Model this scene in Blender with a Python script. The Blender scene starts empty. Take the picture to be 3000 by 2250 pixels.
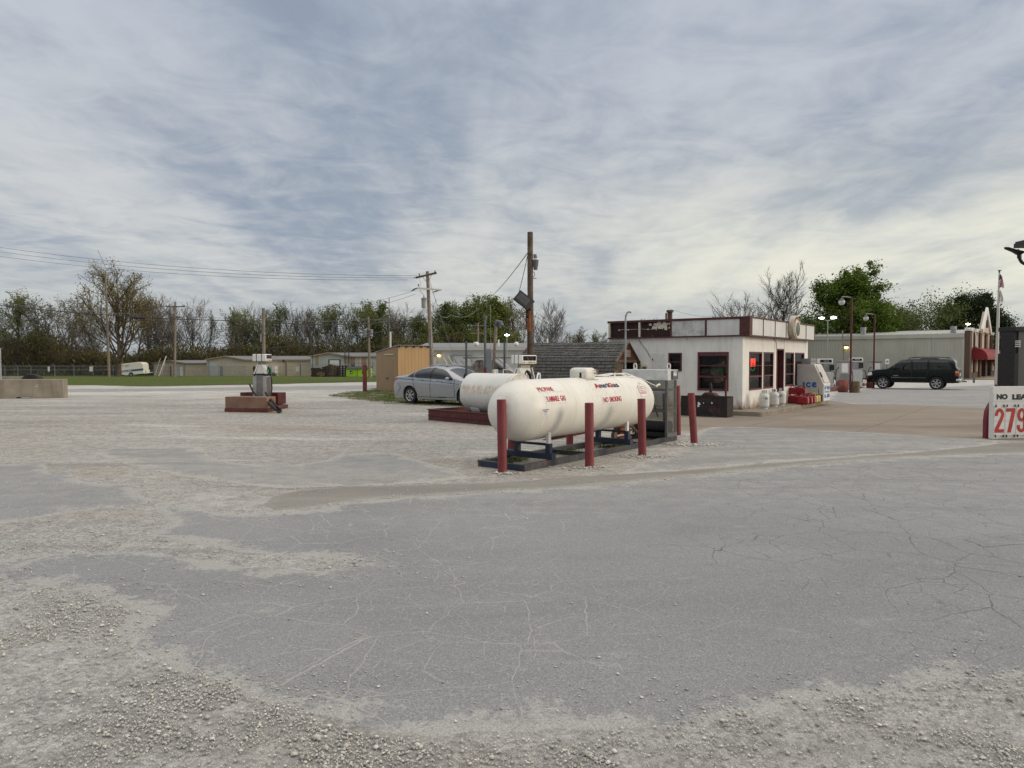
import bpy, bmesh, math, random
import numpy as np
from mathutils import Vector, Matrix

R = math.radians
sc = bpy.context.scene
COL = sc.collection

# ------------------------------------------------------------------ camera
EYE = 1.7
FPX = 2100.0                                  # focal length for a 3000 px wide picture
PITCH = math.atan(70.0 / FPX)
cam_d = bpy.data.cameras.new('camera')
cam_d.sensor_width = 36.0
cam_d.lens = 36.0 * FPX / 3000.0
cam_d.clip_start = 0.1
cam_d.clip_end = 6000.0
cam = bpy.data.objects.new('camera', cam_d)
COL.objects.link(cam)
cam.location = (0, 0, EYE)
cam.rotation_euler = (math.pi / 2 - PITCH, 0, 0)
sc.camera = cam

# ------------------------------------------------------------------ sun and sky
SUN_EL, SUN_AZ = R(16), R(98)                 # azimuth clockwise from the view direction (+Y)
w = bpy.data.worlds.new('World')
sc.world = w
w.use_nodes = True

class G:
	"""small helper to write node graphs"""
	def __init__(self, nt):
		self.nt = nt

	def n(self, t, **kw):
		nd = self.nt.nodes.new(t)
		for k, v in kw.items():
			setattr(nd, k, v)
		return nd

	def put(self, sock, v):
		if v is None:
			return
		if isinstance(v, bpy.types.NodeSocket):
			self.nt.links.new(v, sock)
		elif isinstance(v, (tuple, list)):
			v = tuple(v)
			if len(sock.default_value) == 4 and len(v) == 3:
				v = v + (1.0,)
			sock.default_value = v
		else:
			try:
				sock.default_value = v
			except TypeError:
				sock.default_value = (v, v, v, 1.0)[:len(sock.default_value)]

	def math(self, op, a, b=None, c=None, clamp=False):
		nd = self.n('ShaderNodeMath', operation=op, use_clamp=clamp)
		self.put(nd.inputs[0], a)
		self.put(nd.inputs[1], b)
		self.put(nd.inputs[2], c)
		return nd.outputs[0]

	def vmath(self, op, a, b=None):
		nd = self.n('ShaderNodeVectorMath', operation=op)
		self.put(nd.inputs[0], a)
		self.put(nd.inputs[1], b)
		return nd.outputs[0]

	def mix(self, f, a, b, mode='MIX'):
		nd = self.n('ShaderNodeMix', data_type='RGBA', blend_type=mode)
		self.put(nd.inputs[0], f)
		self.put(nd.inputs[6], a)
		self.put(nd.inputs[7], b)
		return nd.outputs[2]

	def rng(self, v, a, b, c=0.0, d=1.0, smooth=False):
		nd = self.n('ShaderNodeMapRange', interpolation_type='SMOOTHSTEP' if smooth else 'LINEAR')
		for i, x in enumerate((v, a, b, c, d)):
			self.put(nd.inputs[i], x)
		return nd.outputs[0]

	def noise(self, vec, scale, detail=4.0, rough=0.55, dist=0.0):
		nd = self.n('ShaderNodeTexNoise')
		self.put(nd.inputs['Vector'], vec)
		nd.inputs['Scale'].default_value = scale
		nd.inputs['Detail'].default_value = detail
		nd.inputs['Roughness'].default_value = rough
		nd.inputs['Distortion'].default_value = dist
		return nd.outputs[0]

	def noisec(self, vec, scale, detail=3.0):
		nd = self.n('ShaderNodeTexNoise')
		self.put(nd.inputs['Vector'], vec)
		nd.inputs['Scale'].default_value = scale
		nd.inputs['Detail'].default_value = detail
		return nd.outputs[1]

	def voro(self, vec, scale, feature='F1', out=0, rnd=1.0):
		nd = self.n('ShaderNodeTexVoronoi', feature=feature)
		self.put(nd.inputs['Vector'], vec)
		nd.inputs['Scale'].default_value = scale
		nd.inputs['Randomness'].default_value = rnd
		return nd.outputs[out]

	def map(self, vec, scale=(1, 1, 1), rot=(0, 0, 0), loc=(0, 0, 0)):
		nd = self.n('ShaderNodeMapping')
		self.put(nd.inputs[0], vec)
		nd.inputs['Location'].default_value = loc
		nd.inputs['Rotation'].default_value = rot
		nd.inputs['Scale'].default_value = scale
		return nd.outputs[0]

	def pos(self):
		return self.n('ShaderNodeNewGeometry').outputs['Position']

	def obj(self):
		return self.n('ShaderNodeTexCoord').outputs['Object']

	def xyz(self, v):
		return self.n('ShaderNodeSeparateXYZ'), v

	def sep(self, v):
		nd = self.n('ShaderNodeSeparateXYZ')
		self.put(nd.inputs[0], v)
		return nd.outputs

	def comb(self, x, y, z):
		nd = self.n('ShaderNodeCombineXYZ')
		for i, q in enumerate((x, y, z)):
			self.put(nd.inputs[i], q)
		return nd.outputs[0]

	def bump(self, h, strength=0.3, dist=0.02):
		nd = self.n('ShaderNodeBump')
		nd.inputs['Strength'].default_value = strength
		nd.inputs['Distance'].default_value = dist
		self.put(nd.inputs['Height'], h)
		return nd.outputs[0]

def sky_nodes():
	g = G(w.node_tree)
	bg = w.node_tree.nodes['Background']
	sky = g.n('ShaderNodeTexSky', sky_type='NISHITA', sun_disc=False)
	sky.sun_elevation = SUN_EL
	sky.sun_rotation = SUN_AZ
	sky.dust_density = 2.0
	d = g.n('ShaderNodeTexCoord').outputs['Generated']
	x, y, z = g.sep(d)
	zc = g.math('MAXIMUM', z, 0.0)
	den = g.math('ADD', zc, 0.10)
	# the cloud deck is a flat layer overhead: project the view ray on it
	P = g.comb(g.math('DIVIDE', x, den), g.math('DIVIDE', y, den), 0.0)
	big = g.noise(g.map(P, (0.62, 0.30, 1), (0, 0, R(-8)), (3.1, 0.7, 0)), 1.0, 3.0, 0.5, 0.3)
	band = g.noise(g.map(P, (1.25, 0.40, 1), (0, 0, R(4)), (1.3, 4.2, 0)), 1.0, 5.0, 0.56, 0.5)
	ripple = g.noise(g.map(P, (3.0, 3.6, 1), (0, 0, R(-30)), (0, 9, 0)), 1.0, 6.0, 0.6, 0.7)
	fine = g.noise(g.map(P, (9.0, 6.0, 1), (0, 0, R(-20))), 1.0, 5.0, 0.6, 0.5)
	cl = g.math('MULTIPLY', big, 0.34)
	cl = g.math('MULTIPLY_ADD', band, 0.40, cl)
	cl = g.math('MULTIPLY_ADD', ripple, 0.30, cl)
	cl = g.math('MULTIPLY_ADD', fine, 0.11, cl)
	t = g.rng(cl, 0.425, 0.70, 0.0, 1.0, True)
	# thin veil of cloud: blue-grey base and grey-white tops
	dark = g.mix(big, (0.255, 0.315, 0.415), (0.310, 0.350, 0.420))
	lite = g.mix(g.rng(z, 0.10, 0.42), (0.63, 0.635, 0.62), (0.50, 0.54, 0.61))
	c = g.mix(t, dark, lite)
	# near the horizon the deck closes up and goes even
	hz = g.rng(z, 0.015, 0.16, 1.0, 0.0, True)
	hcol = g.mix(g.rng(x, -0.55, 0.25), (0.385, 0.425, 0.46), (0.53, 0.545, 0.525))
	c = g.mix(g.math('MULTIPLY', hz, 0.60), c, hcol)
	# the low sun warms the cloud on the right, a little above the roofs
	gx = g.rng(x, -0.35, 0.55, 0.0, 1.0, True)
	gz_ = g.math('MULTIPLY', g.rng(z, 0.02, 0.10, 0.0, 1.0, True), g.rng(z, 0.13, 0.30, 1.0, 0.0, True))
	glow = g.math('MULTIPLY', g.math('MULTIPLY', gx, gz_), g.rng(band, 0.36, 0.60, 0.30, 1.0))
	c = g.mix(g.math('MULTIPLY', glow, 0.85), c, (0.86, 0.84, 0.70))
	lowdark = g.math('MULTIPLY', g.rng(z, 0.0, 0.085, 1.0, 0.0, True), 0.45)
	c = g.mix(lowdark, c, (0.37, 0.415, 0.455))
	# an overcast sky is brightest overhead
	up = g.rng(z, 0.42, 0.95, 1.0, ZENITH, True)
	# and there the deck is a plain warm white
	c = g.mix(g.rng(z, 0.44, 0.7), c, (0.47, 0.455, 0.43))
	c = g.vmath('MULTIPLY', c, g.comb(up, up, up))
	c = g.vmath('MULTIPLY', c, (10.0, 10.0, 10.0))
	c = g.mix(0.93, sky.outputs[0], c)
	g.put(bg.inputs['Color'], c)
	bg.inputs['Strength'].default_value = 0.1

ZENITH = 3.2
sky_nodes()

sun_d = bpy.data.lights.new('sun', 'SUN')
sun_d.energy = 1.5
sun_d.angle = R(20)
sun_d.color = (1.0, 0.86, 0.68)
sun = bpy.data.objects.new('sun', sun_d)
COL.objects.link(sun)
sdir = Vector((math.sin(SUN_AZ) * math.cos(SUN_EL), math.cos(SUN_AZ) * math.cos(SUN_EL), math.sin(SUN_EL)))
sun.rotation_euler = sdir.to_track_quat('Z', 'Y').to_euler()
sun.location = sdir * 60

sc.view_settings.view_transform = 'Standard'
sc.view_settings.look = 'None'
sc.view_settings.exposure = 0.10
sc.view_settings.gamma = 1.0
sc.view_settings.use_curve_mapping = False

# ------------------------------------------------------------------ survey helpers
UX, UY = 0.610, 0.792                          # the station grid: along its right wall
RZ = math.atan2(UY, UX)
U = Vector((UX, UY, 0)).normalized()
V = Vector((-UY, UX, 0)).normalized()

def gz(y):
	"""height of the ground: level by the pumps, then falling gently to the back"""
	if y < 30:
		return 0.0
	if y > 150:
		y = 150
	s = 0.011
	if y < 42:
		return -s * (y - 30) ** 2 / 24.0
	return -s * (y - 36)

def ray(px, py):
	a, b = (px - 1500.0) / FPX, (1125.0 - py) / FPX
	c, s = math.cos(PITCH), math.sin(PITCH)
	return a, c + b * s, -s + b * c

def gp(px, py, z=None):
	"""where on the ground a surveyed sight line lands"""
	a, b, c = ray(px, py)
	zz = 0.0 if z is None else z
	for _ in range(40):
		t = (zz - EYE) / c
		if z is not None:
			break
		zz = 0.5 * zz + 0.5 * gz(b * t)
	return Vector((a * t, b * t, zz))

def at(px, py, Y):
	a, b, c = ray(px, py)
	t = Y / b
	return Vector((a * t, Y, EYE + c * t))

# ------------------------------------------------------------------ objects, things and parts
def empty(name, loc=(0, 0, 0), rz=0.0):
	o = bpy.data.objects.new(name, None)
	o.empty_display_size = 0.3
	COL.objects.link(o)
	o.location = loc
	o.rotation_euler = (0, 0, rz)
	return o

def tag(o, label=None, cat=None, group=None, kind=None):
	if label:
		o['label'] = label
	if cat:
		o['category'] = cat
	if group:
		o['group'] = group
	if kind:
		o['kind'] = kind
	return o

def thing(name, label, cat, loc=(0, 0, 0), rz=0.0, group=None):
	return tag(empty(name, loc, rz), label, cat, group)

def copy_tree(o, parent=None):
	c = o.copy()
	COL.objects.link(c)
	c.parent = parent
	for ch in list(o.children):
		copy_tree(ch, c)
	return c

class MB:
	"""collects shapes for ONE mesh"""
	def __init__(self):
		self.v, self.f, self.mi = [], [], []
		self.cur = 0

	def add(self, vs, fs):
		o = len(self.v)
		self.v += [tuple(p) for p in vs]
		self.f += [tuple(i + o for i in f) for f in fs]
		self.mi += [self.cur] * len(fs)
		return self

	def box(self, x0, x1, y0, y1, z0, z1):
		vs = [(x, y, z) for z in (z0, z1) for y in (y0, y1) for x in (x0, x1)]
		fs = [(0, 2, 3, 1), (4, 5, 7, 6), (0, 1, 5, 4), (2, 6, 7, 3), (0, 4, 6, 2), (1, 3, 7, 5)]
		return self.add(vs, fs)

	def bar(self, a, b, wx, wz, up=(0, 0, 1)):
		"""square bar between two points"""
		a, b = Vector(a), Vector(b)
		d = (b - a).normalized()
		u = Vector(up)
		if abs(d.dot(u)) > 0.98:
			u = Vector((1, 0, 0))
		s = d.cross(u).normalized()
		t = s.cross(d).normalized()
		vs = []
		for p in (a, b):
			for i, j in ((-1, -1), (1, -1), (1, 1), (-1, 1)):
				vs.append(p + s * (i * wx / 2) + t * (j * wz / 2))
		fs = [(0, 1, 2, 3), (7, 6, 5, 4), (0, 4, 5, 1), (1, 5, 6, 2), (2, 6, 7, 3), (3, 7, 4, 0)]
		return self.add(vs, fs)

	def tube(self, pts, r, n=8, cap=True):
		pts = [Vector(p) for p in pts]
		k = len(pts)
		rs = [r] * k if not isinstance(r, (list, tuple)) else r
		vs, fs = [], []
		t0 = (pts[1] - pts[0]).normalized()
		ref = Vector((0, 0, 1)) if abs(t0.z) < 0.9 else Vector((1, 0, 0))
		for i, p in enumerate(pts):
			t = (pts[min(i + 1, k - 1)] - pts[max(i - 1, 0)])
			if t.length < 1e-9:
				t = t0
			t.normalize()
			s = t.cross(ref)
			if s.length < 1e-4:
				s = t.cross(Vector((0, 1, 0)))
			s.normalize()
			q = s.cross(t).normalized()
			ref = q
			for j in range(n):
				a = 2 * math.pi * j / n
				vs.append(p + s * (math.cos(a) * rs[i]) + q * (math.sin(a) * rs[i]))
		for i in range(k - 1):
			for j in range(n):
				a, b = i * n + j, i * n + (j + 1) % n
				fs.append((a, b, b + n, a + n))
		if cap:
			fs.append(tuple(range(n - 1, -1, -1)))
			fs.append(tuple(range((k - 1) * n, k * n)))
		return self.add(vs, fs)

	def cyl(self, x, y, z0, z1, r, n=20, r2=None):
		return self.tube([(x, y, z0), (x, y, z1)], [r, r if r2 is None else r2], n)

	def lathe(self, prof, n=24, M=None, cap=True):
		"""profile of (radius, height) turned round the local z axis"""
		vs, fs = [], []
		for r, z in prof:
			for j in range(n):
				a = 2 * math.pi * j / n
				vs.append(Vector((r * math.cos(a), r * math.sin(a), z)))
		for i in range(len(prof) - 1):
			for j in range(n):
				a, b = i * n + j, i * n + (j + 1) % n
				fs.append((a, b, b + n, a + n))
		if cap and prof[0][0] > 1e-6:
			fs.append(tuple(range(n - 1, -1, -1)))
		if cap and prof[-1][0] > 1e-6:
			fs.append(tuple(range((len(prof) - 1) * n, len(prof) * n)))
		if M is not None:
			vs = [M @ v for v in vs]
		return self.add(vs, fs)

	def prism(self, poly, fn0, fn1):
		"""a polygon given at two ends by two functions of (a, b)"""
		n = len(poly)
		vs = [fn0(a, b) for a, b in poly] + [fn1(a, b) for a, b in poly]
		fs = [tuple(range(n - 1, -1, -1)), tuple(range(n, 2 * n))]
		for i in range(n):
			j = (i + 1) % n
			fs.append((i, j, j + n, i + n))
		return self.add(vs, fs)

	def blob(self, c, r, n=10, m=7):
		c = Vector(c)
		rx, ry, rz = (r, r, r) if not isinstance(r, (tuple, list)) else r
		vs, fs = [c + Vector((0, 0, -rz))], []
		for i in range(1, m):
			a = -math.pi / 2 + math.pi * i / m
			for j in range(n):
				b = 2 * math.pi * j / n
				vs.append(c + Vector((rx * math.cos(a) * math.cos(b), ry * math.cos(a) * math.sin(b), rz * math.sin(a))))
		vs.append(c + Vector((0, 0, rz)))
		for j in range(n):
			fs.append((0, 1 + (j + 1) % n, 1 + j))
		for i in range(m - 2):
			for j in range(n):
				a, b = 1 + i * n + j, 1 + i * n + (j + 1) % n
				fs.append((a, b, b + n, a + n))
		k = 1 + (m - 2) * n
		for j in range(n):
			fs.append((k + j, k + (j + 1) % n, len(vs) - 1))
		return self.add(vs, fs)

	def xf(self, M, start=0):
		for i in range(start, len(self.v)):
			self.v[i] = tuple(M @ Vector(self.v[i]))
		return self

	def build(self, name, mats, parent=None, smooth=True, bevel=0.0, angle=38, loc=None, fix=True):
		me = bpy.data.meshes.new(name)
		me.from_pydata(self.v, [], self.f)
		if not isinstance(mats, (list, tuple)):
			mats = [mats]
		for m in mats:
			me.materials.append(m)
		if len(mats) > 1:
			me.polygons.foreach_set('material_index', self.mi)
		if fix and len(self.f) < 60000:
			bm = bmesh.new()
			bm.from_mesh(me)
			bmesh.ops.recalc_face_normals(bm, faces=bm.faces)
			bm.to_mesh(me)
			bm.free()
		if smooth:
			me.shade_smooth()
			me.set_sharp_from_angle(angle=R(angle))
		me.update()
		o = bpy.data.objects.new(name, me)
		COL.objects.link(o)
		if parent is not None:
			o.parent = parent
		if loc is not None:
			o.location = loc
		if bevel > 0:
			b = o.modifiers.new('bevel', 'BEVEL')
			b.width = bevel
			b.segments = 2
			b.limit_method = 'ANGLE'
			b.angle_limit = R(40)
		return o

def np_mesh(name, verts, faces, mats, parent=None, smooth=False, fmat=None):
	"""fast mesh from numpy arrays; faces is an (n, k) array"""
	verts = np.asarray(verts, np.float32)
	faces = np.asarray(faces, np.int32)
	me = bpy.data.meshes.new(name)
	n, k = faces.shape
	me.vertices.add(len(verts))
	me.vertices.foreach_set('co', verts.ravel())
	me.loops.add(n * k)
	me.loops.foreach_set('vertex_index', faces.ravel())
	me.polygons.add(n)
	me.polygons.foreach_set('loop_start', np.arange(n, dtype=np.int32) * k)
	if not isinstance(mats, (list, tuple)):
		mats = [mats]
	for m in mats:
		me.materials.append(m)
	if fmat is not None:
		me.polygons.foreach_set('material_index', np.asarray(fmat, np.int32))
	me.update(calc_edges=True)
	me.validate()
	if smooth:
		me.shade_smooth()
	o = bpy.data.objects.new(name, me)
	COL.objects.link(o)
	if parent is not None:
		o.parent = parent
	return o

_txt = {}

def glyphs(s, bold=0.0):
	"""triangulated lettering, scaled to a unit box"""
	key = (s, bold)
	if key in _txt:
		return _txt[key]
	cu = bpy.data.curves.new('lettering', 'FONT')
	cu.body = s
	cu.size = 1.0
	cu.offset = bold
	cu.resolution_u = 4
	o = bpy.data.objects.new('lettering', cu)
	COL.objects.link(o)
	dg = bpy.context.evaluated_depsgraph_get()
	me = bpy.data.meshes.new_from_object(o.evaluated_get(dg))
	vs = [v.co.copy() for v in me.vertices]
	fs = [tuple(p.vertices) for p in me.polygons]
	bpy.data.objects.remove(o)
	bpy.data.curves.remove(cu)
	bpy.data.meshes.remove(me)
	x0, x1 = min(v.x for v in vs), max(v.x for v in vs)
	y0, y1 = min(v.y for v in vs), max(v.y for v in vs)
	vs = [((v.x - x0) / (x1 - x0), (v.y - y0) / (y1 - y0)) for v in vs]
	_txt[key] = (vs, fs)
	return _txt[key]

def letter(mb, s, x, y, wd, ht, fn, bold=0.0, bend=False):
	"""lettering in a box (x, y, wd, ht) of a sheet, put in space by fn(x, y)"""
	vs, fs = glyphs(s, bold)
	vs = [(x + a * wd, y + b * ht) for a, b in vs]
	if bend:
		bm = bmesh.new()
		bv = [bm.verts.new((a, b, 0)) for a, b in vs]
		for f in fs:
			try:
				bm.faces.new([bv[i] for i in f])
			except ValueError:
				pass
		for k in range(1, 8):
			gm = bm.verts[:] + bm.edges[:] + bm.faces[:]
			bmesh.ops.bisect_plane(bm, geom=gm, plane_co=(0, y + ht * k / 8, 0), plane_no=(0, 1, 0))
		bm.verts.index_update()
		vs = [(v.co.x, v.co.y) for v in bm.verts]
		fs = [tuple(v.index for v in f.verts) for f in bm.faces]
		bm.free()
	mb.add([fn(a, b) for a, b in vs], fs)

def sheet(mb, x0, x1, y0, y1, fn, n=1):
	for k in range(n):
		a, b = y0 + (y1 - y0) * k / n, y0 + (y1 - y0) * (k + 1) / n
		mb.add([fn(x0, a), fn(x1, a), fn(x1, b), fn(x0, b)], [(0, 1, 2, 3)])

# ------------------------------------------------------------------ materials
def new_mat(name):
	m = bpy.data.materials.new(name)
	m.use_nodes = True
	b = m.node_tree.nodes['Principled BSDF']
	return m, G(m.node_tree), b

def paint(name, col, rough=0.5, metal=0.0, var=0.12, scale=4.0, dirt=0.0, dirtcol=(0.10, 0.085, 0.07),
		  rust=0.0, rustcol=(0.16, 0.055, 0.02), rscale=3.0, streak=False, bump=0.0, bscale=60.0, spec=0.4, low=None, coat=0.0):
	"""painted or weathered surface: colour drift, dirt, rust patches, optional down-streaks"""
	m, g, b = new_mat(name)
	o = g.obj()
	c = col
	if var > 0:
		f = g.noise(o, scale, 5.0, 0.6)
		hi = tuple(min(1.0, q * (1 + var)) for q in col)
		lo = tuple(q * (1 - var * 1.3) for q in col)
		c = g.mix(g.rng(f, 0.3, 0.7), lo, hi)
	if dirt > 0:
		vec = g.map(o, (1, 1, 0.16)) if streak else o
		f = g.noise(vec, scale * 2.2, 6.0, 0.65)
		c = g.mix(g.math('MULTIPLY', g.rng(f, 0.48, 0.75), dirt), c, dirtcol)
	if rust > 0:
		vec = g.map(o, (1, 1, 0.35)) if streak else o
		f = g.noise(vec, rscale, 7.0, 0.7, 0.3)
		k = g.rng(f, 0.70 - 0.30 * rust, 0.76 - 0.30 * rust)
		if low is not None:                    # rust creeping up from the foot
			z = g.sep(o)[2]
			k2 = g.rng(g.math('ADD', z, g.math('MULTIPLY', g.math('SUBTRACT', f, 0.5), low * 2.4)), low * 0.25, low, 1.0, 0.0)
			k = g.math('MAXIMUM', g.math('MULTIPLY', k, 0.5), k2)
		rc = g.mix(g.noise(o, rscale * 6, 3.0), tuple(q * 0.45 for q in rustcol), tuple(min(1, q * 1.7) for q in rustcol))
		c = g.mix(k, c, rc)
	g.put(b.inputs['Base Color'], c)
	b.inputs['Metallic'].default_value = metal
	rn = g.noise(o, scale * 3, 3.0)
	g.put(b.inputs['Roughness'], g.rng(rn, 0.3, 0.7, max(0.03, rough - 0.08), min(1, rough + 0.1)))
	b.inputs['Specular IOR Level'].default_value = spec
	if coat > 0:
		b.inputs['Coat Weight'].default_value = coat
		b.inputs['Coat Roughness'].default_value = 0.08
	if bump > 0:
		g.put(b.inputs['Normal'], g.bump(g.noise(o, bscale, 4.0), bump, 0.01))
	return m

def glow(name, col, strength):
	m, g, b = new_mat(name)
	b.inputs['Base Color'].default_value = (*col, 1)
	b.inputs['Emission Color'].default_value = (*col, 1)
	b.inputs['Emission Strength'].default_value = strength
	return m

def glass(name, tint, clear=0.6, rough=0.02):
	m, g, b = new_mat(name)
	b.inputs['Base Color'].default_value = (*tint, 1)
	b.inputs['Roughness'].default_value = rough
	b.inputs['Specular IOR Level'].default_value = 0.6
	tr = g.n('ShaderNodeBsdfTransparent')
	tr.inputs[0].default_value = (0.82, 0.86, 0.84, 1)
	mx = g.n('ShaderNodeMixShader')
	fr = g.n('ShaderNodeFresnel')
	fr.inputs[0].default_value = 1.5
	f = g.math('SUBTRACT', clear, g.math('MULTIPLY', fr.outputs[0], clear), clamp=True)
	g.put(mx.inputs[0], f)
	g.nt.links.new(b.outputs[0], mx.inputs[1])
	g.nt.links.new(tr.outputs[0], mx.inputs[2])
	g.nt.links.new(mx.outputs[0], g.nt.nodes['Material Output'].inputs[0])
	return m

M = {}
M['red'] = paint('bollard_red', (0.19, 0.032, 0.036), 0.55, var=0.18, scale=3, dirt=0.35, rust=0.18, rscale=9)
M['dark_red'] = paint('dark_red_steel', (0.115, 0.022, 0.020), 0.6, var=0.2, dirt=0.4, rust=0.35)
M['maroon'] = paint('maroon_trim', (0.105, 0.026, 0.032), 0.6, var=0.2, scale=6, dirt=0.35, rust=0.1, rscale=8)
M['navy'] = paint('navy_steel', (0.020, 0.030, 0.058), 0.55, var=0.3, dirt=0.4, dirtcol=(0.06, 0.06, 0.06), rust=0.15, rscale=6)
M['dark_steel'] = paint('dark_steel', (0.045, 0.047, 0.052), 0.6, var=0.3, dirt=0.5, dirtcol=(0.12, 0.11, 0.09), rust=0.15)
M['black'] = paint('black_plastic', (0.012, 0.012, 0.013), 0.5, var=0.2)
M['rubber'] = paint('black_rubber', (0.018, 0.018, 0.018), 0.8, var=0.3, dirt=0.5, dirtcol=(0.06, 0.055, 0.05))
M['galv'] = paint('galvanised_steel', (0.30, 0.31, 0.32), 0.5, metal=0.4, var=0.2, dirt=0.3)
M['galv_dark'] = paint('weathered_steel', (0.13, 0.135, 0.14), 0.6, metal=0.3, var=0.25, dirt=0.4)
M['white'] = paint('white_paint', (0.72, 0.71, 0.68), 0.45, var=0.05, dirt=0.25, dirtcol=(0.35, 0.32, 0.28))
M['cream'] = paint('cream_paint', (0.62, 0.57, 0.46), 0.5, var=0.08, dirt=0.3, dirtcol=(0.3, 0.25, 0.18))
M['lettering_red'] = paint('red_lettering', (0.42, 0.018, 0.03), 0.5, var=0.1)
M['lettering_navy'] = paint('navy_lettering', (0.02, 0.026, 0.07), 0.5, var=0.1)
M['lettering_black'] = paint('black_lettering', (0.015, 0.015, 0.018), 0.5, var=0.1)
M['lettering_blue'] = paint('blue_lettering', (0.02, 0.13, 0.38), 0.5, var=0.1)
M['grey'] = paint('grey_paint', (0.22, 0.225, 0.23), 0.5, var=0.12, dirt=0.2)
M['wood'] = paint('weathered_wood', (0.17, 0.125, 0.085), 0.85, var=0.35, scale=7, dirt=0.5, dirtcol=(0.05, 0.04, 0.03), streak=True, bump=0.4, bscale=40)
M['pole_wood'] = paint('old_pole_wood', (0.12, 0.088, 0.06), 0.85, var=0.4, scale=6, dirt=0.6, dirtcol=(0.035, 0.028, 0.022), streak=True, bump=0.5, bscale=50)
M['pole_grey'] = paint('grey_pole_wood', (0.24, 0.195, 0.155), 0.85, var=0.3, scale=5, dirt=0.5, dirtcol=(0.09, 0.07, 0.055), streak=True)
M['glass'] = glass('window_glass', (0.012, 0.014, 0.014), 0.72)
M['car_glass'] = glass('car_window_glass', (0.012, 0.016, 0.018), 0.5)
M['dark_glass'] = glass('tinted_car_glass', (0.006, 0.008, 0.008), 0.12)
M['chrome'] = paint('bright_metal', (0.62, 0.62, 0.63), 0.22, metal=1.0, var=0.05)
M['lamp_on'] = glow('lit_lamp', (1.0, 0.98, 0.92), 9.0)
M['lamp_amber'] = glow('lit_amber_lamp', (1.0, 0.62, 0.18), 5.0)
M['brake'] = paint('red_lens', (0.32, 0.012, 0.016), 0.2, var=0.05, coat=0.6)
M['wire'] = paint('overhead_wire', (0.05, 0.05, 0.052), 0.6, var=0.1)
M['wire_grey'] = paint('grey_wire', (0.17, 0.17, 0.17), 0.6, var=0.1)

# ------------------------------------------------------------------ ground materials
def stone_layers(g, P):
	"""loose limestone: three sizes of chips, each chip with a shade of its own"""
	h, c = None, None
	for sc_, wt in ((38.0, 0.5), (95.0, 0.35)):
		dist = g.voro(P, sc_, 'F1', 0)
		cell = g.sep(g.voro(P, sc_, 'F1', 1))[0]
		hh = g.math('MULTIPLY', g.rng(dist, 0.0, 0.65, 1.0, 0.0), wt)
		h = hh if h is None else g.math('ADD', h, hh)
		c = g.math('MULTIPLY', cell, wt) if c is None else g.math('MULTIPLY_ADD', cell, wt, c)
	return h, c

def gravel_mat(name, lo, hi, brown, brown_amt=0.5, fine=1.0):
	m, g, b = new_mat(name)
	P = g.pos()
	h, cell = stone_layers(g, P)
	big = g.noise(P, 0.22, 5.0, 0.6)
	mid = g.noise(g.map(P, (0.5, 1.3, 1)), 1.1, 6.0, 0.65, 0.6)
	c = g.mix(g.rng(cell, 0.15, 0.75), lo, hi)
	patch = g.rng(g.math('ADD', g.math('MULTIPLY', big, 0.55), g.math('MULTIPLY', mid, 0.45)), 0.44, 0.66, 0.0, 1.0, True)
	dust = g.mix(g.noise(P, 9.0, 5.0), tuple(q * 0.92 for q in hi), tuple(q * 0.74 for q in hi))
	c = g.mix(g.math('MULTIPLY', patch, 0.6), c, dust)
	bp = g.rng(g.noise(g.map(P, (0.35, 0.9, 1), loc=(4, 7, 0)), 0.5, 6.0, 0.62, 0.5), 0.47, 0.70, 0.0, brown_amt, True)
	c = g.mix(bp, c, brown)
	# wheel-swept streaks of pale fines and of darker damp ground
	st = g.noise(g.map(P, (0.16, 0.75, 1), (0, 0, R(9))), 1.0, 6.0, 0.62, 0.5)
	c = g.mix(g.rng(st, 0.53, 0.70, 0.0, 0.75, True), c, (0.50, 0.485, 0.45))
	c = g.mix(g.rng(st, 0.46, 0.34, 0.0, 0.40, True), c, tuple(q * 0.75 for q in lo))
	chip = g.sep(g.voro(P, 17.0, 'F1', 1))[0]
	ck = g.rng(chip, 0.0, 1.0, 0.80, 1.20)
	c = g.mix(g.rng(g.sep(P)[1], 8.0, 16.0, 0.0, 0.9), c, g.mix(1.0, c, g.comb(ck, ck, ck), 'MULTIPLY'))
	mot = g.noise(P, 5.0, 6.0, 0.72)
	mk = g.rng(mot, 0.34, 0.66, 0.80, 1.18)
	c = g.mix(1.0, c, g.comb(mk, mk, mk), 'MULTIPLY')
	# the far side of the yard was topped up with whiter stone, the foreground is greyer
	py_ = g.sep(P)[1]
	c = g.mix(g.math('MULTIPLY', g.rng(g.math('ADD', py_, g.math('MULTIPLY', g.math('SUBTRACT', big, 0.5), 22.0)), 27.0, 38.0, 0.0, 0.75, True), g.rng(mid, 0.35, 0.6)), c, (0.60, 0.585, 0.555))
	gry = g.rng(py_, 5.0, 10.0, 0.75, 0.0, True)
	c = g.mix(gry, c, g.mix(1.0, c, (0.95, 0.985, 1.04), 'MULTIPLY'))
	spk = g.rng(g.noise(P, 160.0, 2.0), 0.30, 0.70, 0.72, 1.22)
	c = g.mix(1.0, c, g.comb(spk, spk, spk), 'MULTIPLY')
	g.put(b.inputs['Base Color'], c)
	b.inputs['Roughness'].default_value = 0.92
	b.inputs['Specular IOR Level'].default_value = 0.2
	hh = g.math('ADD', g.math('MULTIPLY', h, g.rng(patch, 0, 1, 1.0, 0.35)), g.math('MULTIPLY', g.noise(P, 14.0, 5.0), 0.4))
	g.put(b.inputs['Normal'], g.bump(hh, 0.40, 0.014))
	return m

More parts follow.
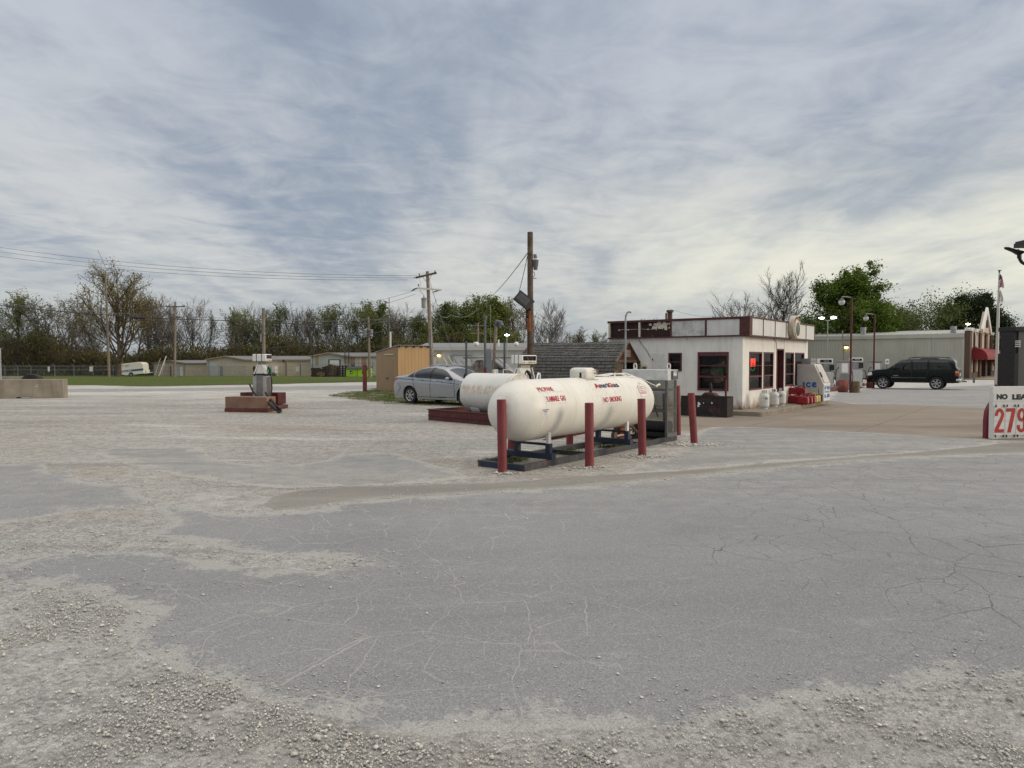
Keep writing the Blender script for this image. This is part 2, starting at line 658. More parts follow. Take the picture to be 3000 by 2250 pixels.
def asphalt_mat(name, base, dusty, dust_amt, crack_amt, dark_cracks, seed=0.0):
	m, g, b = new_mat(name)
	P = g.map(g.pos(), loc=(seed, seed * 0.7, 0))
	px, py, pz = g.sep(g.pos())
	at_ = g.n('ShaderNodeAttribute', attribute_name='edge').outputs['Fac']
	lo_ = g.noise(g.map(P, (0.30, 0.55, 1)), 0.8, 6.0, 0.6, 0.5)
	hi_ = g.noise(P, 3.2, 6.0, 0.62)
	c = g.mix(g.rng(lo_, 0.32, 0.68), tuple(q * 0.90 for q in base), tuple(q * 1.10 for q in base))
	far = g.rng(py, 6.0, 10.0, 0.0, 0.45, True)
	c = g.mix(g.math('MULTIPLY', far, g.rng(hi_, 0.3, 0.6)), c, dusty)
	blot = g.noise(g.map(P, (0.8, 1.6, 1), loc=(2, 9, 0)), 0.7, 5.0, 0.6, 0.3)
	c = g.mix(g.rng(blot, 0.50, 0.72, 0.0, 0.30, True), c, tuple(q * 0.70 for q in base))
	# rubbed tyre lanes: long soft streaks that curve across the yard
	warp = g.vmath('ADD', P, g.vmath('MULTIPLY', g.noisec(P, 0.12, 1.0), (5.0, 5.0, 0)))
	lane = g.noise(g.map(warp, (0.10, 1.5, 1), (0, 0, R(-18))), 1.0, 4.0, 0.5)
	c = g.mix(g.rng(lane, 0.50, 0.74, 0.0, 0.34, True), c, tuple(q * 0.72 for q in base))
	lane2 = g.noise(g.map(warp, (0.16, 3.2, 1), (0, 0, R(-62)), (5, 2, 0)), 1.0, 4.0, 0.55)
	c = g.mix(g.math('MULTIPLY', g.rng(lane2, 0.50, 0.70, 0.0, 0.42, True), g.math('MULTIPLY', g.rng(px, 1.0, 4.0), g.rng(py, 6.5, 9.0))), c, tuple(q * 0.66 for q in base))
	# limestone dust lying in drifts, and gravel kicked over the crumbling margin
	dn = g.math('ADD', g.math('MULTIPLY', g.noise(g.map(P, (0.5, 1.9, 1), (0, 0, R(6))), 0.9, 6.0, 0.66, 0.4), 0.72), g.math('MULTIPLY', hi_, 0.28))
	dfac = g.rng(dn, 0.56, 0.74, 0.0, dust_amt, True)
	c = g.mix(dfac, c, dusty)
	crumb = g.math('ADD', g.math('ADD', g.math('MULTIPLY', g.noise(P, 2.2, 4.0, 0.6), 0.55), g.math('MULTIPLY', g.noise(P, 16.0, 6.0, 0.75), 0.45)), g.rng(at_, 0.0, 0.42, 0.13, -0.10))
	c = g.mix(g.rng(crumb, 0.515, 0.575, 0.0, 0.85), c, tuple(q * 0.98 for q in dusty))
	# aggregate
	cell = g.sep(g.voro(P, 190.0, 'F1', 1))[0]
	ag = g.rng(cell, 0.0, 1.0, 0.66, 1.36)
	c = g.mix(0.8, c, g.comb(ag, ag, ag), 'MULTIPLY')
	pale = g.rng(g.sep(g.voro(P, 125.0, 'F1', 1))[1], 0.90, 0.93)
	c = g.mix(g.math('MULTIPLY', pale, 0.38), c, (0.46, 0.45, 0.42))
	# map cracks: big plates, and smaller plates inside some of them, all packed with pale dust or left dark
	wv = g.vmath('ADD', P, g.vmath('MULTIPLY', g.noisec(P, 1.5, 4.0), (0.26, 0.26, 0)))
	e1 = g.voro(wv, 1.55, 'DISTANCE_TO_EDGE', 0)
	e2 = g.voro(g.vmath('ADD', wv, (7.7, 3.1, 0)), 3.1, 'DISTANCE_TO_EDGE', 0)
	rag = g.noise(P, 24.0, 4.0, 0.7)
	wid = g.math('MULTIPLY', g.rng(hi_, 0.3, 0.7, 0.5, 1.5), g.rng(rag, 0.30, 0.62, 0.2, 1.5))
	k1 = g.rng(e1, g.math('MULTIPLY', wid, 0.0030), g.math('MULTIPLY', wid, 0.0075), 0.85, 0.0)
	k2 = g.rng(e2, g.math('MULTIPLY', wid, 0.0050), g.math('MULTIPLY', wid, 0.0120), 0.8, 0.0)
	m1 = g.rng(g.noise(P, 0.40, 3.0), 0.30, 0.42)
	m2 = g.rng(g.noise(g.map(P, loc=(11, 5, 0)), 0.34, 3.0), 0.38, 0.50, 0.0, 0.85)
	br = g.rng(g.noise(P, 3.1, 3.0), 0.38, 0.50)
	k = g.math('MAXIMUM', g.math('MULTIPLY', k1, m1), g.math('MULTIPLY', k2, g.math('MULTIPLY', m2, br)))
	k = g.math('MULTIPLY', k, crack_amt)
	dk = g.rng(g.math('ADD', px, g.math('MULTIPLY', g.math('SUBTRACT', lo_, 0.5), 9.0)), 0.2, 2.6, 0.0, 1.0)
	dk = g.math('MULTIPLY', dk, dark_cracks)
	k = g.math('MULTIPLY', k, g.rng(dk, 0.0, 1.0, 0.62, 0.80))
	cc = g.mix(dk, (0.42, 0.405, 0.36), (0.06, 0.058, 0.056))
	c = g.mix(k, c, cc)
	# oil spots
	ov = g.vmath('ADD', g.vmath('ADD', P, (3.3, 1.7, 0)), g.vmath('MULTIPLY', g.noisec(P, 9.0, 3.0), (0.07, 0.07, 0)))
	os_ = g.voro(ov, 1.1, 'F1', 0)
	c = g.mix(g.math('MULTIPLY', g.math('MULTIPLY', g.rng(os_, 0.045, 0.028), g.rng(g.noise(P, 0.9, 1.0), 0.50, 0.54)), 0.75), c, (0.03, 0.03, 0.032))
	g.put(b.inputs['Base Color'], c)
	b.inputs['Roughness'].default_value = 0.86
	b.inputs['Specular IOR Level'].default_value = 0.3
	hh = g.math('SUBTRACT', g.math('ADD', g.math('MULTIPLY', cell, 0.35), g.math('MULTIPLY', hi_, 0.5)), g.math('MULTIPLY', k, 1.4))
	g.put(b.inputs['Normal'], g.bump(hh, 0.35, 0.012))
	return m

def concrete_mat(name, base, stain, joints=0.0):
	m, g, b = new_mat(name)
	P = g.pos()
	at_ = g.n('ShaderNodeAttribute', attribute_name='edge').outputs['Fac']
	n1 = g.noise(g.map(P, (0.4, 1.0, 1), (0, 0, R(20))), 0.8, 6.0, 0.65, 0.4)
	n2 = g.noise(P, 7.0, 6.0, 0.65)
	c = g.mix(g.rng(n1, 0.32, 0.68), tuple(q * 0.80 for q in base), tuple(q * 1.14 for q in base))
	c = g.mix(g.rng(n2, 0.5, 0.75, 0.0, 0.4), c, stain)
	spk = g.rng(g.noise(P, 130.0, 2.0), 0.3, 0.7, 0.84, 1.14)
	c = g.mix(1.0, c, g.comb(spk, spk, spk), 'MULTIPLY')
	c = g.mix(g.rng(g.math('ADD', at_, g.math('MULTIPLY', n2, 0.2)), 0.10, 0.24, 0.55, 0.0), c, (0.36, 0.34, 0.30))
	if joints > 0:
		q = g.map(P, (1, 1, 1), (0, 0, -RZ))
		x, y, z = g.sep(q)
		jx = g.math('ABSOLUTE', g.math('SUBTRACT', g.math('FRACT', g.math('DIVIDE', x, joints)), 0.5))
		jy = g.math('ABSOLUTE', g.math('SUBTRACT', g.math('FRACT', g.math('DIVIDE', y, joints * 0.8)), 0.5))
		j = g.math('LESS_THAN', g.math('MINIMUM', jx, jy), 0.0045)
		c = g.mix(g.math('MULTIPLY', j, g.rng(n1, 0.35, 0.55)), c, (0.06, 0.055, 0.05))
	g.put(b.inputs['Base Color'], c)
	b.inputs['Roughness'].default_value = 0.88
	b.inputs['Specular IOR Level'].default_value = 0.3
	g.put(b.inputs['Normal'], g.bump(g.math('ADD', n2, g.math('MULTIPLY', g.noise(P, 60.0, 3.0), 0.4)), 0.25, 0.01))
	return m

def grass_mat(name, a, bcol, dry, bare=None):
	m, g, b = new_mat(name)
	P = g.pos()
	n1 = g.noise(g.map(P, (0.5, 1.0, 1)), 0.35, 6.0, 0.65)
	n2 = g.noise(P, 26.0, 4.0, 0.7)
	c = g.mix(g.rng(n2, 0.3, 0.7), a, bcol)
	c = g.mix(g.rng(n1, 0.50, 0.72, 0.0, 0.65), c, dry)
	if bare:
		at_ = g.n('ShaderNodeAttribute', attribute_name='edge').outputs['Fac']
		q = g.math('ADD', g.noise(P, 1.3, 6.0, 0.65), g.rng(at_, 0.0, 1.0, 0.22, -0.02))
		c = g.mix(g.rng(q, 0.50, 0.60), c, bare)
	g.put(b.inputs['Base Color'], c)
	b.inputs['Roughness'].default_value = 0.95
	b.inputs['Specular IOR Level'].default_value = 0.1
	g.put(b.inputs['Normal'], g.bump(n2, 0.8, 0.05))
	return m

M['gravel'] = gravel_mat('limestone_gravel', (0.235, 0.225, 0.21), (0.455, 0.435, 0.40), (0.28, 0.23, 0.175), 0.6)
M['gravel_pale'] = gravel_mat('pale_gravel', (0.38, 0.37, 0.355), (0.60, 0.58, 0.54), (0.36, 0.31, 0.25), 0.3)
M['asphalt'] = asphalt_mat('worn_asphalt', (0.222, 0.223, 0.229), (0.36, 0.352, 0.332), 0.75, 1.0, 0.95, 0.0)
M['asphalt_light'] = asphalt_mat('dusty_asphalt', (0.235, 0.235, 0.236), (0.40, 0.38, 0.345), 0.8, 0.9, 0.8, 13.0)
M['asphalt_far'] = asphalt_mat('lane_asphalt', (0.215, 0.217, 0.222), (0.44, 0.42, 0.385), 0.7, 0.6, 0.8, 31.0)
M['apron'] = concrete_mat('brown_concrete', (0.255, 0.215, 0.172), (0.18, 0.15, 0.122), 3.2)
M['strip'] = concrete_mat('tan_concrete', (0.235, 0.222, 0.20), (0.175, 0.165, 0.148), 0.0)
M['kerb'] = paint('kerb_concrete', (0.25, 0.22, 0.175), 0.9, var=0.2, scale=3, dirt=0.5, dirtcol=(0.12, 0.10, 0.08), bump=0.3)
M['grass'] = grass_mat('lawn', (0.062, 0.090, 0.020), (0.105, 0.130, 0.036), (0.12, 0.125, 0.045))
M['verge'] = grass_mat('patchy_verge', (0.05, 0.07, 0.018), (0.09, 0.11, 0.03), (0.13, 0.12, 0.05), (0.34, 0.31, 0.26))
M['soil'] = grass_mat('rough_ground', (0.06, 0.065, 0.03), (0.10, 0.10, 0.05), (0.13, 0.105, 0.07))

# ------------------------------------------------------------------ ground sheets
_rs = np.random.RandomState(7)
_tab = _rs.rand(256, 256)

def vnoise(x, y, scale, octs=4):
	out, amp, tot = 0.0, 1.0, 0.0
	for k in range(octs):
		X, Y = x * scale, y * scale
		i, j = np.floor(X).astype(int), np.floor(Y).astype(int)
		fx, fy = X - i, Y - j
		fx, fy = fx * fx * (3 - 2 * fx), fy * fy * (3 - 2 * fy)
		a, b = _tab[i % 256, j % 256], _tab[(i + 1) % 256, j % 256]
		c, d = _tab[i % 256, (j + 1) % 256], _tab[(i + 1) % 256, (j + 1) % 256]
		out = out + amp * ((a * (1 - fx) + b * fx) * (1 - fy) + (c * (1 - fx) + d * fx) * fy)
		tot += amp
		amp *= 0.55
		scale *= 2.1
	return out / tot - 0.5

def gzv(y):
	y = np.minimum(y, 150.0)
	return np.where(y < 30, 0.0, np.where(y < 42, -0.011 * (y - 30) ** 2 / 24.0, -0.011 * (y - 36)))

def sdist(x, y, poly):
	"""signed distance to a polygon, positive inside"""
	n = len(poly)
	d = np.full(x.shape, 1e9)
	ins = np.zeros(x.shape, bool)
	for i in range(n):
		ax, ay = poly[i]
		bx, by = poly[(i + 1) % n]
		ex, ey = bx - ax, by - ay
		t = np.clip(((x - ax) * ex + (y - ay) * ey) / (ex * ex + ey * ey + 1e-12), 0, 1)
		d = np.minimum(d, (x - ax - t * ex) ** 2 + (y - ay - t * ey) ** 2)
		cr = ((ay > y) != (by > y)) & (x < (bx - ax) * (y - ay) / (by - ay + 1e-12) + ax)
		ins ^= cr
	d = np.sqrt(d)
	return np.where(ins, d, -d)

SHEETS = {}

def ground_sheet(name, pix, res, rag, mat, lift, world=None, nscale=1.2):
	"""a layer of ground with a ragged margin, lying just above the layer below"""
	poly = [tuple(gp(*p)[:2]) for p in pix] + (world or [])
	xs, ys = [p[0] for p in poly], [p[1] for p in poly]
	gx = np.arange(min(xs) - 1, max(xs) + 1 + res, res)
	gy = np.arange(min(ys) - 1, max(ys) + 1 + res, res)
	X, Y = np.meshgrid(gx, gy)
	F = sdist(X, Y, poly) + rag * 2.0 * vnoise(X + 50, Y + 50, nscale, 5)
	SHEETS[name] = poly
	nx, ny = len(gx), len(gy)
	vid, vs, ed, faces = {}, [], [], []

	def pt(i, j):
		k = (i, j)
		if k not in vid:
			vid[k] = len(vs)
			vs.append((gx[i], gy[j]))
			ed.append(F[j, i])
		return vid[k]

	def cut(i0, j0, i1, j1):
		k = (i0, j0, i1, j1) if (i0, j0) < (i1, j1) else (i1, j1, i0, j0)
		if k not in vid:
			a, b = F[k[1], k[0]], F[k[3], k[2]]
			t = a / (a - b)
			vid[k] = len(vs)
			vs.append((gx[k[0]] + t * (gx[k[2]] - gx[k[0]]), gy[k[1]] + t * (gy[k[3]] - gy[k[1]])))
			ed.append(0.0)
		return vid[k]

	pos = F > 0
	q = pos[:-1, :-1] | pos[1:, :-1] | pos[:-1, 1:] | pos[1:, 1:]
	for j, i in zip(*np.nonzero(q)):
		cs = [(i, j), (i + 1, j), (i + 1, j + 1), (i, j + 1)]
		fc = []
		for a in range(4):
			p, r = cs[a], cs[(a + 1) % 4]
			if pos[p[1], p[0]]:
				fc.append(pt(*p))
			if pos[p[1], p[0]] != pos[r[1], r[0]]:
				fc.append(cut(*p, *r))
		if len(fc) >= 3:
			faces.append(tuple(fc))
	va = np.array(vs)
	# the layer feathers out to nothing at its margin
	z = gzv(va[:, 1]) + 0.0015 + (lift - 0.0015) * np.clip(np.array(ed) / (0.06 + 0.4 * max(0, res - 0.1)), 0, 1)
	me = bpy.data.meshes.new(name)
	me.from_pydata([(a, b, c) for (a, b), c in zip(vs, z)], [], faces)
	me.materials.append(mat)
	at_ = me.attributes.new('edge', 'FLOAT', 'POINT')
	at_.data.foreach_set('value', np.array(ed, np.float32))
	o = bpy.data.objects.new(name, me)
	COL.objects.link(o)
	tag(o, kind='structure')
	return o

def base_sheet():
	xs = np.array(sorted(set(list(range(-1500, -160, 120)) + list(range(-160, 161, 8)) + list(range(200, 1501, 120)))), float)
	ys = np.array(sorted(set(list(range(-60, 160, 3)) + [180, 220, 300, 450, 700, 1200, 2500])), float)
	X, Y = np.meshgrid(xs, ys)
	vs = np.stack([X, Y, gzv(Y)], -1).reshape(-1, 3)
	nx = len(xs)
	fs = [(j * nx + i, j * nx + i + 1, (j + 1) * nx + i + 1, (j + 1) * nx + i) for j in range(len(ys) - 1) for i in range(nx - 1)]
	tag(np_mesh('ground', vs, fs, M['soil']), kind='structure')

base_sheet()
ground_sheet('gravel_lot', [], 0.8, 0.5, M['gravel'], 0.004,
			 [(-90, -40), (75, -40), (75, 78), (-2, 82), (-14, 66), (-20, 56), (-26, 50), (-31, 54), (-90, 54)], 0.5)
ground_sheet('grass_field', [(-400, 1130), (190, 1128), (480, 1131), (620, 1126), (1050, 1119), (1140, 1117)], 0.5, 0.25, M['grass'], 0.009,
			 [(-15, 108), (-30, 116), (-120, 122), (-140, 80)], 0.7)
ground_sheet('asphalt_lane', [(-200, 1141), (500, 1138), (1100, 1128), (1300, 1126), (1300, 1135), (1100, 1141), (560, 1146), (0, 1152), (-200, 1154)],
			 0.3, 0.3, M['asphalt_far'], 0.009, None, 0.5)
ground_sheet('asphalt_side_street', [(2420, 1178), (2440, 1152), (2560, 1139), (2900, 1129), (3400, 1127), (3600, 1222), (2880, 1199), (2600, 1190)],
			 0.2, 0.25, M['asphalt_far'], 0.009, None, 0.5)
FRONT = [(0, 1690), (0, 1640), (136, 1622), (407, 1617), (576, 1640), (746, 1668), (950, 1672), (1085, 1655), (848, 1634), (725, 1627), (610, 1600),
		 (434, 1573), (468, 1532), (454, 1491), (529, 1478), (576, 1498), (651, 1503), (740, 1506), (890, 1496), (1020, 1476), (1112, 1465), (1500, 1438),
		 (1636, 1433), (1975, 1400), (2381, 1362), (2653, 1342), (3000, 1328), (3500, 1300), (3700, 1960), (3000, 1990), (2653, 2020),
		 (2381, 2068), (2246, 2102), (2056, 2136), (1859, 2143), (1568, 2166), (1500, 2166), (1288, 2170), (1058, 2139), (929, 2102), (766, 2058),
		 (678, 2024), (502, 1966), (380, 1902), (308, 1851), (400, 1797), (270, 1740), (100, 1715)]
ground_sheet('asphalt_forecourt', FRONT, 0.045, 0.10, M['asphalt'], 0.008, None, 2.6)
ground_sheet('asphalt_patch', [(-60, 1362), (136, 1358), (160, 1385), (215, 1368), (240, 1412), (380, 1420), (425, 1450), (480, 1468), (400, 1482), (270, 1492),
							   (180, 1507), (80, 1527), (0, 1542), (-300, 1600), (-300, 1380)], 0.08, 0.13, M['asphalt'], 0.008, None, 1.4)
ground_sheet('asphalt_strip', [(264, 1329), (325, 1312), (488, 1312), (583, 1312), (610, 1336), (712, 1359), (848, 1366), (949, 1349), (1010, 1329), (1153, 1325),
							   (1268, 1359), (1380, 1396), (1254, 1417), (1085, 1424), (814, 1434), (705, 1420), (590, 1403), (434, 1376), (325, 1346)],
			 0.08, 0.13, M['asphalt_light'], 0.008, None, 1.4)
ground_sheet('asphalt_wing', [(2042, 1264), (2090, 1250), (2178, 1250), (2517, 1266), (2930, 1289), (2917, 1302), (2720, 1324), (2381, 1348), (1975, 1381), (1800, 1392),
							  (1880, 1356), (1975, 1329), (2015, 1297)], 0.07, 0.07, M['asphalt_light'], 0.008, None, 1.4)
ground_sheet('concrete_apron', [(1760, 1262), (1780, 1225), (1990, 1185), (2425, 1172), (2502, 1184), (2607, 1185), (2878, 1196), (3400, 1216), (3400, 1305),
								(2930, 1291), (2517, 1268), (2178, 1252), (2090, 1252), (2040, 1266), (1985, 1264), (1900, 1277)], 0.1, 0.05, M['apron'], 0.012, None, 1.0)
ground_sheet('concrete_strip', [(760, 1484), (790, 1456), (830, 1443), (1004, 1427), (1105, 1424), (1248, 1420), (1500, 1412), (1636, 1400), (1975, 1381), (2381, 1347),
								(2720, 1323), (2917, 1301), (3400, 1268), (3400, 1308), (3000, 1326), (2653, 1340), (2381, 1360), (1975, 1398), (1636, 1431), (1500, 1436),
								(1112, 1462), (1017, 1473), (881, 1492), (800, 1497)], 0.05, 0.07, M['strip'], 0.012, None, 2.4)
ground_sheet('grass_verge', [(963, 1159), (1007, 1149), (1061, 1146), (1100, 1138), (1250, 1138), (1420, 1160), (1440, 1196), (1361, 1193), (1231, 1190), (1151, 1186),
							 (1102, 1180), (1007, 1167)], 0.15, 0.4, M['verge'], 0.012, None, 1.2)

# ------------------------------------------------------------------ loose stones
def stone_mat():
	m, g, b = new_mat('loose_limestone')
	r = g.n('ShaderNodeNewGeometry').outputs['Random Per Island']
	nd = g.n('ShaderNodeValToRGB')
	e = nd.color_ramp.elements
	e[0].position, e[0].color = 0.0, (0.27, 0.265, 0.255, 1)
	e[1].position, e[1].color = 1.0, (0.70, 0.66, 0.58, 1)
	for p, c in ((0.3, (0.38, 0.365, 0.34, 1)), (0.7, (0.50, 0.48, 0.43, 1)), (0.9, (0.60, 0.575, 0.52, 1))):
		q = e.new(p)
		q.color = c
	g.put(nd.inputs[0], r)
	g.put(b.inputs['Base Color'], nd.outputs[0])
	b.inputs['Roughness'].default_value = 0.9
	return m

M['stone'] = stone_mat()

def stones(name, pts, size, seed, label):
	"""octahedral chips, squashed and turned at random, in one mesh"""
	rs = np.random.RandomState(seed)
	n = len(pts)
	base = np.array([(1, 0, 0), (0, 1, 0), (-1, 0, 0), (0, -1, 0), (0.25, 0.1, 0.8), (0, 0, -0.6)], float)
	tri = np.array([(0, 1, 4), (1, 2, 4), (2, 3, 4), (3, 0, 4), (1, 0, 5), (2, 1, 5), (3, 2, 5), (0, 3, 5)])
	s = size * np.exp(rs.randn(n) * 0.45)
	a = rs.rand(n) * 6.283
	st = 0.6 + rs.rand(n, 3) * 0.7
	vj = base[None] * st[:, None, :] * (0.85 + 0.3 * rs.rand(n, 6, 1))
	ca, sa = np.cos(a)[:, None], np.sin(a)[:, None]
	x = vj[..., 0] * ca - vj[..., 1] * sa
	y = vj[..., 0] * sa + vj[..., 1] * ca
	v = np.stack([x, y, vj[..., 2] * 0.75], -1) * s[:, None, None]
	v[..., 0] += pts[:, 0, None]
	v[..., 1] += pts[:, 1, None]
	v[..., 2] += (gzv(pts[:, 1]) + 0.012)[:, None] + s[:, None] * 0.1
	f = (tri[None] + (np.arange(n) * 6)[:, None, None]).reshape(-1, 3)
	o = np_mesh(name, v.reshape(-1, 3), f, M['stone'])
	tag(o, label, 'gravel', kind='stuff')
	return o

def scatter():
	rs = np.random.RandomState(3)
	fr = SHEETS['asphalt_forecourt']
	hard = [SHEETS[k] for k in ('asphalt_forecourt', 'asphalt_patch', 'asphalt_strip', 'asphalt_wing', 'concrete_strip', 'concrete_apron')]

	def field(n, x0, x1, y0, y1):
		# more points near the camera, fewer far away, inside the view wedge and a little beyond
		y = y0 + (y1 - y0) * rs.rand(n) ** 1.7
		x = (rs.rand(n) * 2 - 1) * (0.80 * y + 0.6)
		return np.stack([x, y], 1)
	p = field(420000, 0, 0, 2.4, 13)
	keep = np.ones(len(p), bool)
	dmin = np.full(len(p), -1e9)
	for h in hard:
		dmin = np.maximum(dmin, sdist(p[:, 0], p[:, 1], h) + 0.1 * 2 * vnoise(p[:, 0] + 50, p[:, 1] + 50, 1.6, 4))
	clump = vnoise(p[:, 0] + 9, p[:, 1] + 9, 0.8, 4)
	clump2 = vnoise(p[:, 0] + 31, p[:, 1] + 17, 2.6, 3)
	near_edge = np.exp(-np.clip(-dmin, 0, 9) / 0.35)
	prob = np.clip(0.10 + 0.85 * np.clip(clump * 5.0 + clump2 * 2.0 + 0.05, 0, 1) + 0.35 * near_edge * np.clip(0.5 + 3 * clump2, 0, 1), 0, 1)
	prob = prob * np.clip(1.25 - (p[:, 1] - 5.0) / 4.5, 0.10, 1)
	prob = np.where(dmin > 0, 0.35 * np.exp(-dmin / 0.22) * np.clip(0.3 + clump2 * 3, 0.05, 1) + 0.0045, prob)
	p = p[rs.rand(len(p)) < prob]
	stones('loose_gravel', p[:190000], 0.0046, 5, 'loose pale limestone chips scattered over the yard')
	# small heaps round two bollards
	hp = []
	for c, sx, sy, n in ((gp(2030, 1302), 0.26, 0.18, 800), (gp(1895, 1338), 0.22, 0.14, 420), (gp(1720, 1372), 0.2, 0.09, 90), (gp(1480, 1390), 0.16, 0.06, 50)):
		hp.append(np.stack([c.x + rs.randn(n) * sx, c.y + rs.randn(n) * sy], 1))
	stones('gravel_heap', np.concatenate(hp), 0.016, 6, 'heaps of coarse grey gravel at the feet of the red bollards')

scatter()

def grass_blades(name, pts, h, seed, label, mat):
	rs = np.random.RandomState(seed)
	n = len(pts)
	a = rs.rand(n) * 6.283
	hh = h * (0.5 + rs.rand(n) * 0.9)
	wd = hh * 0.10 + 0.003
	lean = rs.randn(n, 2) * 0.35 * hh[:, None]
	z0 = gzv(pts[:, 1]) + 0.01
	v = np.zeros((n, 3, 3))
	v[:, 0, 0], v[:, 0, 1], v[:, 0, 2] = pts[:, 0] - np.cos(a) * wd, pts[:, 1] - np.sin(a) * wd, z0
	v[:, 1, 0], v[:, 1, 1], v[:, 1, 2] = pts[:, 0] + np.cos(a) * wd, pts[:, 1] + np.sin(a) * wd, z0
	v[:, 2, 0], v[:, 2, 1], v[:, 2, 2] = pts[:, 0] + lean[:, 0], pts[:, 1] + lean[:, 1], z0 + hh
	o = np_mesh(name, v.reshape(-1, 3), np.arange(n * 3).reshape(n, 3), mat)
	tag(o, label, 'grass', kind='stuff')

def blade_mat():
	m, g, b = new_mat('grass_blades')
	r = g.n('ShaderNodeNewGeometry').outputs['Random Per Island']
	g.put(b.inputs['Base Color'], g.mix(r, (0.060, 0.092, 0.018), (0.15, 0.16, 0.055)))
	b.inputs['Roughness'].default_value = 0.8
	return m

M['blade'] = blade_mat()

def blades():
	rs = np.random.RandomState(11)
	poly = SHEETS['grass_verge']
	xs, ys = [p[0] for p in poly], [p[1] for p in poly]
	p = np.stack([min(xs) + rs.rand(60000) * (max(xs) - min(xs)), min(ys) + rs.rand(60000) * (max(ys) - min(ys))], 1)
	d = sdist(p[:, 0], p[:, 1], poly) + 0.8 * vnoise(p[:, 0] + 50, p[:, 1] + 50, 1.2, 4)
	c = vnoise(p[:, 0], p[:, 1], 0.9, 3)
	p = p[(d > 0) & (rs.rand(len(p)) < np.clip(0.45 + 2.4 * c, 0.03, 1))]
	grass_blades('verge_grass', p, 0.055, 12, 'short patchy grass under and behind the silver sedan', M['blade'])
	q = []
	for px, py, sx, sy, n in ((1462, 1356, 0.11, 0.07, 1500), (1490, 1350, 0.12, 0.07, 900), (1640, 1330, 0.10, 0.10, 120), (1655, 1322, 0.14, 0.08, 160), (1790, 1312, 0.13, 0.05, 260),
							  (1835, 1310, 0.09, 0.05, 260)):
		c = gp(px, py)
		q.append(np.stack([c.x + rs.randn(n) * sx, c.y + rs.randn(n) * sy], 1))
	grass_blades('weeds', np.concatenate(q), 0.055, 13, 'low green weeds growing inside the navy steel skid', M['blade'])
	x = -75 + rs.rand(26000) * 65
	y = 53 + rs.rand(26000) * 34
	pl = SHEETS['grass_field']
	k = sdist(x, y, pl) > 0.2
	grass_blades('field_grass', np.stack([x[k], y[k]], 1), 0.055, 14, 'mown green grass of the long field before the storage sheds', M['blade'])

blades()

# ------------------------------------------------------------------ trees
def leaf_mat(name, a, b_, c_):
	m, g, b = new_mat(name)
	r = g.n('ShaderNodeNewGeometry').outputs['Random Per Island']
	c = g.mix(g.rng(r, 0.0, 0.6), a, b_)
	c = g.mix(g.rng(r, 0.6, 1.0), c, c_)
	oi = g.n('ShaderNodeObjectInfo').outputs['Random']
	c = g.mix(1.0, c, g.comb(g.rng(oi, 0, 1, 0.75, 1.2), g.rng(oi, 0, 1, 0.8, 1.15), 0.9), 'MULTIPLY')
	g.put(b.inputs['Base Color'], c)
	b.inputs['Roughness'].default_value = 0.7
	b.inputs['Specular IOR Level'].default_value = 0.2
	tr = g.n('ShaderNodeBsdfTranslucent')
	g.put(tr.inputs[0], c)
	mx = g.n('ShaderNodeMixShader')
	mx.inputs[0].default_value = 0.3
	g.nt.links.new(b.outputs[0], mx.inputs[1])
	g.nt.links.new(tr.outputs[0], mx.inputs[2])
	g.nt.links.new(mx.outputs[0], g.nt.nodes['Material Output'].inputs[0])
	return m

M['bark'] = paint('grey_bark', (0.130, 0.110, 0.092), 0.9, var=0.3, scale=3)
M['bark_dark'] = paint('dark_bark', (0.050, 0.042, 0.036), 0.9, var=0.3, scale=3)
M['bark_brown'] = paint('brown_bark', (0.095, 0.072, 0.053), 0.9, var=0.3, scale=3)
M['leaf_green'] = leaf_mat('spring_leaf_green', (0.10, 0.135, 0.030), (0.145, 0.178, 0.042), (0.20, 0.215, 0.065))
M['leaf_deep'] = leaf_mat('maple_leaf_green', (0.055, 0.105, 0.014), (0.095, 0.150, 0.022), (0.14, 0.19, 0.035))
M['leaf_bud'] = leaf_mat('pale_bud', (0.125, 0.13, 0.05), (0.165, 0.168, 0.07), (0.20, 0.185, 0.10))
M['leaf_yellow'] = leaf_mat('yellow_bud', (0.17, 0.145, 0.035), (0.22, 0.185, 0.05), (0.28, 0.23, 0.08))
M['leaf_pine'] = leaf_mat('pine_needle', (0.012, 0.024, 0.010), (0.022, 0.038, 0.014), (0.034, 0.05, 0.018))
M['leaf_brown'] = leaf_mat('dry_brush', (0.088, 0.066, 0.045), (0.125, 0.095, 0.062), (0.095, 0.10, 0.048))

